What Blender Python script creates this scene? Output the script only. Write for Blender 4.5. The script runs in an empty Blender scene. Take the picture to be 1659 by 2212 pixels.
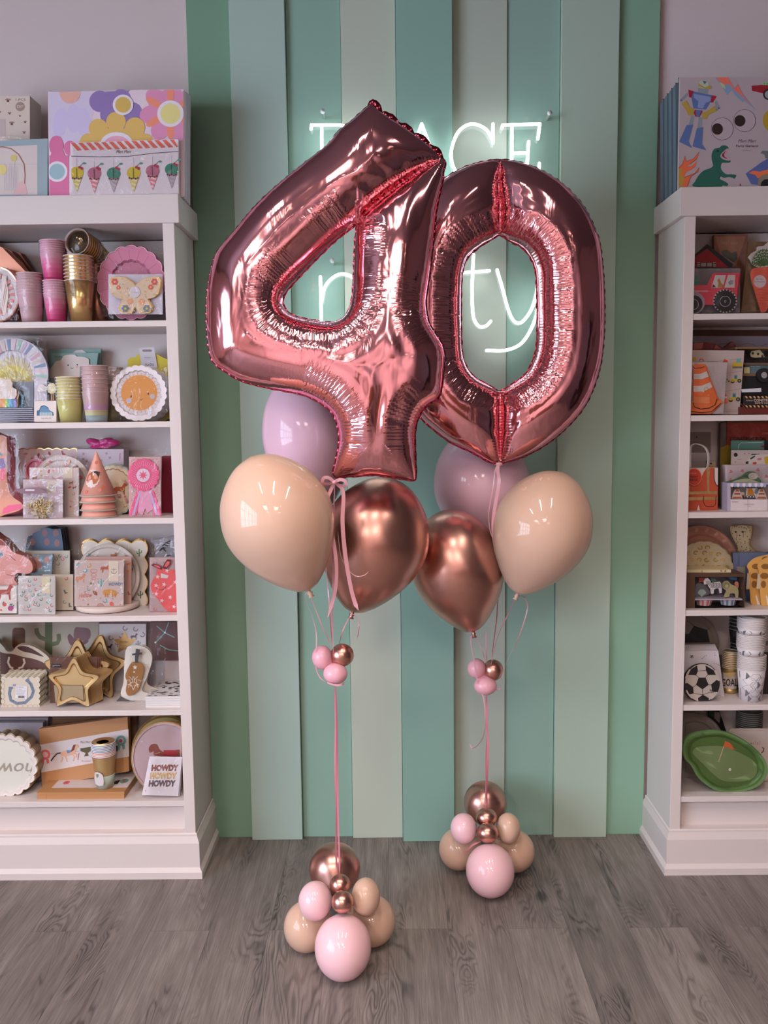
import bpy, bmesh, math, random
import numpy as np
from mathutils import Vector, Matrix
from mathutils.geometry import delaunay_2d_cdt, tessellate_polygon
random.seed(4); rng = np.random.RandomState(4)
sc = bpy.context.scene
COL = sc.collection
PI = math.pi
# ------------------------------------------------------------------ camera
H = 1.5; FP = 1882.43; PIT, ROL, YAW = .10641, .01125, -.00718
def ray(px, py):
    X = (px-829.5)/FP; U = (1106-py)/FP
    cr, sr = math.cos(ROL), math.sin(ROL); xx = X*cr+U*sr; u = -X*sr+U*cr
    cp, sp = math.cos(PIT), math.sin(PIT); y = cp+u*sp; z = -sp+u*cp
    cy, sy = math.cos(YAW), math.sin(YAW)
    return Vector((xx*cy+y*sy, -xx*sy+y*cy, z))
def at(px, py, Y):
    d = ray(px, py); t = Y/d.y
    return Vector((d.x*t, Y, H+d.z*t))
o0 = ray(829.5, 1106); ox = (ray(829.5+FP, 1106)-o0).normalized(); oz = -o0.normalized(); oy = oz.cross(ox)
cam = bpy.data.objects.new('camera', bpy.data.cameras.new('camera')); COL.objects.link(cam)
M = Matrix.Identity(4)
for i in range(3): M[i][0], M[i][1], M[i][2] = ox[i], oy[i], oz[i]
M.translation = (0, 0, H); cam.matrix_world = M
cam.data.sensor_fit = 'HORIZONTAL'; cam.data.sensor_width = 36; cam.data.lens = 36*FP/1659; cam.data.clip_start = .02
sc.camera = cam
# ------------------------------------------------------------------ materials
def lin(c):
    return tuple(((v/255/12.92) if v/255 <= .04045 else ((v/255+.055)/1.055)**2.4) for v in c[:3])+(1,)
MATS = {}
def mat(rgb, rough=.5, metal=0, coat=0, spec=.5, bump=0, bscale=200, emit=0, alpha=1, trans=0, sss=0, name=None):
    key = (tuple(rgb), rough, metal, coat, spec, bump, bscale, emit, alpha, trans, sss, name)
    if key in MATS: return MATS[key]
    m = bpy.data.materials.new(name or 'mat'); m.use_nodes = True
    nt = m.node_tree; b = nt.nodes['Principled BSDF']
    b.inputs['Base Color'].default_value = lin(rgb)
    b.inputs['Roughness'].default_value = rough; b.inputs['Metallic'].default_value = metal
    b.inputs['Coat Weight'].default_value = coat; b.inputs['Coat Roughness'].default_value = .04
    b.inputs['Specular IOR Level'].default_value = spec
    if emit: b.inputs['Emission Color'].default_value = lin(rgb); b.inputs['Emission Strength'].default_value = emit
    if alpha < 1: b.inputs['Alpha'].default_value = alpha
    if trans: b.inputs['Transmission Weight'].default_value = trans
    if sss:
        b.inputs['Subsurface Weight'].default_value = sss; b.inputs['Subsurface Radius'].default_value = (.02, .012, .01); b.inputs['Subsurface Scale'].default_value = 1
    # fine procedural variation
    n = nt.nodes.new('ShaderNodeTexNoise'); n.inputs['Scale'].default_value = bscale; n.inputs['Detail'].default_value = 2
    tc = nt.nodes.new('ShaderNodeTexCoord'); nt.links.new(tc.outputs['Object'], n.inputs['Vector'])
    if bump:
        bp = nt.nodes.new('ShaderNodeBump'); bp.inputs['Strength'].default_value = bump; bp.inputs['Distance'].default_value = .002
        nt.links.new(n.outputs['Fac'], bp.inputs['Height']); nt.links.new(bp.outputs['Normal'], b.inputs['Normal'])
    else:
        mr = nt.nodes.new('ShaderNodeMapRange'); mr.inputs['To Min'].default_value = max(0, rough-.04); mr.inputs['To Max'].default_value = min(1, rough+.04)
        nt.links.new(n.outputs['Fac'], mr.inputs['Value']); nt.links.new(mr.outputs['Result'], b.inputs['Roughness'])
    MATS[key] = m
    return m
def card(rgb, rough=.55): return mat(rgb, rough, name='printed_card')
def foilm(rgb, rough=.22): return mat(rgb, rough, 1, bump=.25, bscale=90, name='metal_foil')
def nodes_mat(name):
    m = bpy.data.materials.new(name); m.use_nodes = True
    return m, m.node_tree, m.node_tree.nodes['Principled BSDF']
class NT:
    def __init__(s, nt): s.nt = nt
    def n(s, typ, **kw):
        nd = s.nt.nodes.new('ShaderNode'+typ)
        for k, v in kw.items():
            if k in ('operation', 'blend_type', 'data_type', 'noise_dimensions', 'feature', 'interpolation_type', 'attribute_name', 'wave_type'): setattr(nd, k, v)
        return nd
    def l(s, a, b): s.nt.links.new(a, b)
    def m(s, op, a, b=None, c=None):
        nd = s.nt.nodes.new('ShaderNodeMath'); nd.operation = op
        for i, v in enumerate((a, b, c)):
            if v is None: continue
            if isinstance(v, (int, float)): nd.inputs[i].default_value = v
            else: s.nt.links.new(v, nd.inputs[i])
        return nd.outputs[0]
# clear film: mostly transparent with a glossy skin
def film_mat(strength=.35, tint=(255, 255, 255), rough=.08, base=.04, scale=14, name='clear_film'):
    key = ('film', strength, tint, rough, base, scale)
    if key in MATS: return MATS[key]
    m = bpy.data.materials.new(name); m.use_nodes = True; nt = m.node_tree; nt.nodes.clear(); N = NT(nt)
    tr = N.n('BsdfTransparent'); tr.inputs[0].default_value = lin(tint)
    gl = N.n('BsdfGlossy'); gl.inputs['Roughness'].default_value = rough; gl.inputs['Color'].default_value = (1, 1, 1, 1)
    fr = N.n('Fresnel'); fr.inputs[0].default_value = 1.45
    tc = N.n('TexCoord'); nz = N.n('TexNoise'); nz.inputs['Scale'].default_value = scale; nz.inputs['Detail'].default_value = 3; nz.inputs['Distortion'].default_value = 1.5
    N.l(tc.outputs['Object'], nz.inputs['Vector'])
    bp = N.n('Bump'); bp.inputs['Strength'].default_value = 1; bp.inputs['Distance'].default_value = .006
    N.l(nz.outputs['Fac'], bp.inputs['Height']); N.l(bp.outputs[0], gl.inputs['Normal'])
    f = N.m('MULTIPLY_ADD', fr.outputs[0], strength, base)
    mx = N.n('MixShader'); N.l(f, mx.inputs[0]); N.l(tr.outputs[0], mx.inputs[1]); N.l(gl.outputs[0], mx.inputs[2])
    o = N.n('OutputMaterial'); N.l(mx.outputs[0], o.inputs[0]); MATS[key] = m
    return m
FILM = film_mat(.5, base=.012, rough=.03, scale=18)
CLEAR = film_mat(.22, base=.006, scale=2, name='clear_acrylic')
# ------------------------------------------------------------------ mesh builder
def tris_of(P):
    t = [tuple(x) for x in tessellate_polygon([P])]; n = len(P)
    if n < 5: return t
    full = sum((P[i].cross(P[(i+1) % n]) for i in range(n)), Vector()).length/2
    got = sum((P[b]-P[a]).cross(P[c]-P[a]).length/2 for a, b, c in t)
    if abs(got-full) < .01*full: return t
    # self crossing or awkward outline: constrained Delaunay, keeping what lies inside
    N_ = Vector((0, 0, 0))
    for i in range(n): N_ += (P[i]-P[0]).cross(P[(i+1) % n]-P[0])
    N_ = N_.normalized() if N_.length else Vector((0, -1, 0))
    ux = N_.orthogonal().normalized(); uy = N_.cross(ux); c0 = P[0]
    Q = [Vector(((p-c0).dot(ux), (p-c0).dot(uy))) for p in P]
    s_ = 1/max(1e-6, max(q.length for q in Q)); Q = [q*s_ for q in Q]
    vo, eo, fo, ov, oe, of = delaunay_2d_cdt(Q, [(i, (i+1) % n) for i in range(n)], [], 0, 1e-5)
    idx = [min(range(n), key=lambda k: (Q[k]-v).length_squared) for v in vo]
    out = []
    for f in fo:
        cx = sum((vo[i].x for i in f))/len(f); cy = sum((vo[i].y for i in f))/len(f); w = 0
        for i in range(n):
            p, q = Q[i], Q[(i+1) % n]
            if (p.y > cy) != (q.y > cy) and cx < (q.x-p.x)*(cy-p.y)/(q.y-p.y)+p.x: w += 1 if q.y > p.y else -1
        if w:
            g_ = [idx[i] for i in f]
            if len(set(g_)) == 3: out.append(tuple(g_))
    return out or t
class MB:
    def __init__(s): s.v = []; s.f = []; s.m = []; s.mats = []; s.sm = []
    def mi(s, m):
        if m not in s.mats: s.mats.append(m)
        return s.mats.index(m)
    def add(s, vs, fs, m, smooth=False):
        b = len(s.v); s.v += [tuple(v) for v in vs]; k = s.mi(m)
        for f in fs: s.f.append([b+i for i in f]); s.m.append(k); s.sm.append(smooth)
        return s
    def box(s, lo, hi, m, mt=None):
        x0, y0, z0 = lo; x1, y1, z1 = hi
        vs = [(x0, y0, z0), (x1, y0, z0), (x1, y1, z0), (x0, y1, z0), (x0, y0, z1), (x1, y0, z1), (x1, y1, z1), (x0, y1, z1)]
        if mt is not None: vs = [mt @ Vector(v) for v in vs]
        return s.add(vs, [(0, 3, 2, 1), (4, 5, 6, 7), (0, 1, 5, 4), (1, 2, 6, 5), (2, 3, 7, 6), (3, 0, 4, 7)], m)
    def lathe(s, prof, m, mt=None, n=32, smooth=True, fn=None, caps=True):
        # prof: list of (r, z)
        vs = []; fs = []
        for (r, z) in prof:
            for k in range(n):
                a = 2*PI*k/n; rr = r*(fn(a) if fn else 1)
                vs.append(Vector((rr*math.cos(a), rr*math.sin(a), z)))
        if mt is not None: vs = [mt @ v for v in vs]
        for j in range(len(prof)-1):
            for k in range(n):
                k2 = (k+1) % n
                fs.append((j*n+k, j*n+k2, (j+1)*n+k2, (j+1)*n+k))
        if caps and prof[0][0] > 1e-6: fs.append(tuple(range(n))[::-1])
        if caps and prof[-1][0] > 1e-6: fs.append(tuple((len(prof)-1)*n+k for k in range(n)))
        return s.add(vs, fs, m, smooth)
    def tube(s, pts, r, m, n=8, closed=False, flat=None, smooth=True):
        # sweep; r number or list; flat=(w,t,up) makes a ribbon section
        pts = [Vector(p) for p in pts]; L = len(pts); vs = []; fs = []
        prev = None
        for i, p in enumerate(pts):
            a = pts[(i-1) % L] if (closed or i > 0) else p
            b = pts[(i+1) % L] if (closed or i < L-1) else p
            t = (b-a)
            t = t.normalized() if t.length > 1e-9 else Vector((0, 0, 1))
            up = Vector((0, 1, 0)) if prev is None else prev
            x = up-t*up.dot(t)
            if x.length < 1e-4: x = Vector((1, 0, 0))-t*t.x
            x.normalize(); y = t.cross(x); prev = x
            rr = r[i] if isinstance(r, (list, tuple)) else r
            for k in range(n):
                an = 2*PI*(k+.5)/n
                if flat:
                    w, th, tw = flat; ph = tw*i/max(1, L-1) if not callable(tw) else tw(i/max(1, L-1))
                    q = Vector((math.cos(an)*th*1.41, math.sin(an)*w*1.41*rr, 0))
                    c, s_ = math.cos(ph), math.sin(ph); q = Vector((q.x*c-q.y*s_, q.x*s_+q.y*c, 0))
                    vs.append(p+x*q.x+y*q.y)
                else: vs.append(p+x*math.cos(an)*rr+y*math.sin(an)*rr)
        for i in range(L if closed else L-1):
            j = (i+1) % L
            for k in range(n): fs.append((i*n+k, i*n+(k+1) % n, j*n+(k+1) % n, j*n+k))
        if not closed: fs.append(tuple(range(n))[::-1]); fs.append(tuple((L-1)*n+k for k in range(n)))
        return s.add(vs, fs, m, smooth)
    def ball(s, c, r, m, n=24, mt=None):
        rx, ry, rz = r if isinstance(r, (tuple, list)) else (r, r, r)
        prof = [(math.sin(PI*j/(n//2)), -math.cos(PI*j/(n//2))) for j in range(n//2+1)]
        prof[0] = (0, -1); prof[-1] = (0, 1)
        T = Matrix.Translation(c) @ (mt or Matrix.Identity(4)) @ Matrix.Diagonal((rx, ry, rz, 1))
        return s.lathe(prof, m, T, n)
    def poly(s, pts3, nrm, th, m, smooth=False):
        # extrude the 3D polygon back along nrm (pointing at viewer) by th
        pts3 = [Vector(p) for p in pts3]; n = len(pts3)
        tris = tris_of(pts3)
        back = [p-nrm*th for p in pts3]
        fs = []
        for t in tris:
            a, b, c = t
            nn = (pts3[b]-pts3[a]).cross(pts3[c]-pts3[a])
            if nn.dot(nrm) < 0: a, b, c = c, b, a
            fs.append((a, b, c))
            if th > 0: fs.append((c+n, b+n, a+n))
        if th > 0:
            area = sum((pts3[i].cross(pts3[(i+1) % n]) for i in range(n)), Vector()).dot(nrm)
            for i in range(n):
                j = (i+1) % n
                fs.append((i, i+n, j+n, j) if area > 0 else (j, j+n, i+n, i))
            return s.add(pts3+back, fs, m, smooth)
        return s.add(pts3, fs, m, smooth)
    def build(s, name, parent=None, origin=None, bevel=0):
        me = bpy.data.meshes.new(name)
        o_ = Vector(origin) if origin is not None else Vector((0, 0, 0))
        me.from_pydata([tuple(Vector(v)-o_) for v in s.v], [], s.f)
        for m in s.mats: me.materials.append(m)
        me.polygons.foreach_set('material_index', s.m); me.polygons.foreach_set('use_smooth', s.sm); me.update()
        ob = bpy.data.objects.new(name, me); COL.objects.link(ob)
        if parent is not None:
            ob.parent = parent; ob.location = o_-parent_loc(parent)
        else: ob.location = o_
        if bevel:
            md = ob.modifiers.new('b', 'BEVEL'); md.width = bevel; md.segments = 2; md.limit_method = 'ANGLE'; md.angle_limit = .7
            md.harden_normals = False
        return ob
def parent_loc(p):
    v = Vector(p.location)
    while p.parent: p = p.parent; v += Vector(p.location)
    return v
def tag(o, label, cat, group=None, kind=None):
    if label: o['label'] = label
    if cat: o['category'] = cat
    if group: o['group'] = group
    if kind: o['kind'] = kind
    return o
def thing(name, label, cat, loc, group=None):
    o = bpy.data.objects.new(name, None); COL.objects.link(o); o.location = loc; o.empty_display_size = .02
    return tag(o, label, cat, group)
def struct(o): o['kind'] = 'structure'; return o
def dup(root, delta, label=None, group=None):
    r = root.copy(); COL.objects.link(r); r.location = Vector(root.location)+Vector(delta)
    if label: r['label'] = label
    if group: r['group'] = group
    for ch in list(root.children):
        c = ch.copy(); COL.objects.link(c); c.parent = r
        for g in list(ch.children):
            d = g.copy(); COL.objects.link(d); d.parent = c
    return r
def spline(pts, n=8, closed=False):
    pts = [Vector(p) for p in pts]; L = len(pts); out = []
    for i in range(L if closed else L-1):
        p1 = pts[i]; p2 = pts[(i+1) % L]
        p0 = pts[(i-1) % L] if (closed or i > 0) else p1+(p1-p2)
        p3 = pts[(i+2) % L] if (closed or i < L-2) else p2+(p2-p1)
        for k in range(n):
            t = k/n; out.append(.5*((2*p1)+(p2-p0)*t+(2*p0-5*p1+4*p2-p3)*t*t+(3*p1-p0-3*p2+p3)*t**3))
    if not closed: out.append(pts[-1])
    return out
def sp2(pts, n=6, closed=True): return [(p.x, p.y) for p in spline([(a, b, 0) for a, b in pts], n, closed)]
# ================================================================== ROOM
YP = 3.010; YW = 3.03; CEIL = 3.15
def paint(rgb, bump=.12, rough=.6, scale=60): return mat(rgb, rough, bump=bump, bscale=scale, name='wall_paint')
WALLP = paint((232, 212, 210), scale=140)
XL, XR, YB = -3.4, 3.6, -5.0
struct(MB().box((XL-.1, YW, -.05), (XR+.1, YW+.1, CEIL+.1), WALLP).build('wall_front'))
WY0, WY1, WZ0, WZ1 = -2.6, 1.0, .5, 2.6          # shop window in the left wall
lw = MB()
lw.box((XL-.1, YB, -.05), (XL, WY0, CEIL+.1), WALLP); lw.box((XL-.1, WY1, -.05), (XL, YW, CEIL+.1), WALLP)
lw.box((XL-.1, WY0, -.05), (XL, WY1, WZ0), WALLP); lw.box((XL-.1, WY0, WZ1), (XL, WY1, CEIL+.1), WALLP)
struct(lw.build('wall_left'))
struct(MB().box((XR, YB, -.05), (XR+.1, YW, CEIL+.1), paint((112, 84, 74))).build('wall_right'))
CEILM = paint((118, 110, 110))
struct(MB().box((XL-.1, YB, CEIL), (XR+.1, YW, CEIL+.1), CEILM).build('ceiling'))
struct(MB().box((XL-.1, YB-.1, -.05), (XR+.1, YB, CEIL+.1), WALLP).build('wall_back'))
wf = MB(); FR = mat((70, 66, 64), .4, name='window_frame_paint')
for i in range(6):
    y = WY0+(WY1-WY0)*i/5; wf.box((XL-.07, y-.035, WZ0), (XL-.02, y+.035, WZ1), FR)
for i in range(4):
    z = WZ0+(WZ1-WZ0)*i/3; wf.box((XL-.07, WY0, z-.03), (XL-.02, WY1, z+.03), FR)
struct(wf.build('window_1'))
# floor
fm, nt, bs = nodes_mat('grey_vinyl_plank'); N = NT(nt)
tc = N.n('TexCoord'); sx = N.n('SeparateXYZ'); N.l(tc.outputs['Object'], sx.inputs[0]); X, Yc = sx.outputs[0], sx.outputs[1]
u = N.m('DIVIDE', N.m('ADD', X, .018), .1765); iu = N.m('FLOOR', u); fu = N.m('FRACT', u)
par = N.m('MODULO', N.m('ABSOLUTE', iu), 2)
vv = N.m('DIVIDE', N.m('SUBTRACT', N.m('SUBTRACT', Yc, 2.43), N.m('MULTIPLY', par, .6)), 1.22); iv = N.m('FLOOR', vv); fv = N.m('FRACT', vv)
cb = N.n('CombineXYZ'); N.l(iu, cb.inputs[0]); N.l(iv, cb.inputs[1]); wn = N.n('TexWhiteNoise'); wn.noise_dimensions = '2D'; N.l(cb.outputs[0], wn.inputs['Vector'])
rnd = wn.outputs['Value']
def vec(a, b, c=0):
    q = N.n('CombineXYZ')
    for i, w in enumerate((a, b, c)):
        if isinstance(w, (int, float)): q.inputs[i].default_value = w
        else: N.l(w, q.inputs[i])
    return q.outputs[0]
def noise(v, sc_=1, det=4, dist=0, rough=.55):
    q = N.n('TexNoise'); q.inputs['Scale'].default_value = sc_; q.inputs['Detail'].default_value = det; q.inputs['Distortion'].default_value = dist; q.inputs['Roughness'].default_value = rough
    N.l(v, q.inputs['Vector']); return q.outputs['Fac']
ro = N.m('MULTIPLY', rnd, 37.)
warp = noise(vec(N.m('MULTIPLY', X, 5.), N.m('MULTIPLY_ADD', Yc, 1.3, ro), ro), 1, 3, .4)
rings = N.m('SINE', N.m('MULTIPLY', N.m('ADD', N.m('MULTIPLY', warp, 1.), N.m('MULTIPLY', X, .5)), 210.))
rings = N.m('POWER', N.m('MULTIPLY_ADD', rings, .5, .5), 2.2)
rmask = noise(vec(N.m('MULTIPLY', X, 9), N.m('MULTIPLY_ADD', Yc, 2.2, ro), ro), 1, 2, .5)
mrn = N.n('MapRange'); mrn.interpolation_type = 'SMOOTHSTEP'; mrn.inputs['From Min'].default_value = .47; mrn.inputs['From Max'].default_value = .66; N.l(rmask, mrn.inputs[0])
rings = N.m('MULTIPLY', rings, mrn.outputs[0])
fine = noise(vec(N.m('MULTIPLY', X, 300), N.m('MULTIPLY_ADD', Yc, 9, ro), 0), 1, 3, .2)
grain = noise(vec(N.m('MULTIPLY', X, 38), N.m('MULTIPLY_ADD', Yc, 2.4, ro), ro), 1, 6, .8)
blot = noise(vec(N.m('MULTIPLY', X, 6), N.m('MULTIPLY', Yc, 3.), ro), 1, 3, .3)
# knots
vo = N.n('TexVoronoi'); N.l(vec(N.m('MULTIPLY', X, 4.2), N.m('MULTIPLY', Yc, 2.1), ro), vo.inputs['Vector']); vo.inputs['Scale'].default_value = 1
kn = N.n('MapRange'); kn.interpolation_type = 'SMOOTHSTEP'; kn.inputs['From Min'].default_value = .02; kn.inputs['From Max'].default_value = .10; kn.inputs['To Min'].default_value = 1; kn.inputs['To Max'].default_value = 0; N.l(vo.outputs['Distance'], kn.inputs[0])
val = N.m('ADD', N.m('MULTIPLY', N.m('SUBTRACT', grain, .5), .62), N.m('MULTIPLY', N.m('SUBTRACT', fine, .5), .6))
val = N.m('ADD', val, N.m('MULTIPLY', N.m('SUBTRACT', blot, .5), .42))
val = N.m('SUBTRACT', val, N.m('MULTIPLY', rings, .30)); val = N.m('SUBTRACT', val, N.m('MULTIPLY', kn.outputs[0], .4))
val = N.m('ADD', val, N.m('MULTIPLY', N.m('SUBTRACT', rnd, .5), .16)); val = N.m('ADD', val, .53)
rp = N.n('ValToRGB'); cr_ = rp.color_ramp; cr_.elements[0].position = .05; cr_.elements[0].color = lin((62, 58, 57)); cr_.elements[1].position = .95; cr_.elements[1].color = lin((172, 158, 152))
e = cr_.elements.new(.5); e.color = lin((126, 114, 109)); N.l(val, rp.inputs[0])
sm_ = N.m('LESS_THAN', N.m('MINIMUM', fu, N.m('SUBTRACT', 1, fu)), .006); sm2 = N.m('LESS_THAN', N.m('MINIMUM', fv, N.m('SUBTRACT', 1, fv)), .0007)
seam = N.m('MAXIMUM', sm_, sm2)
mx = N.n('Mix', data_type='RGBA'); N.l(N.m('MULTIPLY', seam, .45), mx.inputs[0]); N.l(rp.outputs[0], mx.inputs[6]); mx.inputs[7].default_value = lin((60, 54, 52)); N.l(mx.outputs[2], bs.inputs['Base Color'])
bs.inputs['Roughness'].default_value = .5
bp = N.n('Bump'); bp.inputs['Strength'].default_value = .35; bp.inputs['Distance'].default_value = .002; N.l(val, bp.inputs['Height']); N.l(bp.outputs[0], bs.inputs['Normal'])
fl = MB(); fl.box((XL-.1, YB-.1, -.05), (XR+.1, YW+.05, 0), fm); struct(fl.build('floor'))
# striped wall boards
PX = [-.6549, -.5086, -.3267, -.1462, .0341, .217, .3995, .5739, .7622, .9]
PY = [3.008, 2.987, 3.008, 2.996, 2.966, 3.001, 3.008, 2.987, 3.008]
PC = [(132, 168, 142), (182, 204, 192), (152, 186, 168), (200, 206, 188), (148, 184, 168), (188, 196, 180), (152, 184, 168), (182, 200, 182), (144, 182, 156)]
PN = ['mid green recessed board at the left end of the striped wall', 'pale mint raised board, second from the left end', 'sage board left of the cream one behind the left balloon string',
      'cream board behind the lower half of the left balloon string', 'most raised teal green board in the middle of the stripes', 'greyish cream recessed board behind the right balloon string',
      'grey green board to the right of the right balloon string', 'pale sage raised board, second from the right end', 'mid green recessed board at the right end of the striped wall']
for i in range(9):
    e0, e1 = PX[i]+(.0006 if i else 0), PX[i+1]-.0006
    if i == 0: e0 = -.652
    b_ = MB().box((e0, PY[i], 0.0), (e1, YW, CEIL), paint(PC[i], .1, .55, 25)).build('wall_board', bevel=.0015)
    tag(b_, PN[i]+', painted vertical', 'wall board', 'painted boards of the striped feature wall')
    b_['label'] = PN[i]
# ------------------------------------------------------------------ lights
def area(name, loc, rot, sx, sy, power, col, spread=None):
    l = bpy.data.lights.new(name, 'AREA'); l.shape = 'RECTANGLE'; l.size = sx; l.size_y = sy; l.energy = power; l.color = col
    if spread: l.spread = spread
    o = bpy.data.objects.new(name, l); COL.objects.link(o); o.location = loc; o.rotation_euler = rot; return o
area('window_daylight', (XL-.13, (WY0+WY1)/2, (WZ0+WZ1)/2), (PI/2, 0, -PI/2), WY1-WY0, WZ1-WZ0, 290, (.66, .80, 1))
WARM = (1, .86, .72)
LED = bpy.data.materials.new('warm_tube'); LED.use_nodes = True
b_ = LED.node_tree.nodes['Principled BSDF']; b_.inputs['Emission Color'].default_value = (1, .84, .70, 1); b_.inputs['Emission Strength'].default_value = 3
HOUS = mat((225, 225, 222), .5, name='fixture_white')
LED2 = LED.copy(); LED2.node_tree.nodes['Principled BSDF'].inputs['Emission Strength'].default_value = 3
for k, (x, y0) in enumerate([(-1.1, .3), (-.15, .3), (.8, .3), (-1.5, -2.6), (.1, -2.6), (-1.5, -4.5), (.9, -4.5)]):  # rear panels are unseen, added to brighten the back wall and reflections
    t = thing('ceiling_light', ['long warm linear light on the ceiling in front of the display', 'unseen ceiling panel added at the back of the shop for fill light'][k > 2], 'ceiling light', (x, y0+.6, CEIL), 'linear ceiling lights')
    hw = .035 if k < 3 else .3
    MB().box((x-hw-.015, y0, CEIL-.05), (x+hw+.015, y0+1.2, CEIL), HOUS).build('housing', t)
    MB().box((x-hw, y0+.02, CEIL-.062), (x+hw, y0+1.18, CEIL-.05), LED if k < 3 else LED2).build('diffuser', t)
for x, y, sy, pw in [(-1.1, .9, 1.2, 15), (-.15, .9, 1.2, 15), (.8, .9, 1.2, 10), (-1.5, -2, 1.2, 60), (.1, -2, 1.2, 60), (-1.5, -3.9, 1.2, 38), (.9, -3.9, 1.2, 38)]:   # added area lamps below the fixtures; narrowed spread keeps the wall top dark
    area('added_downlight', (x, y, CEIL-.068), (0, 0, 0), .07 if y > 0 else .6, sy, pw, (1, .87, .80), 2.3 if y > 0 else 2.7)
SPOT = bpy.data.materials.new('warm_bulb'); SPOT.use_nodes = True
b_ = SPOT.node_tree.nodes['Principled BSDF']; b_.inputs['Emission Color'].default_value = (1, .8, .6, 1); b_.inputs['Emission Strength'].default_value = 30
for x, y in [(-.7, -.6), (-.1, -.9), (.5, -.6), (1.4, -.9), (-1.5, -.9)]:
    t = thing('spotlight', 'small warm bulb lamp hanging from the ceiling behind the camera', 'lamp', (x, y, CEIL), 'ceiling spot lamps')
    MB().lathe([(.004, CEIL), (.004, CEIL-.25)], FR, Matrix.Translation((x, y, 0)), 8).build('cord', t)
    MB().lathe([(.02, CEIL-.25), (.06, CEIL-.33), (.056, CEIL-.33), (.018, CEIL-.255)], FR, Matrix.Translation((x, y, 0)), 20).build('lamp_shade', t)
    MB().ball((x, y, CEIL-.315), .035, SPOT, 16).build('bulb', t)
# invented furniture behind the camera, added for reflections; the cabinet also blocks light
cnt = MB().box((-.6, -3.4, 0), (1.8, -2.8, 1.0), mat((120, 84, 60), .5, name='counter_wood')).build('added_counter', bevel=.01); tag(cnt, 'unseen wooden counter added behind the viewer for its reflections', 'counter')
dk = MB().box((2.9, -2.5, 0), (3.55, 1.2, 2.1), mat((60, 50, 52), .5, name='added_dark_blocker')).build('added_dark_blocker', bevel=.01); tag(dk, 'unseen tall dark cabinet added at the right wall to block light', 'cabinet')
# world: faint
w = bpy.data.worlds.new('w'); sc.world = w; w.use_nodes = True; w.node_tree.nodes['Background'].inputs[0].default_value = (.6, .7, .9, 1); w.node_tree.nodes['Background'].inputs[1].default_value = .3
sc.view_settings.view_transform = 'Standard'; sc.view_settings.look = 'None'; sc.view_settings.gamma = 1; sc.view_settings.exposure = -0.08
# ================================================================== CABINETS
CABW = mat((230, 214, 210), .42, bump=.05, bscale=120, name='cabinet_white')
ZS = [1.8118, 1.500, 1.1951, .880, .567, .2585]; TH = .0185
def cabinet(side):
    s = -1 if side == 'left' else 1
    xi, xs, xc, xb = ((-.6881, -.6524, -.636, -.6314) if s < 0 else (.9413, .907, .8914, .8868))
    far = -1.62 if s < 0 else 1.84
    fi = far-s*.036
    def B(a, b, y0, y1, z0, z1, mb): mb.box((min(a, b), y0, z0), (max(a, b), y1, z1), CABW); return mb
    t = thing('display_cabinet', ('tall white open shelving cabinet on the left of the striped wall' if s < 0 else 'tall white open shelving cabinet on the right of the striped wall'), 'cabinet', ((xs+far)/2, 2.87, 0), 'white display cabinets')
    B(xi, xs, 2.7417, 3.0, .10, 2.1037, MB()).build('side_panel', t, bevel=.0015)
    B(fi, far, 2.7417, 3.0, .10, 2.1037, MB()).build('side_panel', t, bevel=.0015)
    B(xi, fi, 2.99, 3.005, .10, 2.1, MB()).build('back_panel', t)
    B(xc, far+s*.016, 2.7382, 3.0078, 2.1037, 2.1891, MB()).build('cornice', t, bevel=.0015)
    for z in ZS: B(xi, fi, 2.745, 2.99, z-TH, z, MB()).build('shelf', t, bevel=.001)
    B(xi, fi, 2.772, 2.79, .1, .245, MB()).build('kick_board', t)
    # moulded base, swept round the exposed side
    prof = [(0, 0), (.0, .028), (.008, .040), (.012, .122), (.016, .135), (.0165, .148), (.0205, .152), (.0205, .10)]
    mb = MB(); Yf = 2.7215
    for mirror in (0, 1):
        vs = []; fs = []
        pf = [(0, 0), (0, .022), (.0085, .036), (.0085, .118), (.016, .140), (.0163, .146), (.02, .150)]
        for (d, z) in pf:
            if not mirror:
                vs += [(far+s*.02, Yf+d, z), (xb+s*d, Yf+d, z)]
            else: vs += [(xb+s*d, Yf+d, z), (xb+s*d, 3.0078, z)]
        for j in range(len(pf)-1):
            a = 2*j; q = (a, a+1, a+3, a+2)
            fs.append(q)
        mb.add(vs, fs, CABW)
    mb.box((min(xs, far), 2.7417, .0), (max(xs, far), 3.0, .10), CABW)
    # top ledge
    mb.box((min(xs, far), 2.7412, .1485), (max(xs, far), 2.79, .1499), CABW)
    mb.build('base_moulding', t)
    return t
cabinet('left'); cabinet('right')

sc.cycles.use_adaptive_sampling = True; sc.cycles.use_light_tree = False; sc.cycles.adaptive_threshold = .05; sc.cycles.adaptive_min_samples = 16; sc.cycles.max_bounces = 5; sc.cycles.diffuse_bounces = 2; sc.cycles.glossy_bounces = 4; sc.cycles.transparent_max_bounces = 10; sc.cycles.transmission_bounces = 4
sc.cycles.caustics_reflective = False; sc.cycles.caustics_refractive = False
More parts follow.
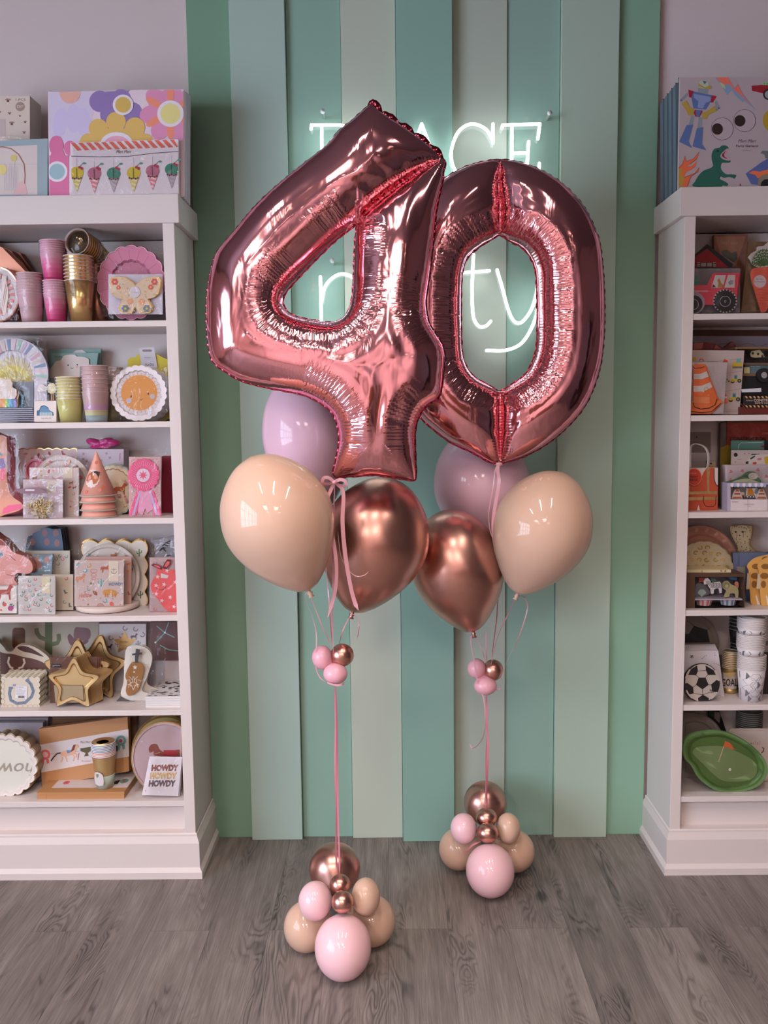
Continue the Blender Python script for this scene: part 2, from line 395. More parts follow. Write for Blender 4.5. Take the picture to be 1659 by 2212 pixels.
# ================================================================== FOIL NUMBER BALLOONS
def np_at(P, Y):
    P = np.asarray(P, float); X = (P[:, 0]-829.5)/FP; U = (1106-P[:, 1])/FP
    cr, sr = math.cos(ROL), math.sin(ROL); xx = X*cr+U*sr; u = -X*sr+U*cr
    cp, sp = math.cos(PIT), math.sin(PIT); y = cp+u*sp; z = -sp+u*cp
    cy, sy = math.cos(YAW), math.sin(YAW); wx = xx*cy+y*sy; wy = -xx*sy+y*cy
    t = Y/wy; return np.stack([wx*t, np.full(len(P), Y), H+z*t], 1)
def resample(pts, step):
    P = np.array(pts, float); Q = np.vstack([P, P[:1]]); d = np.r_[0, np.cumsum(np.hypot(*np.diff(Q, axis=0).T))]
    n = int(d[-1]/step); s = np.linspace(0, d[-1], n, endpoint=False)
    return np.stack([np.interp(s, d, Q[:, 0]), np.interp(s, d, Q[:, 1])], 1), s
def inside(P, loops):
    ins = np.zeros(len(P), bool)
    for L in loops:
        A = L; B = np.roll(L, -1, 0)
        for c in range(0, len(P), 20000):
            p = P[c:c+20000]
            for a, b in zip(A, B):
                if a[1] == b[1]: continue
                cnd = (a[1] > p[:, 1]) != (b[1] > p[:, 1])
                xi = (b[0]-a[0])*(p[:, 1]-a[1])/(b[1]-a[1])+a[0]
                ins[c:c+20000] ^= cnd & (p[:, 0] < xi)
    return ins
def sstep(a, b, x):
    t = np.clip((x-a)/(b-a), 0, 1); return t*t*(3-2*t)
def foil_mat():
    m, nt, bs = nodes_mat('rose_gold_foil'); N = NT(nt)
    bs.inputs['Base Color'].default_value = lin((240, 166, 174)); bs.inputs['Metallic'].default_value = 1; bs.inputs['Roughness'].default_value = .11; bs.inputs['Specular Tint'].default_value = (1, .72, .92, 1)
    s = N.n('Attribute', attribute_name='rs').outputs['Fac']; a = N.n('Attribute', attribute_name='amp').outputs['Fac']; dd = N.n('Attribute', attribute_name='rd').outputs['Fac']
    tc = N.n('TexCoord')
    nz = N.n('TexNoise'); nz.inputs['Scale'].default_value = 22; N.l(tc.outputs['Object'], nz.inputs['Vector'])
    sn = N.m('SINE', N.m('ADD', N.m('MULTIPLY', s, 2*PI/6.2), N.m('MULTIPLY', nz.outputs['Fac'], 1.6)))
    # a few sharp long creases
    cx = N.m('FRACT', N.m('ADD', N.m('DIVIDE', s, 46.), N.m('MULTIPLY', nz.outputs['Fac'], .35)))
    cr = N.m('POWER', N.m('ABSOLUTE', N.m('MULTIPLY_ADD', cx, 2, -1)), 14.)
    n2 = N.n('TexNoise'); n2.inputs['Scale'].default_value = 7; n2.inputs['Detail'].default_value = 2; n2.inputs['Distortion'].default_value = 1.2
    mp = N.n('Mapping'); mp.inputs['Scale'].default_value = (2.2, 1, .9); mp.inputs['Rotation'].default_value = (0, .6, 0); N.l(tc.outputs['Object'], mp.inputs[0]); N.l(mp.outputs[0], n2.inputs['Vector'])
    hgt = N.m('ADD', N.m('MULTIPLY', N.m('MULTIPLY', sn, a), .00022), N.m('MULTIPLY', N.m('MULTIPLY', cr, a), -.0008))
    hgt = N.m('ADD', hgt, N.m('MULTIPLY', n2.outputs['Fac'], .0016))
    bp = N.n('Bump'); bp.inputs['Strength'].default_value = 1; bp.inputs['Distance'].default_value = 1; N.l(hgt, bp.inputs['Height']); N.l(bp.outputs[0], bs.inputs['Normal'])
    return m
FOIL = foil_mat()
def foil(name, label, group, outer, holes, slits, Y, ky=.85, hole_amp=.0, G=3.0, seam_mask=None, extra=None):
    mpp = Y/FP*1.0
    loops = []; S = []; amps = []
    allp = []
    for li, L in enumerate([outer]+holes):
        pts = sp2(L, 8); P, s = resample(pts, 3.2)
        area = .5*np.sum(P[:, 0]*np.roll(P[:, 1], -1)-np.roll(P[:, 0], -1)*P[:, 1])
        if (area < 0) != (li > 0): P = P[::-1].copy()          # material always on the same side
        T = np.roll(P, -3, 0)-np.roll(P, 3, 0); ang = np.unwrap(np.arctan2(T[:, 1], T[:, 0]))
        w = 16; turn = np.array([((np.roll(ang, -w)-np.roll(ang, w))[i]) for i in range(len(P))])
        turn = (turn+PI) % (2*PI)-PI
        am = sstep(.12, .75, -turn)
        am = np.convolve(np.r_[am[-20:], am, am[:20]], np.ones(21)/21, 'same')[20:-20]
        if li > 0: am = np.maximum(am, hole_amp)
        loops.append(P); S.append(s[:len(P)]); amps.append(am)
    BP = np.vstack(loops); BS = np.hstack([s+977*i for i, s in enumerate(S)]); BA = np.hstack(amps)
    nrm = []
    for P in loops:
        T = np.roll(P, -1, 0)-np.roll(P, 1, 0); T /= np.maximum(1e-9, np.hypot(T[:, 0], T[:, 1]))[:, None]; nrm.append(np.stack([-T[:, 1], T[:, 0]], 1))
    NR = np.vstack(nrm)
    if not inside(loops[0][:1]+nrm[0][:1]*1.5, loops)[0]: NR = -NR
    # Poisson inflate
    x0, y0 = loops[0].min(0)-6; x1, y1 = loops[0].max(0)+6
    nx, ny = int((x1-x0)/G)+1, int((y1-y0)/G)+1
    gx, gy = np.meshgrid(x0+np.arange(nx)*G, y0+np.arange(ny)*G)
    GP = np.stack([gx.ravel(), gy.ravel()], 1); mask = inside(GP, loops).reshape(ny, nx)
    SL = []
    for sl in slits:
        q = np.array(sp2(sl, 12, False)); d = np.r_[0, np.cumsum(np.hypot(*np.diff(q, axis=0).T))]; t = np.arange(0, d[-1], 2.)
        SL.append(np.stack([np.interp(t, d, q[:, 0]), np.interp(t, d, q[:, 1])], 1))
    SLP = np.vstack(SL) if SL else np.zeros((0, 2))
    for p in SLP:
        j, i = int(round((p[1]-y0)/G)), int(round((p[0]-x0)/G))
        if 0 <= j < ny and 0 <= i < nx: mask[j, i] = False
    def A(v):
        V = np.where(mask, v, 0); r = 4*V; r[1:] -= V[:-1]; r[:-1] -= V[1:]; r[:, 1:] -= V[:, :-1]; r[:, :-1] -= V[:, 1:]
        return np.where(mask, r, 0)
    b = np.where(mask, G*G, 0.); u = np.zeros_like(b); r = b-A(u); p = r.copy(); rs = (r*r).sum()
    for it in range(600):
        Ap = A(p); al = rs/(p*Ap).sum(); u += al*p; r -= al*Ap; rn = (r*r).sum()
        if rn < 1e-6*G**4*mask.sum(): break
        p = r+rn/rs*p; rs = rn
    def samp(P):
        fx = np.clip((P[:, 0]-x0)/G, 0, nx-1.001); fy = np.clip((P[:, 1]-y0)/G, 0, ny-1.001); i = fx.astype(int); j = fy.astype(int); a = fx-i; c = fy-j
        return u[j, i]*(1-a)*(1-c)+u[j, i+1]*a*(1-c)+u[j+1, i]*(1-a)*c+u[j+1, i+1]*a*c
    # points
    def near(P, Q):
        idx = np.zeros(len(P), int); dm = np.zeros(len(P))
        for c in range(0, len(P), 2000):
            D = ((P[c:c+2000, None, :]-Q[None])**2).sum(2); k = D.argmin(1); idx[c:c+2000] = k; dm[c:c+2000] = np.sqrt(D[np.arange(len(k)), k])
        return idx, dm
    pts = [BP]
    for d in (.7, 1.9, 3.8, 6.6):
        R = BP+NR*d; _, dd = near(R, BP); R = R[(dd > d*.86)]; pts.append(R[inside(R, loops)])
    g2x, g2y = np.meshgrid(np.arange(x0, x1, 3.6), np.arange(y0, y1, 3.6)); GG = np.stack([g2x.ravel(), g2y.ravel()], 1)
    GG = GG[inside(GG, loops)]; _, dd = near(GG, BP); GG = GG[dd > 8.5]
    if len(SLP):
        _, ds = near(GG, SLP); GG = GG[ds > 5]
        for sl in SL:
            T = np.gradient(sl, axis=0); T /= np.hypot(T[:, 0], T[:, 1])[:, None]; Nn = np.stack([-T[:, 1], T[:, 0]], 1)
            for d in (0, -1.3, 1.3, -3.4, 3.4):
                q = sl+Nn*d; q = q[inside(q, loops)]; _, dq = near(q, BP); pts.append(q[dq > 1.2])
    pts.append(GG); P = np.vstack(pts); nb = len(BP)
    edges = []; o_ = 0
    for L in loops:
        n = len(L); edges += [(o_+i, o_+(i+1) % n) for i in range(n)]; o_ += n
    vo, eo, fo, ov, oe, of = delaunay_2d_cdt([Vector((a, c)) for a, c in P], edges, [], 0, 1e-4)
    V = np.array([(v.x, v.y) for v in vo]); F = np.array([f for f in fo if len(f) == 3])
    cen = V[F].mean(1); F = F[inside(cen, loops)]
    used = np.zeros(len(V), bool); used[F.ravel()] = True; remap = np.cumsum(used)-1; V = V[used]; F = remap[F]
    k, d = near(V, BP); uu = samp(V); b = BP[k]; dirv = (V-b)/np.maximum(d, 1e-6)[:, None]
    lowm = d < 8
    pin = b+dirv*8; pin[d < .3] = (b+NR[k]*8)[d < .3]
    u9 = samp(pin); a_ = (u9+32)/8; ul = a_*d-d*d/2; uu = np.where(lowm, np.maximum(ul, 0), uu)
    h = np.sqrt(2*np.maximum(uu, 0)); hpx = h.copy()
    h = ky*h
    cap = 88.; h = np.where(h > cap*.7, cap*.7+(1-np.exp(-(h-cap*.7)/(cap*.3)))*cap*.3, h)
    t = d/np.maximum(hpx, 1e-3)
    amp = BA[k]*sstep(1.0, .74, t)*sstep(.0, 5, d)*sstep(82, 50, d); s = BS[k]
    if len(SLP):
        ks, ds = near(V, SLP); sa = sstep(26, 6, ds)*.8; s = np.where(sa > amp, ks*2.+300, s); amp = np.maximum(amp, sa)
    # coarse folds in the geometry
    fold = np.abs(((s/46.+.35*np.sin(s/61.)) % 1)*2-1)**6
    rip = np.sin(s*2*PI/12.4)*.22
    h = h-(fold*2.4+rip)*amp*sstep(0, 12, h)
    wob = (np.sin(V[:, 0]/31.+V[:, 1]/47.+1)*np.sin(V[:, 1]/39.-V[:, 0]/83.)+.5*np.sin((V[:, 0]*1.7-V[:, 1])/29.))*.4
    h = h+.75*np.sin(d/7.2+.6*np.sin(s/70.))*sstep(10, 28, d)*(1-amp)+(extra(V) if extra else 0)
    h = np.maximum(h+wob*sstep(8, 40, h), 0)
    W = np_at(V, Y); hm = h*mpp
    front = W.copy(); front[:, 1] -= hm; back = W.copy(); back[:, 1] += hm
    ctr = Vector(W.mean(0)); n = len(V)
    me = bpy.data.meshes.new(name)
    # orient
    f0 = F[0]; cr = np.cross(W[f0[1]]-W[f0[0]], W[f0[2]]-W[f0[0]])
    Ff = F if cr[1] < 0 else F[:, ::-1]
    allf = np.vstack([Ff, Ff[:, ::-1]+n])
    me.from_pydata([tuple(v) for v in np.vstack([front, back])-np.array(ctr)], [], allf.tolist())
    me.polygons.foreach_set('use_smooth', [True]*len(allf)); me.materials.append(FOIL)
    for nm, arr in (('rs', s), ('amp', amp), ('rd', d)):
        at_ = me.attributes.new(nm, 'FLOAT', 'POINT'); at_.data.foreach_set('value', np.r_[arr, arr].astype(np.float32))
    root = thing(name, label, 'balloon', ctr, group)
    ob = bpy.data.objects.new('foil_body', me); COL.objects.link(ob); ob.parent = root
    # welded seam, a thin crimped flange standing out round the edge
    SEAM = mat((186, 70, 88), .16, 1, name='foil_seam')
    sb = MB(); o_ = 0
    for li, L in enumerate(loops):
        m_ = len(L); NL = NR[o_:o_+m_]; sarr = S[li]; o_ += m_
        wd = 2.2+.9*np.abs(np.sin(sarr*PI/30.)) if li == 0 else 2.2+.6*np.sin(sarr*PI/13.)
        if li == 0 and seam_mask is not None: wd = wd+seam_mask(L)*(9.*np.abs(np.sin(sarr*PI/42.))**.6)
        for sgn in (1,):
            O = np_at(L-NL*wd[:, None], Y); I = np_at(L+NL*1.5, Y)
            O[:, 1] += np.sin(sarr*2*PI/17.)*2.2*mpp; th = .0006
            vs = []; fs = []
            for i in range(m_): vs += [I[i]-[0, th, 0], O[i]-[0, th, 0], O[i]+[0, th, 0], I[i]+[0, th, 0]]
            for i in range(m_):
                j = (i+1) % m_
                for q in range(3): fs.append((4*i+q, 4*i+q+1, 4*j+q+1, 4*j+q))
            sb.add(vs, fs, SEAM, True)
    sb.build('seam', root, ctr)
    return root
Y4, Y0_ = 2.26, 2.63
out4 = [(794, 231), (805, 224), (822, 243), (858, 267), (893, 291), (926, 315), (947, 335), (961, 350), (958, 371), (956, 390), (951, 412), (946, 436), (942, 458), (938, 504), (932, 555), (926, 605), (921, 640), (920, 660), (926, 696), (940, 721), (956, 748), (960, 775), (957, 809), (953, 842), (945, 860), (926, 873), (910, 890), (899, 917), (896, 945), (897, 990), (898, 1028), (892, 1037), (859, 1033), (808, 1026), (757, 1029), (722, 1027), (726, 994), (733, 957), (731, 925), (719, 893), (690, 869), (656, 853), (614, 844), (572, 836), (521, 822), (488, 803), (464, 785), (454, 762), (449, 724), (447, 673), (450, 622), (460, 572), (471, 544), (504, 504), (555, 443), (606, 396), (656, 355), (707, 315), (731, 285), (761, 261)]
hole4 = [(769, 488), (767, 521), (764, 588), (761, 639), (752, 673), (734, 692), (707, 696), (656, 688), (629, 679), (614, 663), (612, 646), (623, 625), (673, 571), (724, 521), (751, 500)]
foil('foil_number_balloon', 'large metallic rose pink number 4 foil balloon, in front and on the left', 'foil number balloons', out4, [hole4],
     [[(769, 486), (800, 452), (846, 414), (893, 380), (930, 356), (950, 347)]], Y4, seam_mask=lambda L: sstep(790, 812, L[:, 0])*sstep(350, 330, L[:, 1]),
     extra=lambda V: 2.4*np.sin((V[:, 0]-828+.12*(V[:, 1]-880))/7.)*np.exp(-((V[:, 0]-822)/42)**2-((V[:, 1]-900)/110)**2)+1.6*np.sin((V[:, 0]*.55+V[:, 1]*.3)/6.)*np.exp(-((V[:, 0]-855)/40)**2-((V[:, 1]-790)/50)**2))
out0 = [(1080, 346), (1120, 351), (1165, 367), (1212, 396), (1253, 437), (1274, 472), (1286, 500), (1295, 527), (1302, 589), (1305, 668), (1302, 747), (1291, 810), (1266, 871), (1228, 919), (1180, 959), (1133, 985), (1098, 996), (1079, 1001), (1057, 997), (1016, 975), (975, 956), (937, 928), (905, 897), (880, 850), (866, 800), (858, 740), (855, 668), (858, 600), (868, 540), (888, 485), (918, 432), (956, 390), (1000, 364), (1040, 351)]
hole0 = [(1079, 508), (1101, 521), (1127, 535), (1146, 557), (1157, 587), (1160, 640), (1160, 731), (1152, 776), (1133, 810), (1101, 833), (1080, 845), (1057, 833), (1023, 813), (1004, 785), (997, 747), (996, 640), (999, 589), (1010, 557), (1038, 532), (1063, 517)]
foil('foil_number_balloon', 'large metallic rose pink number 0 foil balloon, behind and to the right of the 4', 'foil number balloons', out0, [hole0],
     [[(1080, 350), (1078, 400), (1079, 450), (1079, 506)], [(1080, 847), (1079, 900), (1080, 950), (1080, 994)]], Y0_, ky=.8, hole_amp=.85)
# ================================================================== LATEX BALLOONS
def latex(rgb): return mat(rgb, .45, 0, coat=.6, spec=.2, name='latex')
PEACH, PINKB, PALEP = latex((224, 182, 158)), latex((250, 200, 216)), latex((255, 202, 208))
CHROME = mat((216, 160, 146), .3, 1, bump=.02, bscale=30, name='chrome_latex')
PROF = [(0, 0), (.17, .012), (.34, .035), (.5, .075), (.68, .14), (.84, .225), (.95, .33), (1., .43), (.985, .53), (.91, .63), (.77, .74), (.58, .84), (.41, .912), (.28, .956), (.18, .982), (.08, .995), (.035, 1.0)]
def balloon(label, crown, knot, wpx, Y, m, group='large floating latex balloons', dy=0):
    a = at(*crown, Y+dy); b = at(*knot, Y-dy); ax = (b-a); L = ax.length; ax.normalize(); r = wpx/2*Y/FP
    q = ax.to_track_quat('Z', 'Y').to_matrix().to_4x4(); T = Matrix.Translation(a) @ q
    root = thing('latex_balloon', label, 'balloon', b, group)
    pf = [(p.x, p.y) for p in spline([(u_*r, v_*L, 0) for u_, v_ in PROF], 4)]; pf[0] = (0, 0)
    MB().lathe(pf, m, T, 64).build('balloon_body', root, b)
    k = MB(); k.lathe([(.035*r, L-.002), (.03*r, L+.004), (.055*r, L+.008), (.03*r, L+.013), (.06*r, L+.019), (.02*r, L+.02), (0, L+.018)], m, T, 16); k.build('knot', root, b)
    return root
balloon('large peach latex balloon at the far left, hanging below the tip of the 4', (542, 986), (667, 1275), 244, 2.22, PEACH)
balloon('large pale pink latex balloon half hidden behind the foot of the 4', (640, 800), (692, 1110), 192, 2.52, PINKB)
balloon('large shiny copper balloon tied right under the foot of the 4', (850, 1033), (762, 1322), 236, 2.44, CHROME)
balloon('shiny copper balloon hanging lower, left of the right balloon string', (958, 1102), (1022, 1364), 204, 2.62, CHROME)
balloon('large pale pink latex balloon half hidden behind the foot of the 0', (1024, 920), (1060, 1195), 208, 2.815, PINKB)
balloon('large peach latex balloon at the far right, below the 0', (1216, 1020), (1118, 1282), 214, 2.54, PEACH)
def egg(label, c, rx, ry, Y, m, toward=None, group='', ryd=None, name='latex_balloon'):
    ctr = at(c[0], c[1], Y); s = Y/FP; ex, ez = rx*s, ry*s; ey = ryd if ryd else (ex+ez)/2
    root_m = MB().ball(ctr, (ex, ey, ez), m, 40)
    if toward is not None:
        d = (Vector(toward)-ctr).normalized(); nv = []
        for v in root_m.v:
            v = Vector(v); q = v-ctr; k_ = q.normalized().dot(d)
            if k_ > .6: q *= 1+.22*((k_-.6)/.4)**2; q2 = d*q.dot(d); q = q2+(q-q2)*(1-.25*((k_-.6)/.4))
            nv.append(tuple(ctr+q))
        root_m.v = nv
    o = root_m.build(name, None, ctr); tag(o, label, 'balloon', group); return o
K1 = at(738, 1962, 2.335); K2 = at(1053, 1812, 2.735)
g = 'small balloons tied into the floor weights'
egg('big round pale pink balloon at the very front on the floor', (740.7, 2046), 65, 72.5, 2.217, PALEP, K1, g)
egg('peach balloon low on the left of the front floor cluster', (663, 2001), 53, 56, 2.34, PEACH, K1, g)
egg('peach balloon low on the right of the front floor cluster', (803, 1989), 54, 56, 2.365, PEACH, K1, g)
egg('larger shiny rose gold balloon at the back of the front floor cluster', (723, 1876), 58, 57, 2.46, CHROME, K1, g)
egg('pale pink medium balloon, upper left of the front floor cluster', (681, 1946), 38.5, 43, 2.275, PALEP, K1, g)
egg('peach medium balloon, upper right of the front floor cluster', (790, 1937), 33, 42, 2.29, PEACH, K1, g)
egg('tiny shiny rose gold balloon, upper of two in the front floor cluster', (734.5, 1911), 24, 23, 2.30, CHROME, K1, g)
egg('tiny shiny rose gold balloon, lower of two in the front floor cluster', (739.6, 1948), 25, 24, 2.235, CHROME, K1, g)
egg('big pale pink balloon at the front of the rear floor cluster', (1058.7, 1880.5), 55, 59, 2.616, PALEP, K2, g)
egg('peach balloon low on the left of the rear floor cluster', (991, 1834), 45, 46, 2.765, PEACH, K2, g)
egg('peach balloon low on the right of the rear floor cluster', (1110, 1838), 47, 47, 2.75, PEACH, K2, g)
egg('larger shiny rose gold balloon at the back of the rear floor cluster', (1048, 1734), 48, 48, 2.86, CHROME, K2, g)
egg('pale pink medium balloon, upper left of the rear floor cluster', (1001.5, 1790), 30, 34, 2.675, PALEP, K2, g)
egg('peach medium balloon, upper right of the rear floor cluster', (1098, 1789), 27, 34, 2.69, PEACH, K2, g)
egg('tiny shiny rose gold balloon, upper of two in the rear floor cluster', (1051, 1766), 24, 21, 2.70, CHROME, K2, g)
egg('tiny shiny rose gold balloon, lower of two in the rear floor cluster', (1053, 1799), 24.5, 22, 2.65, CHROME, K2, g)
g = 'mini balloons tied along the strings'
YA, YBb = 2.33, 2.73
egg('mini pink balloon on the left of the left string cluster', (696, 1420), 23, 27, YA, latex((250, 182, 194)), at(722, 1432, YA), g)
egg('mini rose gold balloon of the left string cluster', (739, 1415), 26, 25.5, YA, CHROME, at(722, 1432, YA), g)
egg('mini pink balloon at the bottom of the left string cluster', (724.5, 1455), 27, 24, YA-.02, latex((250, 182, 194)), at(722, 1435, YA), g)
egg('mini pink balloon on the left of the right string cluster', (1030, 1444), 21, 22, YBb, latex((250, 182, 194)), at(1048, 1455, YBb), g)
egg('mini rose gold balloon of the right string cluster', (1065, 1447.5), 23, 23.5, YBb, CHROME, at(1048, 1455, YBb), g)
egg('mini pink balloon at the bottom of the right string cluster', (1048.5, 1481), 25.5, 21, YBb-.02, latex((250, 182, 194)), at(1048, 1455, YBb), g)
# ================================================================== RIBBONS
RIB = mat((232, 168, 178), .32, 0, coat=.3, name='satin_ribbon'); RIB2 = mat((214, 128, 144), .32, coat=.3, name='satin_ribbon_deep')
def ribbon(label, pts, Y, wpx, m=RIB, tw=0, group='curling ribbons under the balloons', name='ribbon', parent=None):
    P = [at(p[0], p[1], p[2] if len(p) > 2 else Y) for p in pts]; P = spline(P, 8); w = wpx/2*Y/FP
    mb = MB(); mb.tube(P, [min(1, .25+i/6) if i < 6 else (max(.2, (len(P)-i)/7) if len(P)-i < 6 else 1) for i in range(len(P))], m, 4, flat=(w, .00025, (lambda t: PI/4*0+tw*math.sin(t*PI*2))), smooth=False)
    if parent: return mb.build(name, parent, P[0])
    o = mb.build(name, None, P[0]); return tag(o, label, 'ribbon', group)
g2 = 'long ribbons down to the floor weights'
ribbon('long pink ribbon from the left mini balloons down to the front weight', [(723, 1478), (725, 1560), (724, 1650), (727, 1750), (726, 1850), (731, 1893)], 2.33, 4.2, RIB2, .5, g2)
ribbon('long pink ribbon from the left mini balloons down to the front weight', [(725, 1478), (727.5, 1560), (728.5, 1650), (730, 1750), (733, 1850), (734, 1893)], 2.325, 4, RIB2, -.5, g2)
ribbon('long pink ribbon from the right mini balloons down to the rear weight', [(1052, 1500), (1052, 1560), (1054, 1610), (1052, 1680), (1051, 1720), (1054, 1750)], 2.72, 5, RIB2, .7, g2)
ribbon('long pink ribbon from the right mini balloons down to the rear weight', [(1050, 1502), (1053, 1570), (1050, 1640), (1050, 1700), (1048, 1730), (1049, 1750)], 2.725, 3, RIB2, -.4, g2)
ribbon('thin pink ribbon strand hanging from the far left peach balloon, left one', [(668, 1278, 2.29), (660, 1284), (664, 1305), (675, 1334), (683, 1366), (683, 1404), (682, 1440), (690, 1462), (704, 1474)], 2.31, 2.4, RIB, .8)
ribbon('thin pink ribbon strand hanging from the far left peach balloon, right one', [(669, 1278), (676, 1302), (684, 1322), (698, 1358), (710, 1382), (716, 1400)], 2.32, 2.4, RIB, .8)
ribbon('thin pink ribbon strand rising behind the left string cluster', [(704, 1215, 2.36), (706, 1250, 2.36), (711, 1300), (715, 1362), (719, 1400)], 2.34, 3.2, RIB, .8)
ribbon('straight pink ribbon from the foot of the 4 to the left mini balloons', [(723, 1045, 2.25), (720, 1150, 2.26), (720, 1250, 2.3), (718, 1330), (720, 1410)], 2.31, 3.6, RIB, .5)
ribbon('thin pink ribbon strand hanging from the copper balloon under the 4', [(759, 1326, 2.4), (750, 1342, 2.38), (740, 1364), (733, 1390), (729, 1410)], 2.35, 3, RIB, .8)
ribbon('short curled pink ribbon end at the knot of the copper balloon under the 4', [(761, 1326, 2.4), (772, 1334), (776, 1350), (774, 1368), (771, 1383)], 2.39, 2.6, RIB, 1.)
ribbon('thin curled ribbon end lying against the copper balloon under the 4', [(730, 1150), (736, 1200), (750, 1228), (768, 1244), (786, 1243), (797, 1234)], 2.245, 1.7, RIB, .8)
ribbon('thin pink ribbon strand hanging from the lower copper balloon, reaching below the mini balloons', [(1022, 1368, 2.68), (1017, 1380), (1019, 1400), (1025, 1432), (1032, 1475), (1044, 1506), (1049, 1555), (1044, 1590), (1032, 1609), (1020, 1616), (1014, 1604)], 2.69, 3, RIB, .9)
ribbon('thin pink ribbon strand from the lower copper balloon to the right mini balloons', [(1025, 1368, 2.68), (1034, 1388), (1043, 1410), (1050, 1436)], 2.7, 2, RIB, .6)
ribbon('short pale ribbon strand standing above the right mini balloons', [(1050, 1362), (1050, 1385), (1051, 1415), (1051, 1436)], 2.73, 3.2, RIB, .4)
ribbon('thin pink ribbon strand passing behind the lower copper balloon', [(1078, 1225, 2.6), (1076, 1280, 2.62), (1073, 1335), (1066, 1390), (1062, 1432)], 2.7, 2.4, RIB2, .5)
ribbon('thin pink ribbon strand from the far right peach balloon, straight one', [(1117, 1286, 2.6), (1110, 1298, 2.62), (1095, 1332), (1080, 1362), (1068, 1400), (1061, 1436)], 2.66, 2.4, RIB, .8)
ribbon('thin pink ribbon strand from the far right peach balloon, looping out to the right', [(1119, 1286, 2.6), (1132, 1290), (1139, 1305), (1138, 1322), (1128, 1355), (1115, 1390), (1103, 1412), (1090, 1440), (1083, 1464), (1074, 1476)], 2.65, 2.4, RIB, 1.)
ribbon('short ribbon end sticking out at the bottom of the right mini balloons', [(1052, 1500, 2.7), (1062, 1492, 2.7), (1076, 1489, 2.7), (1083, 1487, 2.7)], 2.7, 3, RIB2, .5)
ribbon('short ribbon end on the left of the rear floor cluster', [(1038, 1818, 2.64), (1022, 1825, 2.64), (1010, 1836, 2.64), (998, 1842, 2.64)], 2.64, 3.5, RIB2, .3)
ribbon('ribbon tied round the lowest mini pink balloon of the left string', [(706, 1474, 2.29), (716, 1478, 2.28), (728, 1480, 2.275), (740, 1479, 2.28), (744, 1474, 2.3)], 2.28, 4.5, RIB, .3)
# satin bow on the foot of the 4
bow = thing('satin_bow', 'pale pink satin bow with two long tails, tied at the foot of the 4', 'bow', at(722, 1041, 2.215))
for pts in ([(722, 1041), (710, 1032), (699, 1033), (697, 1043), (708, 1046), (722, 1043)], [(722, 1041), (735, 1036), (746, 1040), (747, 1050), (735, 1048), (722, 1043)]):
    P = spline([at(a, c, 2.215-.006*math.sin(i)) for i, (a, c) in enumerate(pts)], 8)
    MB().tube(P, 1, RIB, 4, flat=(.0042, .0003, 0), smooth=False).build('loop', bow, P[0])
MB().ball(at(722, 1042, 2.208), (.006, .004, .005), RIB, 12).build('knot', bow, at(722, 1042, 2.208))
ribbon('', [(722, 1044), (714, 1060), (709, 1078), (712, 1120), (722, 1180), (727, 1225), (725, 1270), (718, 1300), (708, 1333)], 2.225, 8, RIB, .45, name='tail', parent=bow)
ribbon('', [(725, 1045), (738, 1054), (742, 1075), (740, 1130), (746, 1200), (757, 1265), (766, 1300), (774, 1318)], 2.222, 9, RIB, .4, name='tail', parent=bow)
bow = thing('satin_bow', 'small pale pink ribbon knot with long tails, tied at the foot of the 0', 'bow', at(1077, 1003, 2.62))
MB().ball(at(1078, 1003, 2.615), (.011, .004, .006), RIB, 12).build('knot', bow, at(1078, 1003, 2.615))
ribbon('', [(1078, 1003), (1075, 1015), (1078, 1042), (1070, 1090), (1065, 1132), (1069, 1175), (1081, 1208), (1093, 1227)], 2.535, 7.5, RIB, .4, name='tail', parent=bow)
ribbon('', [(1074, 1003), (1069, 1020), (1064, 1060), (1056, 1104), (1058, 1141), (1066, 1170)], 2.545, 2.5, RIB, .5, name='tail', parent=bow)
# ================================================================== NEON SIGN
NEON = bpy.data.materials.new('white_neon'); NEON.use_nodes = True
b_ = NEON.node_tree.nodes['Principled BSDF']; b_.inputs['Base Color'].default_value = (.9, .95, .95, 1); b_.inputs['Emission Color'].default_value = (.88, .97, 1, 1); b_.inputs['Emission Strength'].default_value = 7
YN = 2.93
def neon(title, letters, panel):
    t = thing('neon_sign', title, 'neon sign', at(*panel[0], YN))
    ac = MB(); P = [at(a, c, YN+.014) for a, c in sp2(panel, 5)]
    ac.poly(P, Vector((0, -1, 0)), .004, CLEAR); ac.build('acrylic_panel', t, at(*panel[0], YN))
    for strokes in letters:
        mb = MB()
        for st in strokes:
            pp = [at(a, c, YN) for a, c in st]; pp = spline(pp, 6) if len(pp) > 2 else pp
            mb.tube(pp, .0050, NEON, 10); mb.ball(pp[0], .0050, NEON, 10); mb.ball(pp[-1], .0050, NEON, 10)
        mb.build('neon_letter', t, at(*strokes[0][0], YN))
    for x, y in (panel[1], panel[len(panel)//2]):
        MB().lathe([(.005, 0), (.005, .06), (.008, .061), (.008, .064), (0, .065)], HOUS, Matrix.Translation(at(x, y, YN+.075)) @ Matrix.Rotation(PI/2, 4, 'X'), 12).build('standoff', t, at(x, y, YN))
    w_ = [at(*q, YN+.006) for q in panel[2:5]]
    return t
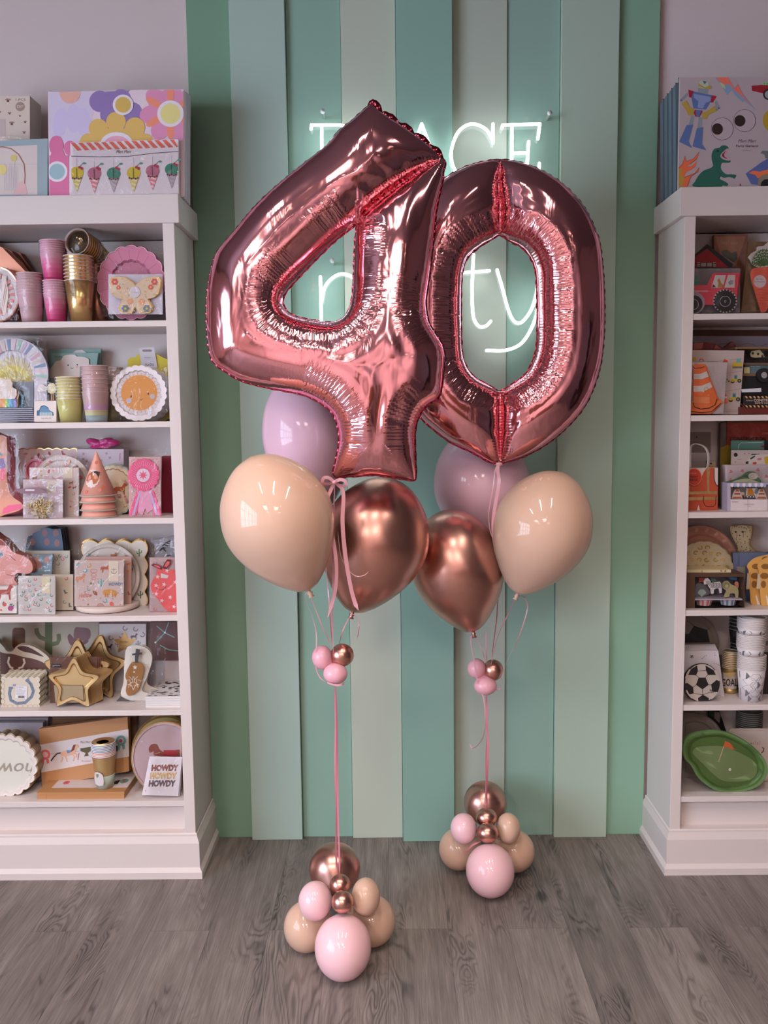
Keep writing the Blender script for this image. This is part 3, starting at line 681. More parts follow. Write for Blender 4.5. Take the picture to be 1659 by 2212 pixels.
neon('glowing white neon word in tall capitals above the two number balloons', [
    [[(672, 279), (673, 270)], [(673, 270), (735, 270)], [(695, 272), (695, 392)], [(735, 270), (760, 280), (764, 305), (750, 330), (697, 334)], [(678, 392), (712, 392)]],
    [[(790, 270), (790, 392)], [(772, 270), (808, 270)], [(774, 392), (848, 392), (849, 370)]],
    [[(866, 392), (911, 268)], [(911, 268), (957, 392)], [(883, 350), (938, 350)], [(852, 392), (880, 392)], [(942, 392), (968, 392)]],
    [[(1065, 309), (1065, 268)], [(1064, 302), (1048, 278), (1018, 268), (990, 285), (975, 326), (980, 362), (1000, 388), (1030, 394), (1062, 378)]],
    [[(1084, 277), (1086, 270)], [(1086, 270), (1166, 268)], [(1166, 268), (1162, 300)], [(1106, 272), (1105, 392)], [(1107, 331), (1140, 330)], [(1142, 306), (1139, 354)], [(1165, 353), (1163, 390)], [(1163, 390), (1085, 393)]]],
    [(655, 270), (700, 255), (800, 254), (911, 252), (1020, 253), (1100, 254), (1180, 258), (1184, 300), (1182, 400), (1100, 410), (900, 411), (700, 410), (660, 395)])
neon('glowing white neon word in lower case behind the holes of the two balloons', [
    [[(692, 598), (693, 640), (694, 700), (694, 760)], [(695, 652), (702, 620), (720, 599), (742, 592), (768, 604), (784, 640), (776, 690), (748, 716), (712, 712), (696, 700)]],
    [[(868, 615), (850, 596), (822, 596), (804, 625), (806, 665), (830, 688), (858, 670), (868, 640)], [(870, 596), (870, 688)]],
    [[(908, 596), (908, 690)], [(908, 640), (925, 606), (950, 594), (972, 600)]],
    [[(1023, 550), (1021, 590), (1020, 640), (1023, 685), (1035, 705), (1050, 704), (1060, 694)], [(1002, 589), (1057, 585)]],
    [[(1074, 583), (1086, 625), (1099, 672), (1112, 695), (1127, 696), (1146, 672), (1158, 638), (1166, 590)], [(1166, 590), (1164, 640), (1156, 690), (1130, 738), (1095, 756), (1051, 757)]]],
    [(675, 590), (720, 570), (850, 575), (990, 535), (1040, 530), (1070, 560), (1180, 555), (1190, 640), (1172, 720), (1120, 775), (1045, 776), (980, 735), (850, 715), (720, 775), (675, 765)])
# ================================================================== SHELF GOODS: helpers
ZT = 2.1891
NV = Vector((0, -1, 0))
def K(c, f=1.08): return tuple(min(255, int(v*f+6)) for v in c[:3])
def cm(c, rough=.5, f=1.08):
    if not isinstance(c, tuple): return c
    return mat(K(c, f), rough, name='printed_card')
WHT = (216, 205, 206); CREAM = (226, 212, 200)
GOLD = mat((240, 202, 138), .26, .85, bump=.15, bscale=60, name='gold_foil'); GOLDR = mat((226, 190, 132), .4, .8, bump=.1, bscale=60, name='gold_card')
COPPER = mat((220, 150, 124), .28, .85, bump=.1, bscale=60, name='copper_foil')
def R(x0, y0, x1, y1): return [(x0, y0), (x1, y0), (x1, y1), (x0, y1)]
def RR(x0, y0, x1, y1, r, n=4):
    out = []
    for cx, cy, a in ((x1-r, y0+r, -PI/2), (x1-r, y1-r, 0), (x0+r, y1-r, PI/2), (x0+r, y0+r, PI)):
        out += [(cx+r*math.cos(a+PI/2*i/n), cy+r*math.sin(a+PI/2*i/n)) for i in range(n+1)]
    return out
def C(cx, cy, rx, ry=None, n=28, a0=0, a1=2*PI):
    ry = ry or rx
    m_ = n if abs(a1-a0-2*PI) < 1e-6 else n+1
    return [(cx+rx*math.cos(a0+(a1-a0)*i/n), cy+ry*math.sin(a0+(a1-a0)*i/n)) for i in range(m_)]
def SC(cx, cy, rx, ry, lobes, amp=.06, n=6, ph=0):
    N_ = lobes*n; return [(cx+rx*(1-amp+amp*abs(math.sin(PI*lobes*i/N_+ph))**.8*1.6)*math.cos(2*PI*i/N_), cy+ry*(1-amp+amp*abs(math.sin(PI*lobes*i/N_+ph))**.8*1.6)*math.sin(2*PI*i/N_)) for i in range(N_)]
def ST(cx, cy, r, ri=.42, n=5, rot=0, ry=1, rnd=0):
    p = []
    for i in range(2*n):
        a = -PI/2+rot+PI*i/n; q = r if i % 2 == 0 else r*ri
        p.append((cx+q*math.cos(a), cy+ry*q*math.sin(a)))
    return sp2(p, rnd) if rnd else p
def SQ(x0, y0, x1, y1, nx, ny, amp):  # scalloped rectangle
    p = []
    for i in range(nx*5): t = i/5; p.append((x0+(x1-x0)*t/nx, y0+amp*(1-abs(math.sin(PI*t)))))
    for i in range(ny*5): t = i/5; p.append((x1-amp*(1-abs(math.sin(PI*t))), y0+(y1-y0)*t/ny))
    for i in range(nx*5): t = i/5; p.append((x1-(x1-x0)*t/nx, y1-amp*(1-abs(math.sin(PI*t)))))
    for i in range(ny*5): t = i/5; p.append((x0+amp*(1-abs(math.sin(PI*t))), y1-(y1-y0)*t/ny))
    return p
def rotp(pts, cx, cy, a): c, s_ = math.cos(a), math.sin(a); return [(cx+(x-cx)*c-(y-cy)*s_, cy+(x-cx)*s_+(y-cy)*c) for x, y in pts]
def line(pts, w):
    pts = [Vector((a, b)) for a, b in pts]; L = []; Rr = []
    for i, p in enumerate(pts):
        t = (pts[min(i+1, len(pts)-1)]-pts[max(i-1, 0)]).normalized(); n_ = Vector((-t.y, t.x))*w/2
        L.append(tuple(p+n_)); Rr.append(tuple(p-n_))
    return L+Rr[::-1]
def arcl(cx, cy, r, a0, a1, w, n=10, ry=None): return line(C(cx, cy, r, ry or r, n, a0, a1)[:n+1], w)
def inpoly(p, poly):
    x, y = p; r = False
    for i in range(len(poly)):
        (x1, y1), (x2, y2) = poly[i-1], poly[i]
        if (y1 > y) != (y2 > y) and x < (x2-x1)*(y-y1)/(y2-y1)+x1: r = not r
    return r
TF = (0, 0, 1)      # origin and scale of the local drawing units
def use(ox_, oy_, k):
    global TF
    TF = (ox_, oy_, k)
def tf(x, y): return TF[0]+x/TF[2], TF[1]+y/TF[2]
class Item:
    def __init__(s, name, label, cat, x, y, Y, z=None, group=None, lean=0):
        s.Y = Y; s.z = z; s.lean = lean; s.tf = TF; b = at(*tf(x, y), Y)
        if z is not None: b.z = z
        s.b = b; s.root = thing(name, label, cat, b, group); s.mb = None; s.k = 0; s.off = 0
    def open(s): s.mb = MB(); s.off = 0; return s
    def p3(s, pts, Y):
        out = []
        for a, b in pts:
            a = s.tf[0]+a/s.tf[2]; b = s.tf[1]+b/s.tf[2]
            v = at(a, b, Y)
            if s.lean:                      # leaning back about its foot
                dz = v.z-s.b.z; d = ray(a, b); Yn = Y+dz*s.lean
                for _ in range(3): v = d*(Yn/d.y)+Vector((0, 0, H)); Yn = Y+(v.z-s.b.z)*s.lean
            if s.z is not None and v.z < s.z+.0004: v.z = s.z+.0004
            out.append(v)
        return out
    def slab(s, pts, th, m, dy=0, f=1.08):
        n = Vector((0, -1, s.lean)).normalized()
        s.mb.poly(s.p3(pts, s.Y+dy), n, th, cm(m, .5, f)); return s
    def pr(s, pts, m, k=1, dy=0, f=1.08):     # printed layer
        n = Vector((0, -1, s.lean)).normalized(); s.k = (s.k+1) % 14
        s.mb.poly(s.p3(pts, s.Y+dy+s.off-.00035*k-s.k*2e-5), n, 0, cm(m, .5, f)); return s
    def text(s, st, x0, y0, x1, y1, m, k=2, dy=0, shear=0, bold=.0, rot=0, flip=False):
        cu = bpy.data.curves.new('t', 'FONT'); cu.body = st; cu.offset = bold; cu.resolution_u = 2; cu.shear = shear
        ob = bpy.data.objects.new('t', cu); me = bpy.data.meshes.new_from_object(ob)
        V = [(v.co.x, v.co.y) for v in me.vertices]
        if V:
            a0, a1 = min(v[0] for v in V), max(v[0] for v in V); b0, b1 = min(v[1] for v in V), max(v[1] for v in V)
            P = []
            for (a, b) in V:
                ta, tb = (a-a0)/max(1e-6, a1-a0), (b-b0)/max(1e-6, b1-b0)
                if flip: ta, tb = 1-ta, 1-tb
                P.append((x0+(x1-x0)*ta, y1-(y1-y0)*tb))
            if rot: P = rotp(P, (x0+x1)/2, (y0+y1)/2, rot)
            V3 = s.p3(P, s.Y+dy+s.off-.00035*k); fs = []
            for p in me.polygons:
                f_ = list(p.vertices); a, b, c = V3[f_[0]], V3[f_[1]], V3[f_[2]]
                fs.append(f_ if (b-a).cross(c-a).y < 0 else f_[::-1])
            s.mb.add(V3, fs, cm(m))
        bpy.data.objects.remove(ob); bpy.data.curves.remove(cu); bpy.data.meshes.remove(me); return s
    def scatter(s, region, motifs, step, seed=1, k=1, jit=.3, dy=0):
        rr = random.Random(seed); xs = [p[0] for p in region]; ys = [p[1] for p in region]
        y = min(ys)+step*.55; row = 0
        while y < max(ys):
            x = min(xs)+step*(.5 if row % 2 else .95)
            while x < max(xs):
                px, py = x+rr.uniform(-jit, jit)*step, y+rr.uniform(-jit, jit)*step
                if all(inpoly((px+a, py+b), region) for a, b in ((-step*.38, 0), (step*.38, 0), (0, step*.38), (0, -step*.38))):
                    rr.choice(motifs)(s, px, py, step*.36, rr, k, dy)
                x += step
            y += step*.86; row += 1
        return s
    def done(s, name='body', bevel=0, label=None, parent=None):
        o = s.mb.build(name, parent or s.root, s.b, bevel)
        if label: o['label'] = label
        s.last = o; return o
    def film(s, x0, y0, x1, y1, dy=-.006, m=None, name='clear_wrap', th=0, seed=0, jit=.0016):
        rr = random.Random(seed+int(x0*7+y0)); s.mb = MB(); n = 9; vs = []; fs = []
        for j in range(n+1):
            for i in range(n+1):
                a = x0+(x1-x0)*i/n; b = y0+(y1-y0)*j/n; e = 1 if i in (0, n) or j in (0, n) else 0
                vs.append(s.p3([(a+rr.uniform(-1, 1)*e, b+rr.uniform(-1, 1)*e)], s.Y+dy+rr.uniform(-jit, jit))[0])
        for j in range(n):
            for i in range(n):
                q = j*(n+1)+i; fs.append((q, q+n+1, q+n+2, q+1))
        s.mb.add(vs, fs, m or FILM, True); return s.done(name)
# motifs: (item, x, y, r, rng, layer, dy)
def mo(fn): return fn
def m_dot(col):
    return lambda s, x, y, r, q, k, dy: s.pr(C(x, y, r*.45, None, 8), col, k, dy)
def m_shoe(cols):
    def f(s, x, y, r, q, k, dy):
        a = q.uniform(-1, 1); s.pr(arcl(x, y, r*.62, a-.6, a+PI+.6, r*.32, 9), q.choice(cols), k, dy)
    return f
def m_star(cols, n=5):
    return lambda s, x, y, r, q, k, dy: s.pr(ST(x, y, r*.8, .42, n, q.uniform(0, 1)), q.choice(cols), k, dy)
def m_blob(cols, asp=.55):
    def f(s, x, y, r, q, k, dy): s.pr(rotp(C(x, y, r*.9, r*asp*.9, 10), x, y, q.uniform(0, PI)), q.choice(cols), k, dy)
    return f
def m_cactus(cols):
    def f(s, x, y, r, q, k, dy):
        c = q.choice(cols); s.pr(RR(x-r*.16, y-r, x+r*.16, y+r, r*.15, 2), c, k, dy); s.pr(line([(x-r*.6, y-r*.4), (x-r*.6, y+r*.1), (x, y+r*.3)], r*.28), c, k, dy); s.pr(line([(x+r*.6, y-r*.6), (x+r*.6, y-r*.05), (x, y+r*.15)], r*.28), c, k, dy)
    return f
def m_horse(cols):
    def f(s, x, y, r, q, k, dy):
        c = q.choice(cols); pts = [(-1, -.2), (-.7, -.45), (.3, -.45), (.6, -1), (.85, -1.05), (1.15, -.7), (.85, -.6), (.7, -.1), (.75, .8), (.6, .8), (.45, .15), (-.4, .15), (-.5, .8), (-.68, .8), (-.75, .1), (-1, .4)]
        s.pr([(x+a*r, y+b*r) for a, b in pts], c, k, dy)
    return f
def m_bow(cols):
    def f(s, x, y, r, q, k, dy):
        c = q.choice(cols); s.pr([(x, y), (x-r*.8, y-r*.5), (x-r*.8, y+r*.4)], c, k, dy); s.pr([(x, y), (x+r*.8, y-r*.5), (x+r*.8, y+r*.4)], c, k, dy); s.pr(line([(x, y), (x-r*.3, y+r*.9)], r*.2), c, k, dy); s.pr(line([(x, y), (x+r*.3, y+r*.9)], r*.2), c, k, dy)
    return f
def m_boot(cols):
    def f(s, x, y, r, q, k, dy):
        c = q.choice(cols); a = q.uniform(-.6, .6); s.pr(rotp([(x-.4*r, y-r), (x+.3*r, y-r), (x+.25*r, y+.2*r), (x+.9*r, y+.6*r), (x+.9*r, y+.85*r), (x-.5*r, y+.85*r)], x, y, a), c, k, dy)
    return f
def m_leop(cols):
    def f(s, x, y, r, q, k, dy):
        a = q.uniform(0, 6); s.pr(arcl(x, y, r*.75, a, a+4.6, r*.42, 9, r*.6), q.choice(cols), k, dy); s.pr(C(x, y, r*.35, r*.3, 7), cols[-1], k, dy)
    return f
# stacks
def plates(I, pts, n, gap, m, rim=None, part='plate', dx=0, th=.0012, dy=.0):
    """n nested plates standing on edge one behind the other"""
    for i in range(n-1, 0, -1):
        I.open(); q = [(a+dx*i, b) for a, b in pts]
        I.slab(q, th, m, dy+gap*i); 
        if rim: ring(I, q, rim, dy+gap*i)
        I.done(part)
def ring(I, pts, m, dy=0, w=.93, k=1):
    cx = sum(p[0] for p in pts)/len(pts); cy = sum(p[1] for p in pts)/len(pts); inn = [(cx+(a-cx)*w, cy+(b-cy)*w) for a, b in pts]
    A = I.p3(pts, I.Y+dy+I.off-.0003*k); B = I.p3(inn, I.Y+dy+I.off-.0003*k); n = len(pts)
    fs = []
    for i in range(n):
        j = (i+1) % n; f_ = [i, j, n+j, n+i]; V = A+B
        fs.append(f_ if (V[f_[1]]-V[f_[0]]).cross(V[f_[2]]-V[f_[0]]).y < 0 else f_[::-1])
    I.mb.add(A+B, fs, cm(m))
def dish(I, pts, m, mrim=None, depth=.008, w=(.94, .8, .74), dy=0, th=.001, back=True, mc=None):
    """a pressed plate seen from the front: rim, slope, flat well"""
    cx = sum(p[0] for p in pts)/len(pts); cy = sum(p[1] for p in pts)/len(pts); n = len(pts); I.off = -(depth+.0008)
    L = [(1, 0), (w[0], .0015), (w[1], .002), (w[2], depth)]; V = []
    for sc_, d in L: V += I.p3([(cx+(a-cx)*sc_, cy+(b-cy)*sc_) for a, b in pts], I.Y+dy+d+I.off)
    for a in range(len(L)-1):
        fs = []
        for i in range(n):
            j = (i+1) % n; f_ = [a*n+i, a*n+j, (a+1)*n+j, (a+1)*n+i]
            fs.append(f_ if (V[f_[1]]-V[f_[0]]).cross(V[f_[2]]-V[f_[0]]).y < 0 else f_[::-1])
        I.mb.add(V, fs, cm(mrim if (a == 0 and mrim) else m), True)
    I.mb.poly(V[3*n:], NV, 0, cm(mc or m))
    I.mb.poly([v+Vector((0, depth+.0005, 0)) for v in V[:n]], NV, .0004, cm(mrim or m))
    return cx, cy
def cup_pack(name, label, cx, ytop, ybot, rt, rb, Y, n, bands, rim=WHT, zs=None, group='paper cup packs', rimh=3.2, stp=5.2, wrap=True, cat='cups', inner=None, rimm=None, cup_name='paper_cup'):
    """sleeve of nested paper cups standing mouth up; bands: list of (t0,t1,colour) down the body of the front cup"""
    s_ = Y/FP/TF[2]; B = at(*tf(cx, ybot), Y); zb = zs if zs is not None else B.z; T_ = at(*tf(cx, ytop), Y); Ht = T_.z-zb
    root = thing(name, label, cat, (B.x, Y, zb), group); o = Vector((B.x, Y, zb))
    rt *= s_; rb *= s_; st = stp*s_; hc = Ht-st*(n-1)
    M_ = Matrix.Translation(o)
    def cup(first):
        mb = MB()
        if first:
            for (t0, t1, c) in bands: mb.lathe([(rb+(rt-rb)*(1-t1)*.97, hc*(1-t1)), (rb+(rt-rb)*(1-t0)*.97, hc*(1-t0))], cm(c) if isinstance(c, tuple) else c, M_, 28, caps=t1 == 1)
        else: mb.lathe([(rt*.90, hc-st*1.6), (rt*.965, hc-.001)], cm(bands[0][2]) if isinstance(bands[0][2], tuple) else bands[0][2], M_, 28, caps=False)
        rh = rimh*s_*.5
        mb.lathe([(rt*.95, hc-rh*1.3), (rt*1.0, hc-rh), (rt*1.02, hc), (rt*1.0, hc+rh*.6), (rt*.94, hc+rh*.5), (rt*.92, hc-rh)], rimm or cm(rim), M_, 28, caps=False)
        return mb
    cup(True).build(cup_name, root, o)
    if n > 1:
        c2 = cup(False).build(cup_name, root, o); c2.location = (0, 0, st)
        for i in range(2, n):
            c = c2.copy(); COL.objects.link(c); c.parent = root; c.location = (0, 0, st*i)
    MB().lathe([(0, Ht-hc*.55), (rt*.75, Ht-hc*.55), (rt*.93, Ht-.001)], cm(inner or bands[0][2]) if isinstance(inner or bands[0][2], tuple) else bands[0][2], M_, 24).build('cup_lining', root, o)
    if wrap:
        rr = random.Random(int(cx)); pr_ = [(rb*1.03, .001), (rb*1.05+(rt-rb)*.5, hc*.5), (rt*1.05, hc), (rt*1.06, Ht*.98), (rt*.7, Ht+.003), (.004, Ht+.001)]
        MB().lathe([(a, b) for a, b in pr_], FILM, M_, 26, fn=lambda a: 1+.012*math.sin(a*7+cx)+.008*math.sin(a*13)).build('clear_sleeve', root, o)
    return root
def napkins(name, label, x0, y0, x1, y1, Y, th, zs, face, group='napkin packs', npk=1, edge=None, lean=0, cat='napkins', wrap=True, scal=None):
    """folded paper napkins in a clear pack; npk packs, one behind the other -> individual things"""
    I = Item(name, label, cat, (x0+x1)/2, y1, Y, zs, group, lean)
    nl = 6
    for i in range(nl):
        I.open(); pts = scal or R(x0+.3*(i % 2), y0+.4*(i % 3), x1, y1)
        I.slab(pts, th/nl*.8, edge or face, th/nl*i)
        I.mb and (I.done('napkin') if i else None)
        if i == 0: I._first = I.mb
    I.mb = I._first
    return I
# ================================================================== LEFT CABINET, ON TOP
use(0, 150, 3.77)
PKB = (226, 176, 192)
FG = 'flower patterned boards behind the ice cream garland'
for i in range(4, 0, -1):
    I = Item('party_board', 'dark edged board pack filed behind the flower patterned board on the left cabinet', 'board', 1000, 1000, 2.768+.025*i, ZT, 'stacked boards behind the flower board')
    I.open().slab(R(395+i*12, 170+i*9, 1494+i*12, 1200), .018, (205, 190, 200)).done('board')
    I.open().slab(R(395+i*12, 168+i*9, 1495+i*12, 1200), .0025, (40, 32, 36), .0195).done('backing')
I = Item('party_board', 'big flower patterned board pack on top of the left cabinet', 'board', 950, 1000, 2.765, ZT)
I.open().slab([(390, 182), (1494, 160), (1500, 1100), (402, 1100)], .02, (222, 196, 206))
I.pr([(395, 186), (730, 180), (760, 350), (700, 600), (620, 620), (404, 560)], (206, 190, 212))
for x, y, a in ((490, 430, .15), (680, 430, -.1), (600, 400, 0)): I.pr(rotp(C(x, y, 60, 120, 14), x, y, a), (200, 184, 216), 2)
I.pr([(486, 184), (655, 180)]+C(570, 182, 86, 96, 14, 0, PI)[:15][::1], (222, 164, 148), 3)
for x, y, r in ((815, 260, 88), (985, 240, 80), (905, 370, 90), (1070, 350, 85)): I.pr(C(x, y, r), (138, 112, 166), 2)
I.pr([(1060, 170), (860, 180), (900, 330), (1200, 365), (1100, 420), (900, 400)], (138, 112, 166), 2)
for a in range(7):
    an = a*2*PI/7+.3; x, y = 1388+150*math.cos(an)*.9, 345+135*math.sin(an); q = [(min(p[0], 1494), max(p[1], 165)) for p in rotp(C(x, y, 120, 82, 14), x, y, an)]; I.pr(q, (214, 136, 170), 3)
for a in range(6):
    an = a*PI/3+.52; x, y = 1388+150*math.cos(an), 345+150*math.sin(an); q = [(min(p[0], 1495), max(p[1], 165)) for p in rotp(C(x, y, 78, 30, 12), x, y, an)]; I.pr(q, (234, 136, 108), 4)
for x, y, r, c1 in ((1002, 288, 84, (206, 168, 82)), (1388, 360, 108, (222, 206, 132)), (465, 832, 84, (148, 176, 184))):
    I.pr([(max(396, p[0]), p[1]) for p in C(x, y, r)], (224, 210, 218), 6); I.pr([(max(402, p[0]), p[1]) for p in C(x, y, r*.76)], c1, 7)
for x, y, r in ((800, 480, 78), (945, 425, 80), (1100, 470, 80), (720, 590, 70), (1180, 590, 68)): I.pr([(p[0], min(p[1], 640)) for p in C(x, y, r)], (214, 172, 92), 4)
I.pr(R(740, 480, 1170, 640), (214, 172, 92), 4); I.pr([(820, 600)]+C(950, 600, 130, 90, 12, PI, 2*PI)+[(1080, 600)], (224, 210, 218), 7); I.pr([(850, 605)]+C(950, 605, 100, 65, 12, PI, 2*PI)+[(1050, 605)], (226, 160, 180), 8)
for x, y, rx, ry in ((458, 620, 58, 82), (470, 760, 66, 130), (570, 640, 50, 60), (480, 960, 70, 120)): I.pr([(max(400, p[0]), min(p[1], 1030)) for p in C(x, y, rx, ry)], (208, 106, 148), 4)
I.pr(R(402, 700, 560, 1030), (208, 106, 148), 4)
I.done('board')
I = Item('garland_pack', 'white ice cream cone garland pack with red striped header, leaning on the flower board', 'garland', 1010, 1010, 2.745, ZT)
I.open().slab([(572, 598), (1450, 568), (1456, 1080), (580, 1080)], .014, (222, 206, 212))
n = 14
for i in range(n):
    x = 575+i*62; y = 600-(x-572)*.034; I.pr([(x, y), (x+34, y-1), (min(x+92, 1450), y+60-2), (min(x+56, 1450), y+62)], (220, 96, 78), 2)
I.text('Meri Meri', 945, 655, 1068, 682, (50, 40, 45), 2, shear=.4); I.pr(line([(580, 706), (800, 712), (1040, 708), (1250, 682), (1452, 668)], 5), (60, 45, 50), 2)
for x, y, c1, c2 in ((625, 850, (206, 178, 42), (214, 190, 110)), (768, 855, (178, 96, 122), (226, 120, 140)), (925, 855, (48, 122, 100), (170, 150, 160)), (1088, 850, (206, 178, 42), (214, 190, 110)), (1242, 835, (178, 96, 122), (226, 120, 140)), (1398, 822, (48, 122, 100), (170, 150, 160))):
    I.pr(line([(x, y-130), (x, y-40)], 3), (190, 170, 180), 2)
    L = -56 if x > 640 else -44; Rr_ = 56 if x < 1380 else 52
    I.pr([(max(x+L, min(x+Rr_, p[0])), p[1]) for p in C(x, y-8, 56, 50, 20)], c1, 3); I.pr([(x-42, y+30), (x+42, y+30), (x, y+148)], c2, 4)
    for q in range(3): I.pr([(x-36+q*9, y+45+q*34), (x-20+q*9, y+38+q*34), (x+30-q*9, y+52+q*34), (x+26-q*9, y+66+q*34)], (236, 196, 190) if c1[0] > 150 and c1[1] < 120 else (226, 214, 160) if c1[0] > 180 else (186, 168, 176), 5)
    I.pr(line([(x-2, y-45), (x, y+25)], 9), tuple(int(v*.6) for v in c1), 5)
    for a, b in ((22, -54), (40, -44)): I.pr(C(x+a, y+b, 11, 12, 10), (170, 30, 62), 6)
    I.pr(line([(x+22, y-62), (x+52, y-88)], 4), (70, 120, 110), 6); I.pr(C(x+60, y-86, 14, 9, 8), (80, 140, 130), 6)
    for a in range(5): I.pr(C(x-34+a*17, y+34+(a % 2)*6, 9, 8, 7), (96, 52, 44), 7)
I.pr(line([(578, 1024), (1454, 1010)], 4), (210, 190, 195), 2)
I.done('card'); I.film(574, 600, 1452, 1060, -.004)
I = Item('craft_box', 'beige craft box with brown paw prints, far left on top of the left cabinet', 'box', 0, 1000, 2.86, ZT)
I.open().slab(R(-180, 215, 243, 1000), .09, (212, 190, 176))
for x, y, r in ((65, 250, 20), (78, 356, 14), (162, 377, 10), (96, 438, 20), (205, 426, 13), (197, 512, 13), (0, 345, 10)):
    I.pr(C(x, y+r*.3, r*.6, r*.5, 10), (112, 68, 64), 1)
    for a in (-.9, -.35, .35, .9): I.pr(C(x+r*a*.9, y-r*.55+abs(a)*r*.3, r*.22, r*.3, 6), (112, 68, 64), 1)
I.text('1 PCS', 128, 236, 208, 256, (90, 66, 62), 1); I.pr(C(164, 302, 38), (160, 132, 118), 1); I.text('DIY', 140, 292, 190, 313, (220, 200, 190), 2); I.pr(R(-20, 405, 44, 545), (196, 172, 170), 1)
I.done('box'); I.film(-20, 535, 320, 575, -.02)
I = Item('topper_box', 'pale blue grey box with a copper arch picture, far left on the left cabinet', 'box', 150, 1000, 2.77, ZT)
I.open().slab([(-160, 590), (388, 562), (388, 1100), (-160, 1100)], .05, (146, 160, 166))
I.pr([(-160, 640), (304, 614), (304, 1020), (-160, 1020)], (206, 188, 184), 1)
I.pr(R(-160, 770, 304, 774), (196, 178, 176), 2); I.pr(line([(199, 930), (204, 860), (196, 770), (150, 690), (90, 645), (20, 630), (-60, 640)], 8), (150, 96, 76), 3)
for x, y, rx, ry, c in ((112, 722, 26, 28, (206, 182, 110)), (20, 815, 34, 42, (220, 196, 120))): I.pr(C(x, y, rx, ry), c, 3)
for i in range(9): I.pr(line([(40+i*13, 760+i % 3*20), (36+i*14, 990)], 5), (192, 178, 182), 2)
I.pr([(105, 1015), (165, 910), (205, 930), (226, 1018)], (214, 168, 168), 3)
I.done('box')
# ------------------------------------------------------------------ shelf 1
use(0, 470, 4.1475); Z = ZS[0]
I = Item('plate_pack', 'dark rimmed copper eight sided plates at the back left of the top shelf', 'plates', 100, 925, 2.93, Z)
for i in range(4): I.open().slab([(-200, 180+i*5), (100+i*40, 300+i*10), (250+i*28, 480+i*6), (240+i*30, 900), (-200, 925)], .004, COPPER if i % 2 == 0 else (96, 70, 66), i*.012).done('plate')
I = Item('plate_pack', 'shiny copper rimmed eight sided plate stack leaning at the far left of the top shelf', 'plates', 60, 925, 2.86, Z)
for i in range(4, -1, -1): I.open().slab([(-200, 260), (20+i*12, 268+i*4), (150+i*12, 400), (245+i*6, 500), (240, 925), (-200, 925)], .003, COPPER, i*.009).done('plate')
I = Item('plate_pack', 'round pink and white sunburst plate pack at the far left of the top shelf', 'plates', 0, 925, 2.80, Z)
pts = C(-20, 690, 195, 250, 40)
for i in range(5, 0, -1): I.open().slab([(a+i*5, b) for a, b in pts], .002, COPPER if i % 2 else (200, 150, 150), i*.006).done('plate')
I.open(); dish(I, pts, (212, 196, 196), COPPER, .006)
for i in range(10):
    a = -1.5+i*.35; I.pr([(-20+150*math.cos(a), 690+190*math.sin(a)), (-20+150*math.cos(a+.16), 690+190*math.sin(a+.16)), (-20+80*math.cos(a+.08), 690+100*math.sin(a+.08))], (216, 128, 126), 1, .002)
for i in range(5): I.pr(line([(20+i*10+8*math.sin(j+i), 520+j*44) for j in range(9)], 10), (222, 200, 192), 3, .001)
I.done('plate'); I.film(-60, 460, 170, 920, -.006)
MARB = [(0, .45, (206, 162, 170)), (.45, 1, (208, 168, 174))]
OMB = [(0, .18, (216, 150, 172)), (.18, .36, (220, 128, 162)), (.36, .54, (222, 108, 150)), (.54, .72, (220, 86, 138)), (.72, .88, (216, 66, 126)), (.88, 1, (208, 52, 116))]
cup_pack('cup_pack', 'pale pink marbled paper cup stack, leftmost on the top shelf', 288, 506, 925, 113, 82, 2.80, 8, MARB, (214, 184, 186), Z, stp=25, rimh=10)
cup_pack('cup_pack', 'hot pink ombre cup stack standing on the shelf, under its twin', 512, 572, 925, 106, 80, 2.80, 6, OMB, (222, 180, 190), Z, stp=22, rimh=10)
zt = at(*tf(500, 574), 2.80).z
cup_pack('cup_pack', 'hot pink ombre cup stack perched on top of its twin', 491, 216, 574, 112, 84, 2.80, 7, OMB, (222, 176, 188), zt, stp=19, rimh=10)
GB = [(0, 1, GOLD)]
cup_pack('cup_pack', 'shiny gold paper cup stack standing on the top shelf', 728, 352, 925, 128, 88, 2.80, 8, GB, (214, 190, 180), Z, stp=30, rimh=9)
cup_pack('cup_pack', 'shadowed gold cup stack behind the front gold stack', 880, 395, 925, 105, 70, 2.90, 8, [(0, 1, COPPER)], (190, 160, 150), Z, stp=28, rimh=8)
# gold cups lying on their side, mouth towards the room
I = Item('cup_pack', 'gold cup stack lying on its side, open mouth facing out, above the gold stacks', 'cups', 688, 330, 2.79, None, 'paper cup packs')
s_ = 2.79/FP/4.1475; c0 = at(*tf(688, 212), 2.785); c1 = at(*tf(800, 300), 2.785)+Vector((0, .17, 0)); ax = (c1-c0); L = ax.length; M_ = Matrix.Translation(c0) @ ax.to_track_quat('Z', 'X').to_matrix().to_4x4(); r = 118*s_
for i in range(8):
    MB().lathe([(r*.90, i*.011+.003), (r, i*.011-.001), (r*1.01, i*.011+.001), (r*.94, i*.011+.006), (r*.92, i*.011+.014)], cm((206, 176, 168)) if i == 0 else GOLDR, M_, 30, caps=False).build('paper_cup', I.root, I.b)
MB().lathe([(r*.9, .08), (r*.62, L)], GOLD, M_, 28).build('paper_cup', I.root, I.b)
mb = MB(); rr = random.Random(3); mb.lathe([(0, .022), (r*.5, .018), (r*.9, .012)], mat((150, 128, 100), .3, .6, bump=.6, bscale=120, name='gold_lining'), M_, 24); mb.build('cup_lining', I.root, I.b)
mb = MB()
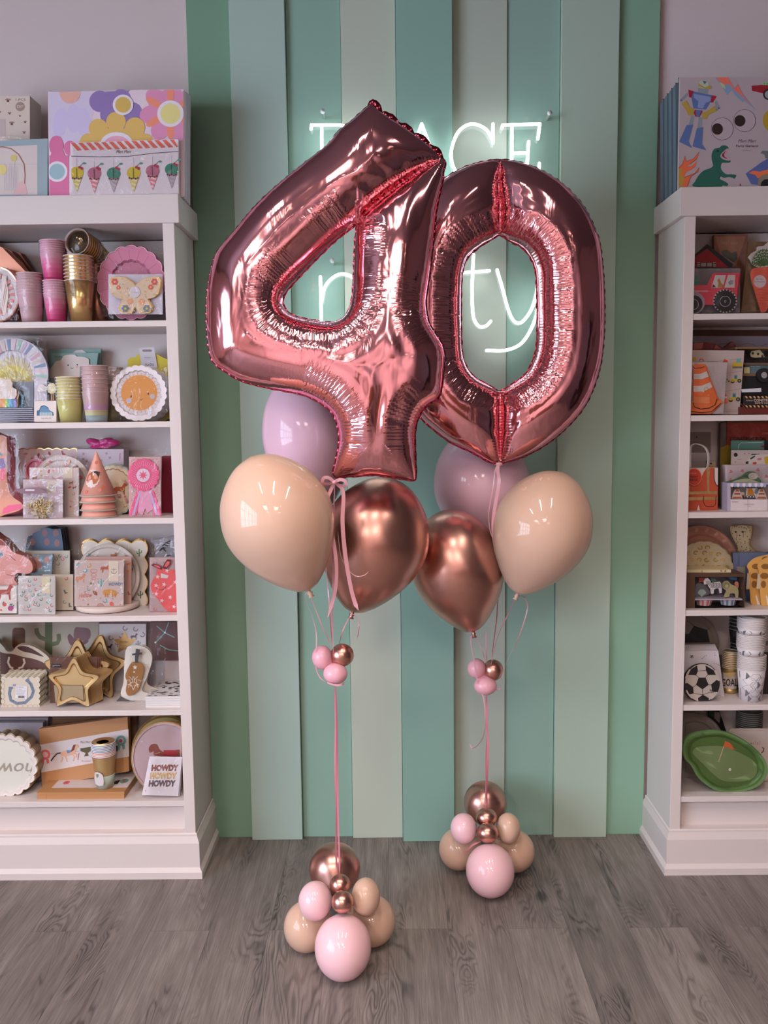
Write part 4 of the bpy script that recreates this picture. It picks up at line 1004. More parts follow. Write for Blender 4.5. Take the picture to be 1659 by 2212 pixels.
for i in range(16): a = rr.uniform(0, 6.28); q = rr.uniform(0, .5)*r; p = Vector((q*math.cos(a), q*math.sin(a), .012+rr.uniform(0, .006))); mb.ball(M_ @ p, (rr.uniform(.003, .008), .002, rr.uniform(.003, .008)), GOLD, 6)
mb.build('crumpled_gold_lid', I.root, I.b)
MB().lathe([(0, -.003), (r*.97, -.002), (r*1.03, .004), (r*1.02, .09)], FILM, M_, 26).build('clear_sleeve', I.root, I.b)
# pink scalloped plates + butterfly napkins
I = Item('plate_pack', 'dusty pink scalloped shell plate pack in shiny wrap, right end of the top shelf', 'plates', 1175, 905, 2.84, Z)
pts = SC(1175, 582, 304, 332, 18, .035)
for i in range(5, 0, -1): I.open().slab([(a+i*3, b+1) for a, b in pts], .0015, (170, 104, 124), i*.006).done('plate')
I.open(); PK = (188, 110, 136); dish(I, pts, PK, PK, .012, (.97, .62, .55)); ring(I, pts, (226, 176, 190), 0, .985, 2)
for i in range(18):
    a = 2*PI*i/18+.1; I.pr(line([(1175+175*math.cos(a), 582+190*math.sin(a)), (1175+296*math.cos(a), 582+322*math.sin(a))], 5), (164, 88, 114), 1, .002)
I.done('plate'); I.film(880, 262, 1475, 905, -.008, jit=.004)
I = Item('napkin_pack', 'clear bag of gold butterfly shaped napkins in front of the pink shell plates', 'napkins', 1210, 868, 2.785, Z)
I.open().slab(R(972, 508, 1456, 866), .006, (190, 178, 190), .012).done('card_backing')
wing = [(1210, 610), (1185, 580), (1120, 540), (1060, 528), (1000, 530), (982, 560), (985, 620), (1000, 680), (1040, 715), (1100, 730), (1080, 760), (1060, 800), (1075, 850), (1120, 862), (1180, 858), (1208, 800)]
bw_ = wing+[(2420-a, b) for a, b in wing[::-1]]
for i in range(4, -1, -1):
    I.open(); I.slab([(a+i*4, b) for a, b in bw_], .0016, GOLDR if i else (214, 186, 156), .002*i)
    if i == 0:
        ring(I, bw_, GOLD, 0, .95)
        rr = random.Random(7)
        for j in range(90):
            x = 1210+(rr.choice((-1, 1)))*rr.uniform(20, 210); y = rr.uniform(550, 850)
            if inpoly((x, y), bw_): I.pr(ST(x, y, rr.uniform(6, 13), .4, 5, rr.random()), rr.choice([GOLD, (206, 176, 120), (150, 160, 160), (226, 190, 150), (220, 150, 120)]), 2)
        for x, y, q, c in ((1028, 575, 32, (206, 78, 76)), (1384, 575, 32, (206, 78, 76)), (1060, 626, 22, (214, 100, 84)), (1350, 622, 26, (214, 90, 84)), (1165, 752, 30, (222, 150, 120)), (1270, 752, 30, (222, 150, 120)), (1122, 815, 36, (104, 120, 128)), (1315, 815, 36, (104, 120, 128))):
            for a in range(6): I.pr(C(x+q*.6*math.cos(a*PI/3), y+q*.6*math.sin(a*PI/3), q*.38, None, 8), c, 3)
            I.pr(C(x, y, q*.3, None, 8), (224, 178, 88), 4)
        I.pr(C(1208, 668, 48, 50, 20), (206, 196, 204), 5); I.text('16 Napkins', 1175, 662, 1245, 680, (200, 160, 110), 6, shear=.3)
    I.done('napkin')
I.film(966, 505, 1462, 870, -.006, jit=.003)
# ------------------------------------------------------------------ shelf 2
Z = ZS[1]
I = Item('plate_pack', 'large round plates with pastel rays and yellow half sun, far left of the second shelf', 'plates', 110, 1830, 2.88, Z)
pts = C(105, 1400, 325, 325, 48)
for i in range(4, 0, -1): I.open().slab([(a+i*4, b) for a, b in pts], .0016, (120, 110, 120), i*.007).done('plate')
I.open(); dish(I, pts, (212, 198, 204), (205, 190, 200), .009, (.97, .66, .62))
cc = [(206, 160, 170), (206, 188, 180), (118, 140, 172), (214, 190, 196), (160, 190, 178), (196, 170, 190), (130, 144, 176), (214, 204, 204)]
for i in range(22):
    a = -PI/2-1.9+i*.175; I.pr([(105+210*math.cos(a), 1400+210*math.sin(a)), (105+312*math.cos(a), 1400+312*math.sin(a)), (105+312*math.cos(a+.11), 1400+312*math.sin(a+.11)), (105+210*math.cos(a+.08), 1400+210*math.sin(a+.08))], cc[i % 8], 1, .001)
I.pr(ST(105, 1440, 215, .8, 22), (206, 186, 140), 1, .008); I.pr(C(105, 1470, 165, 150, 30, PI, 2*PI), (212, 190, 84), 2, .008); I.pr(C(105, 1480, 118, 110, 30, PI, 2*PI), (196, 172, 70), 3, .008)
I.done('plate'); I.film(-30, 1080, 420, 1500, -.008, jit=.003)
I = Item('plate_pack', 'stack of blue grey plates lying flat at the far left of the second shelf', 'plates', 120, 1830, 2.80, Z)
for i in range(7):
    y = 1826-i*18; I.open().slab(RR(-200, y-12, 306-i*2, y, 5), .14, (132, 128, 146)).done('plate')
zt = at(*tf(100, 1705), 2.80).z
I = Item('banner_pack', 'clear bag with a white cloud and rainbow stripe banner, on the flat blue grey plates', 'banner', 120, 1705, 2.81, zt)
I.open().slab(R(-120, 1470, 300, 1705), .05, (116, 118, 132), .02); I.slab([(-100, 1625)]+[(a, b) for a, b in ((-90, 1480), (0, 1432), (50, 1450), (90, 1450), (112, 1480), (110, 1520), (145, 1540), (152, 1590), (130, 1625))], .003, (220, 200, 190))
for i, c in enumerate([(236, 120, 100), (240, 150, 90), (236, 170, 80), (206, 200, 90), (90, 180, 150), (60, 140, 180), (70, 110, 170), (130, 110, 170)]): I.slab(R(-20+i*21-(8 if i == 0 else 0), 1625, 1+i*21, 1700), .003, c)
for x in (182, 165): I.slab([(x-20, 1620), (x, 1550), (x+25, 1610), (x+25, 1700), (x-20, 1700)], .01, (60, 110, 130) if x > 170 else (220, 190, 170), .006)
I.done('banner'); I.film(-20, 1430, 300, 1705, -.008, jit=.003)
I = Item('cupcake_kit', 'white cupcake kit box with blue cloud window and clear top with toppers', 'cupcake kit', 418, 1830, 2.785, Z)
I.open().slab(R(305, 1642, 504, 1830), .055, (216, 200, 196))
I.pr(line([(300, 1642), (504, 1642)], 3), (190, 170, 170))
I.pr([(328, 1775), (330, 1730), (350, 1725), (365, 1690), (395, 1680), (410, 1688), (432, 1700), (440, 1725), (478, 1745), (482, 1775)], (58, 88, 118)); I.pr([(350, 1772), (360, 1720), (372, 1700), (400, 1690), (440, 1720), (460, 1740), (470, 1772)], (88, 128, 160), 2)
I.pr(R(355, 1745, 470, 1775), (140, 166, 172), 3)
for i in range(8): I.pr(R(360+i*14, 1745, 364+i*14, 1775), (200, 200, 200), 4)
I.text('cupcake kit', 368, 1790, 460, 1806, (120, 90, 90), 2)
I.done('box')
I.open().slab(R(306, 1455, 420, 1642), .002, (190, 180, 190), .02); I.slab([(330, 1560), (345, 1500), (380, 1490), (420, 1520), (415, 1560)], .002, (220, 206, 206), .012)
I.slab(SC(464, 1530, 42, 48, 12, .1), .003, (214, 200, 160), .01); I.slab(R(456, 1575, 464, 1642), .002, (190, 150, 110), .012); I.slab(R(472, 1575, 480, 1642), .002, (190, 150, 110), .012); I.done('toppers')
I.film(304, 1445, 506, 1642, -.002, name='clear_lid', jit=.004)
I = Item('napkin_pack', 'teal pack of smiling white cloud napkins standing behind the cups', 'napkins', 660, 1440, 2.93, at(*tf(600, 1480), 2.93).z)
I.b.z = Z
I.open().slab(R(440, 1178, 905, 1860), .01, (118, 150, 142), .02); I.slab([(450, 1300), (470, 1215), (880, 1212), (865, 1850), (440, 1860)], .012, (126, 156, 148), .004)
I.pr([(650, 1215), (680, 1190), (740, 1185), (775, 1212)], (214, 196, 196), 1, .018)
cl = [(418, 1437), (425, 1380), (470, 1330), (500, 1290), (545, 1275), (570, 1240), (620, 1228), (670, 1228), (690, 1245), (750, 1248), (795, 1270), (800, 1320), (850, 1380), (860, 1437)]
I.slab(sp2(cl, 4), .006, (218, 198, 188))
for x, y in ((610, 1322), (692, 1318)): I.pr(C(x, y, 6, 7, 8), (40, 34, 36))
I.pr(arcl(646, 1340, 12, .3, PI-.3, 4), (50, 34, 36)); I.pr(C(690, 1338, 14, 10, 12), (224, 172, 166)); I.text('Meri Meri', 492, 1240, 560, 1252, (50, 70, 70), 1, .002)
I.done('napkins')
cup_pack('cup_pack', 'pale yellow paper cup stack with gold speckled rims on the second shelf', 638, 1432, 1832, 116, 90, 2.80, 8, [(0, 1, (206, 196, 120))], (226, 210, 190), Z, stp=27, rimh=12)
PAS = [(0, .42, (198, 160, 160)), (.42, .6, (196, 150, 178)), (.6, .68, (206, 186, 150)), (.68, .78, (206, 200, 150)), (.78, 1, (168, 184, 188))]
cup_pack('cup_pack', 'clear tube of pastel rainbow striped cups on the second shelf', 868, 1330, 1828, 118, 90, 2.79, 7, PAS, (210, 186, 186), Z, stp=38, rimh=9)
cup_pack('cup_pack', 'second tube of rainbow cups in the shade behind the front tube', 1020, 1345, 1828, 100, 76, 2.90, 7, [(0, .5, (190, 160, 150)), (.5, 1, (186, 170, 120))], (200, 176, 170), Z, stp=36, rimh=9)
I = Item('plate_pack', 'yellow scalloped plate pack with a white hang tag, behind the smiling sun plates', 'plates', 1420, 1820, 2.92, Z)
pts = sp2([(1145, 1310), (1160, 1260), (1215, 1250), (1240, 1225), (1380, 1215), (1440, 1245), (1500, 1275), (1530, 1330), (1535, 1600), (1520, 1800), (1300, 1815), (1160, 1600)], 4)
for i in range(4): I.open().slab([(a+i*2, b) for a, b in pts], .002, (216, 190, 52), i*.008).done('plate')
I.open().slab([(1245, 1170), (1380, 1158), (1412, 1345), (1268, 1345)], .001, (212, 200, 204), -.004); I.pr(RR(1275, 1182, 1360, 1202, 9), (140, 120, 122), 1, -.004); I.text('PartyDeco', 1296, 1250, 1355, 1262, (40, 36, 40), 1, -.004); I.text('PLATES', 1302, 1308, 1378, 1328, (60, 54, 58), 1, -.004, bold=.01); I.done('hang_tag')
I = Item('plate_pack', 'white scalloped plate pack with a smiling orange sun, right end of the second shelf', 'plates', 1240, 1825, 2.80, Z)
pts = SC(1240, 1572, 250, 248, 24, .03)
for i in range(8, 0, -1): I.open(); I.slab([(a+i*8, b+i*2) for a, b in pts], .0016, (206, 194, 196), i*.009); I.done('plate')
I.open(); dish(I, pts, (214, 202, 204), (220, 208, 208), .008, (.96, .82, .78)); 
for i in range(30):
    a = i*2*PI/30; I.pr(line([(1247+163*math.cos(a), 1570+163*math.sin(a)), (1247+(178 if i % 2 else 186)*math.cos(a), 1570+(178 if i % 2 else 186)*math.sin(a))], 4), (212, 130, 70), 1, .007)
I.pr(C(1247, 1570, 162, 160, 40), (218, 142, 62), 1, .008)
I.pr(rotp(C(1176, 1604, 7, 11, 10), 1176, 1604, .2), (60, 34, 40), 2, .008); I.pr(C(1328, 1578, 7, 12, 10), (60, 34, 40), 2, .008); I.pr(arcl(1265, 1622, 12, .1, PI-.1, 4), (70, 34, 30), 2, .008)
I.pr(C(1155, 1640, 24, 23, 16), (190, 176, 190), 2, .008); I.pr(C(1365, 1603, 23, 23, 16), (190, 176, 190), 2, .008)
I.done('plate'); I.film(1000, 1340, 1500, 1820, -.006, jit=.003); 
I = Item('acrylic_stand', 'small clear plate stand holding the smiling sun plates', 'plate stand', 1280, 1825, 2.775, Z); I.open().slab(R(1138, 1655, 1420, 1826), .002, CLEAR).done('lip')
# ------------------------------------------------------------------ shelf 3
use(0, 920, 4.1475); Z = ZS[2]
I = Item('plate_pack', 'pink and peach figure shaped plate stack at the far left of the third shelf', 'plates', 80, 800, 2.82, Z)
pts = sp2([(-200, 80), (0, 82), (40, 90), (62, 130), (60, 400), (75, 560), (120, 640), (190, 690), (200, 740), (60, 790), (-200, 810)], 4)
for i in range(6, -1, -1):
    I.open().slab([(a+i*13, b+i*2) for a, b in pts], .0015, (214, 112, 134) if i else (214, 146, 120), i*.009)
    if i == 0:
        I.pr([(-100, 300), (40, 290), (58, 340), (30, 400), (-100, 380)], (140, 120, 164)); I.pr([(-100, 210), (10, 200), (40, 240), (30, 290), (-100, 300)], (222, 160, 140), 2); I.pr(C(10, 252, 14, 14, 10), (120, 150, 160), 3)
        I.pr([(-100, 400), (50, 380), (55, 470), (0, 500), (-100, 480)], (232, 110, 130), 2); I.pr([(30, 740), (80, 710), (190, 700), (190, 740), (60, 780), (20, 790)], (224, 92, 130), 2)
        for x in (-40, 0, 30): I.pr(line([(x, 410), (x-14, 470)], 5), (240, 180, 190), 3)
    I.done('plate')
I.film(-30, 70, 230, 640, -.01, jit=.005)
PAT = [m_bow([(206, 96, 110), (214, 140, 150)]), m_shoe([(206, 130, 150), (196, 170, 190)]), m_horse([(150, 80, 60), (196, 128, 96)]), m_blob([(206, 96, 96), (190, 70, 90), (226, 180, 150)]), m_star([(196, 150, 90), (206, 90, 110)])]
I = Item('plate_pack', 'gold rimmed scalloped square plates with red boots pattern, at the back of the third shelf', 'plates', 430, 780, 2.94, Z)
pts = SQ(165, 196, 700, 790, 7, 5, 14); I.open().slab(pts, .006, (222, 194, 190)); ring(I, pts, GOLD, 0, .97); I.scatter(R(180, 215, 690, 420), [m_boot([(186, 72, 88), (206, 110, 120)]), m_blob([(190, 70, 86), (206, 140, 140)])], 62, 3); I.done('plate')
I = Item('plate_pack', 'pink glossy plate peeking out at the left behind the patterned napkins', 'plates', 300, 780, 2.90, Z)
I.open(); dish(I, C(320, 400, 98, 108, 30), (196, 96, 116), (226, 150, 160)); I.done('plate')
I = Item('plate_pack', 'round white plate pack with small pink and red charms pattern on the third shelf', 'plates', 530, 800, 2.87, Z)
pts = C(550, 520, 258, 258, 44)
for i in range(6, 0, -1): I.open().slab([(a+i*6, b+2*i) for a, b in pts], .0014, (196, 176, 172), i*.008).done('plate')
I.open(); dish(I, pts, (220, 202, 198), (216, 196, 190), .006, (.95, .85, .8)); I.scatter(C(550, 500, 235, 230, 30), PAT, 62, 5, 3); I.done('plate'); I.film(310, 262, 800, 560, -.006)
I = napkins('napkin_pack', 'large white napkin pack with a cream label and horse and bow pattern, third shelf', 265, 374, 705, 815, 2.815, .05, Z, (222, 204, 198), edge=(204, 186, 182))
I.scatter(R(268, 378, 565, 700), PAT, 58, 8); I.scatter(R(600, 480, 703, 800), PAT, 50, 18); I.pr(R(572, 376, 652, 470), (214, 196, 172), 3); I.done('napkin'); I.film(262, 370, 712, 812, -.004)
I = napkins('napkin_pack', 'small pink horseshoe print napkin pack in front of the larger pack, third shelf', 208, 480, 562, 828, 2.775, .03, Z, (214, 192, 194), edge=(196, 172, 176))
I.scatter(R(212, 484, 440, 640), [m_shoe([(206, 120, 140), (196, 160, 180), (214, 150, 150)])], 52, 2); I.scatter(R(490, 520, 560, 820), [m_shoe([(206, 120, 140), (196, 160, 180)])], 50, 3)
I.pr(R(420, 490, 504, 600), (206, 190, 180), 3); I.pr(arcl(464, 545, 20, 0, PI, 5), (140, 120, 112), 4); I.pr(line([(442, 530), (486, 530)], 4), (140, 120, 112), 4); I.pr(line([(464, 530), (464, 562)], 4), (140, 120, 112), 4); I.done('napkin'); I.film(204, 476, 566, 826, -.004, jit=.003)
I = Item('confetti_bag', 'clear bag of gold horseshoe confetti with a mauve hang card, third shelf front', 'confetti', 345, 832, 2.755, Z)
mb = MB(); rr = random.Random(9)
for i in range(95):
    a = rr.uniform(0, 6.28); q = math.sqrt(rr.random()); x, y = 358+118*q*math.cos(a), 738+92*q*math.sin(a); p = at(*tf(x, y), 2.756+rr.uniform(0, .014)); r = .0052
    tq = Matrix.Translation(p) @ Matrix.Rotation(rr.uniform(0, 6), 4, 'Y') @ Matrix.Rotation(rr.uniform(-.9, .9), 4, 'X')
    mb.tube([tq @ Vector((r*math.cos(t*.6), 0, r*math.sin(t*.6))) for t in range(9)], .0013, mat((244, 214, 150), .3, .7, name='gold_confetti'), 4)
o = mb.build('confetti', I.root, I.b); o['kind'] = 'stuff'
I.open().slab([(135, 565), (350, 552), (432, 604), (180, 606)], .001, (126, 92, 104), -.002); I.pr(RR(225, 568, 310, 584, 7), (200, 180, 190), 1, -.002); I.done('hang_card')
I.film(206, 604, 500, 830, -.006, jit=.003)
# party hats
root = thing('party_hat_stack', 'stack of peach cone party hats with a brown horse head medallion', 'party hats', (at(*tf(890, 835), 2.80).x, 2.80, Z)); o = Vector(root.location); s_ = 2.80/FP/4.1475
for i in range(4):
    zb = (834-[640, 700, 772, 832][3-i])*s_*-1+0; base = [0, 62, 134, 192][i]*s_; r = [165, 164, 164, 165][i]*s_; top = at(*tf(858, 222), 2.8).z-Z if i == 3 else base+.05
    Mx = Matrix.Translation(o+Vector((0, 0, base)))
    mb = MB()
    if i == 3: mb.lathe([(r*.96, 0), (r*.04, (top-base)*.97), (.0005, top-base)], cm((222, 152, 134)), Mx, 40)
    else: mb.lathe([(r*.96, 0), (r*.80, (top-base)*.55)], cm((222, 152, 134)), Mx, 40)
    mb.build('party_hat', root, o)
    nn = MB(); nn.lathe([(r*.95, .0005), (r*1.0, .0005), (r*1.01, .003), (r*.95, .0045)], cm((168, 166, 152)), Mx, 64, fn=lambda a: 1+.012*math.sin(a*26)); nn.build('scalloped_rim', root, o)
# medallion + dots, wrapped on the top cone
top = at(*tf(858, 222), 2.8).z-Z; base = 192*s_; r = 165*s_*.96; hh = top-base
def oncone(x, z, off=.0012):
    rz = r*(1-z/hh); x = max(-rz*.98, min(rz*.98, x)); return o+Vector((x, -math.sqrt(max(0, rz*rz-x*x))-off, base+z))
mb = MB()
def conepatch(pts, m, off):
    V = [oncone((a-890)*s_, (640-b)*s_, off) for a, b in pts]; c = oncone((sum(p[0] for p in pts)/len(pts)-890)*s_, (640-sum(p[1] for p in pts)/len(pts))*s_, off)
    n = len(V); fs = []
    for i in range(n):
        a, b = i, (i+1) % n; fs.append((a, b, n) if (V[b]-V[a]).cross(c-V[a]).y < 0 else (b, a, n))
    mb.add(V+[c], fs, cm(m))
conepatch(SC(872, 480, 66, 78, 14, .06), (216, 196, 188), .001); conepatch([(815, 490), (835, 440), (870, 420), (930, 425), (935, 470), (915, 520), (890, 530), (885, 490), (850, 490), (822, 500)], (172, 92, 50), .0016); conepatch([(862, 425), (900, 412), (938, 425), (930, 470), (905, 435)], (40, 30, 32), .002)
for x, y, c in ((900, 340, (206, 100, 84)), (830, 596, (206, 100, 84)), (948, 580, (214, 128, 104)), (840, 380, (214, 128, 104)), (975, 560, (206, 100, 84))): conepatch(C(x, y, 14, 16, 10), c, .001)
mb.build('printed_motif', root, o)
I = Item('gift_box', 'white box with tiny speckles standing at the back, under the magenta balloons', 'box', 900, 800, 2.90, Z)
I.open().slab(R(690, 208, 1108, 800), .06, (196, 176, 186)); I.scatter(R(700, 215, 1050, 340), [m_star([(160, 130, 150)], 4)], 60, 3); I.text('PartyDeco', 1040, 270, 1105, 288, (170, 60, 80), 2, rot=PI/2); I.done('box')
zt = at(*tf(900, 210), 2.90).z
I = Item('balloon_pack', 'magenta balloons in a clear bag lying on the white box, third shelf', 'balloons', 930, 210, 2.90, zt)
MAG = mat((226, 30, 140), .3, coat=.3, name='magenta_latex'); mb = MB()
for x, y, rx, ry, a in ((870, 160, 110, 42, .35), (950, 150, 90, 44, -.2), (1010, 150, 70, 36, .1), (880, 190, 80, 18, 0), (950, 190, 60, 18, 0)):
    mb.ball(at(*tf(x, y), 2.93)+Vector((0, 0, .0)), (rx*s_, .02, ry*s_), MAG, 16, Matrix.Rotation(a, 4, 'Y'))
mb.build('balloons', I.root, I.b); I.film(740, 90, 1150, 208, 0, jit=.008)
I = Item('plate_pack', 'round cream plate pack with galloping horse and mint scalloped edge, right of the hats', 'plates', 1060, 810, 2.87, Z)
pts = SC(1010, 575, 215, 235, 22, .03)
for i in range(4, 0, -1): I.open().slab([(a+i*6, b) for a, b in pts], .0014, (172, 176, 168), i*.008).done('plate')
I.open(); dish(I, pts, (218, 200, 176), (170, 182, 172), .007, (.93, .82, .78)); m_horse([(176, 84, 52)])(I, 1075, 570, 55, random, 2, .004); I.scatter([(1000, 380), (1150, 420), (1165, 760), (1070, 780), (1000, 500)], [m_shoe([(206, 180, 130)]), m_blob([(206, 110, 90), (190, 120, 140)]), m_dot((206, 90, 100))], 60, 4, 1); I.done('plate')
I = Item('party_bag', 'dark red pack at the right end of the third shelf, behind the rosette napkins', 'pack', 1520, 815, 2.90, Z); I.open().slab([(1450, 270), (1520, 270), (1565, 420), (1568, 815), (1450, 815)], .04, (134, 20, 44)).done('pack')
I = napkins('napkin_pack', 'tall napkin pack with a hot pink award rosette on the front, third shelf', 1156, 278, 1440, 812, 2.80, .06, Z, (222, 208, 204), edge=(196, 150, 150))
I.scatter(R(1165, 285, 1435, 805), [m_dot((150, 110, 100))], 26, 6, 1); ph = (232, 82, 130)
for q in (1, -1):
    I.slab([(1300+q*20, 570), (1300+q*72, 575), (1300+q*150, 800), (1300+q*78, 800)], .002, ph, -.003); I.pr([(1300+q*30, 570), (1300+q*50, 575), (1300+q*118, 800), (1300+q*95, 800)], (190, 170, 210), 1, -.003)
I.slab([(1262, 570), (1340, 570), (1372, 745), (1320, 780), (1300, 740), (1275, 800), (1235, 770)], .002, (226, 150, 182), -.004)
I.slab(SC(1286, 440, 138, 144, 18, .06), .002, ph, -.006)
for i in range(36): a = i*PI/18; I.pr(line([(1286+75*math.cos(a), 440+78*math.sin(a)), (1286+116*math.cos(a), 440+122*math.sin(a))], 3), (240, 160, 190), 1, -.006)
I.pr(C(1282, 442, 60, 60, 24), (222, 196, 212), 1, -.006); I.pr(ST(1282, 442, 46, .4, 8), (226, 76, 120), 2, -.006); I.done('napkin'); I.film(1150, 265, 1450, 815, -.012, jit=.003); I.film(1220, 200, 1530, 275, .02, jit=.006, name='clear_bag_top')
# ------------------------------------------------------------------ shelf 4
Z = ZS[3]
I = Item('plate_pack', 'blue scalloped plates with brown spots standing at the back of the fourth shelf', 'plates', 420, 1250, 2.92, Z)
pts = sp2([(240, 1300), (245, 1010), (280, 995), (300, 960), (350, 945), (380, 915), (430, 912), (470, 925), (520, 925), (550, 960), (552, 1300)], 3)
for i in range(3, -1, -1):
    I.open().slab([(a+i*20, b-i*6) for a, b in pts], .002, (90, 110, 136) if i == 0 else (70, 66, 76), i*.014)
    if i == 0:
        for x, y in ((400, 960), (500, 960), (420, 1040), (290, 1040), (510, 1050)): I.pr(C(x, y, 26, 34, 12), (150, 110, 112))
    I.done('plate')
HS = [m_shoe([(200, 90, 100), (90, 130, 130), (150, 160, 180), (70, 110, 110), (214, 150, 150)])]
I = napkins('napkin_pack', 'horseshoe print napkin pack at the back left of the fourth shelf, standing tallest', 230, 1118, 625, 1650, 2.88, .05, Z, (206, 198, 180), edge=(190, 180, 166)); I.scatter(R(480, 1125, 622, 1320), HS, 56, 5); I.scatter(R(240, 1125, 400, 1300), HS, 56, 7); I.done('napkin')
I = Item('napkin_pack', 'blue grey elephant print napkins in a shiny bag before the tall horseshoe pack', 'napkins', 380, 1320, 2.85, at(*tf(380, 1330), 2.85).z); I.b.z = Z
I.open().slab([(290, 1160), (470, 1150), (480, 1660), (290, 1660)], .01, (120, 138, 150))
for x, y in ((330, 1200), (420, 1200), (350, 1250)): I.pr(C(x, y, 24, 34, 10), (180, 130, 130))
I.done('napkins'); I.film(280, 1150, 500, 1320, -.004, jit=.004)
I = napkins('napkin_pack', 'horseshoe print napkin pack behind the foremost one, fourth shelf', 380, 1332, 655, 1650, 2.82, .05, Z, (212, 200, 184), edge=(190, 176, 160)); I.scatter(R(540, 1340, 652, 1640), HS+[m_boot([(90, 110, 110), (176, 70, 70)])], 58, 9); I.done('napkin')
I = napkins('napkin_pack', 'foremost small horseshoe print napkin pack with cream label, fourth shelf', 165, 1345, 495, 1690, 2.77, .035, Z, (216, 208, 204), edge=(196, 186, 180))
I.scatter(R(170, 1350, 490, 1680), HS, 54, 11); I.pr(R(372, 1352, 448, 1500), (214, 198, 166), 3); I.pr(arcl(410, 1425, 18, 0, PI, 4), (150, 130, 110), 4); I.done('napkin'); I.film(162, 1340, 500, 1690, -.005, jit=.003)
I = Item('plate_pack', 'pink horse head shaped plates at the far left of the fourth shelf', 'plates', 100, 1600, 2.82, at(*tf(100, 1430), 2.82).z); I.b.z = Z
pts = sp2([(-150, 980), (0, 1010), (60, 1060), (120, 1130), (220, 1170), (280, 1220), (292, 1290), (250, 1325), (150, 1320), (130, 1380), (160, 1440), (160, 1660), (-150, 1660)], 4)
for i in range(5, 0, -1): I.open().slab([(a+i*12, b-i*3) for a, b in pts], .0015, (176, 110, 96), i*.009).done('plate')
I.open().slab(pts, .002, (222, 150, 142)); I.pr([(-100, 990), (0, 1020), (80, 1075), (0, 1070), (-100, 1060)], (150, 70, 56)); I.pr(C(10, 1152, 18, 22, 12), (110, 140, 156)); I.pr(C(10, 1150, 8, 10, 8), (40, 40, 50), 2); I.pr(line([(90, 1160), (110, 1185), (140, 1205)], 5), (120, 60, 60)); I.pr(arcl(235, 1225, 12, 1, 4.4, 5), (150, 70, 70)); I.pr(line([(60, 1330), (120, 1345), (160, 1330)], 5), (160, 90, 90)); I.pr(C(110, 1270, 60, 30), (226, 162, 156)); I.done('plate'); I.film(-30, 1010, 290, 1430, -.006, jit=.004)
I = Item('napkin_pack', 'small white napkin pack with red brown horse and berries, far left of the fourth shelf', 'napkins', 50, 1680, 2.775, Z)
for i in range(5): I.open().slab(R(-120, 1440+i*2, 150, 1680), .004, (216, 200, 190), i*.005) ; i and I.done('napkin'); 
I.done('napkin'); I.open().slab(R(-120, 1440, 150, 1680), .001, (220, 204, 196), -.002); m_horse([(170, 70, 56)])(I, 40, 1500, 74, random, 1, -.002)
for x, y, c, q in ((40, 1600, (206, 80, 80), 20), (96, 1634, (170, 60, 120), 27), (10, 1650, (206, 80, 80), 10)): I.pr(C(x, y, q, q*.9, 14), c, 1, -.002)
for x, y in ((105, 1600), (120, 1610), (92, 1600), (30, 1582)): I.pr(rotp(C(x, y, 12, 5, 8), x, y, -.9), (60, 110, 90), 2, -.002)
I.done('napkin'); I.film(-30, 1436, 154, 1678, -.006)
COW = [m_cactus([(76, 116, 104), (96, 140, 140)]), m_horse([(170, 96, 60), (196, 120, 70)]), m_star([(150, 110, 60)]), m_shoe([(150, 170, 180), (120, 140, 160)]), m_dot((214, 110, 110)), m_boot([(104, 60, 50), (140, 80, 60)]), m_blob([(196, 150, 80), (190, 90, 80)])]
I = Item('plate_pack', 'gold edged scalloped square plates with cactus and boot pattern, back of the fourth shelf', 'plates', 1030, 1600, 2.90, Z)
pts = SQ(728, 1022, 1325, 1640, 4, 4, 30)
for i in range(3, 0, -1): I.open(); I.slab([(a+i*3, b-i*5) for a, b in pts], .002, GOLD, i*.01); I.done('plate')
I.open().slab(pts, .002, (216, 204, 192)); ring(I, pts, GOLD, 0, .975); I.scatter(R(750, 1060, 1310, 1600), [m_cactus([(96, 130, 80), (76, 110, 70)]), m_boot([(110, 52, 40), (140, 80, 50)]), m_star([(170, 140, 60)]), m_blob([(120, 70, 50), (176, 130, 80)])], 96, 6); I.done('plate')
I = Item('cake_stand', 'round low white tray under the cowboy napkins on the fourth shelf', 'tray', 965, 1680, 2.865, Z)
MB().lathe([(.0, .001), (.205*1.0*.46, .001), (.205*.5, .006), (.205*.5, .017), (.205*.485, .020), (0, .019)], cm((206, 186, 176)), Matrix.Translation((at(*tf(968, 1640), 2.865).x, 2.866, Z)), 48).build('tray', I.root, I.b)
Z4 = Z+.0205
I = Item('plate_pack', 'round cream plate pack with cowboy doodles, behind the howdy napkins', 'plates', 980, 1640, 2.88, Z4)
pts = C(965, 1350, 285, 295, 44)
for i in range(4, 0, -1): I.open().slab([(a+i*5, b+i) for a, b in pts], .0014, (196, 180, 168), i*.006).done('plate')
I.open(); dish(I, pts, (214, 200, 192), (206, 190, 180), .006, (.96, .9, .86)); I.scatter(C(955, 1340, 255, 265, 30), COW, 74, 8, 3); I.done('plate'); I.film(700, 1060, 1240, 1300, -.006)
for j in (1,):
    I = napkins('napkin_pack', 'second cowboy napkin pack directly behind the one reading howdy', 760, 1172, 1178, 1610, 2.835, .03, Z4, (216, 202, 194), edge=(176, 136, 126)); I.scatter(R(1120, 1180, 1175, 1600), COW, 50, 15); I.done('napkin')
I = napkins('napkin_pack', 'cowboy napkin pack reading howdy and yeehaw, with cactus, bison and horses', 668, 1205, 1108, 1636, 2.80, .03, Z4, (222, 208, 206), edge=(196, 170, 164))
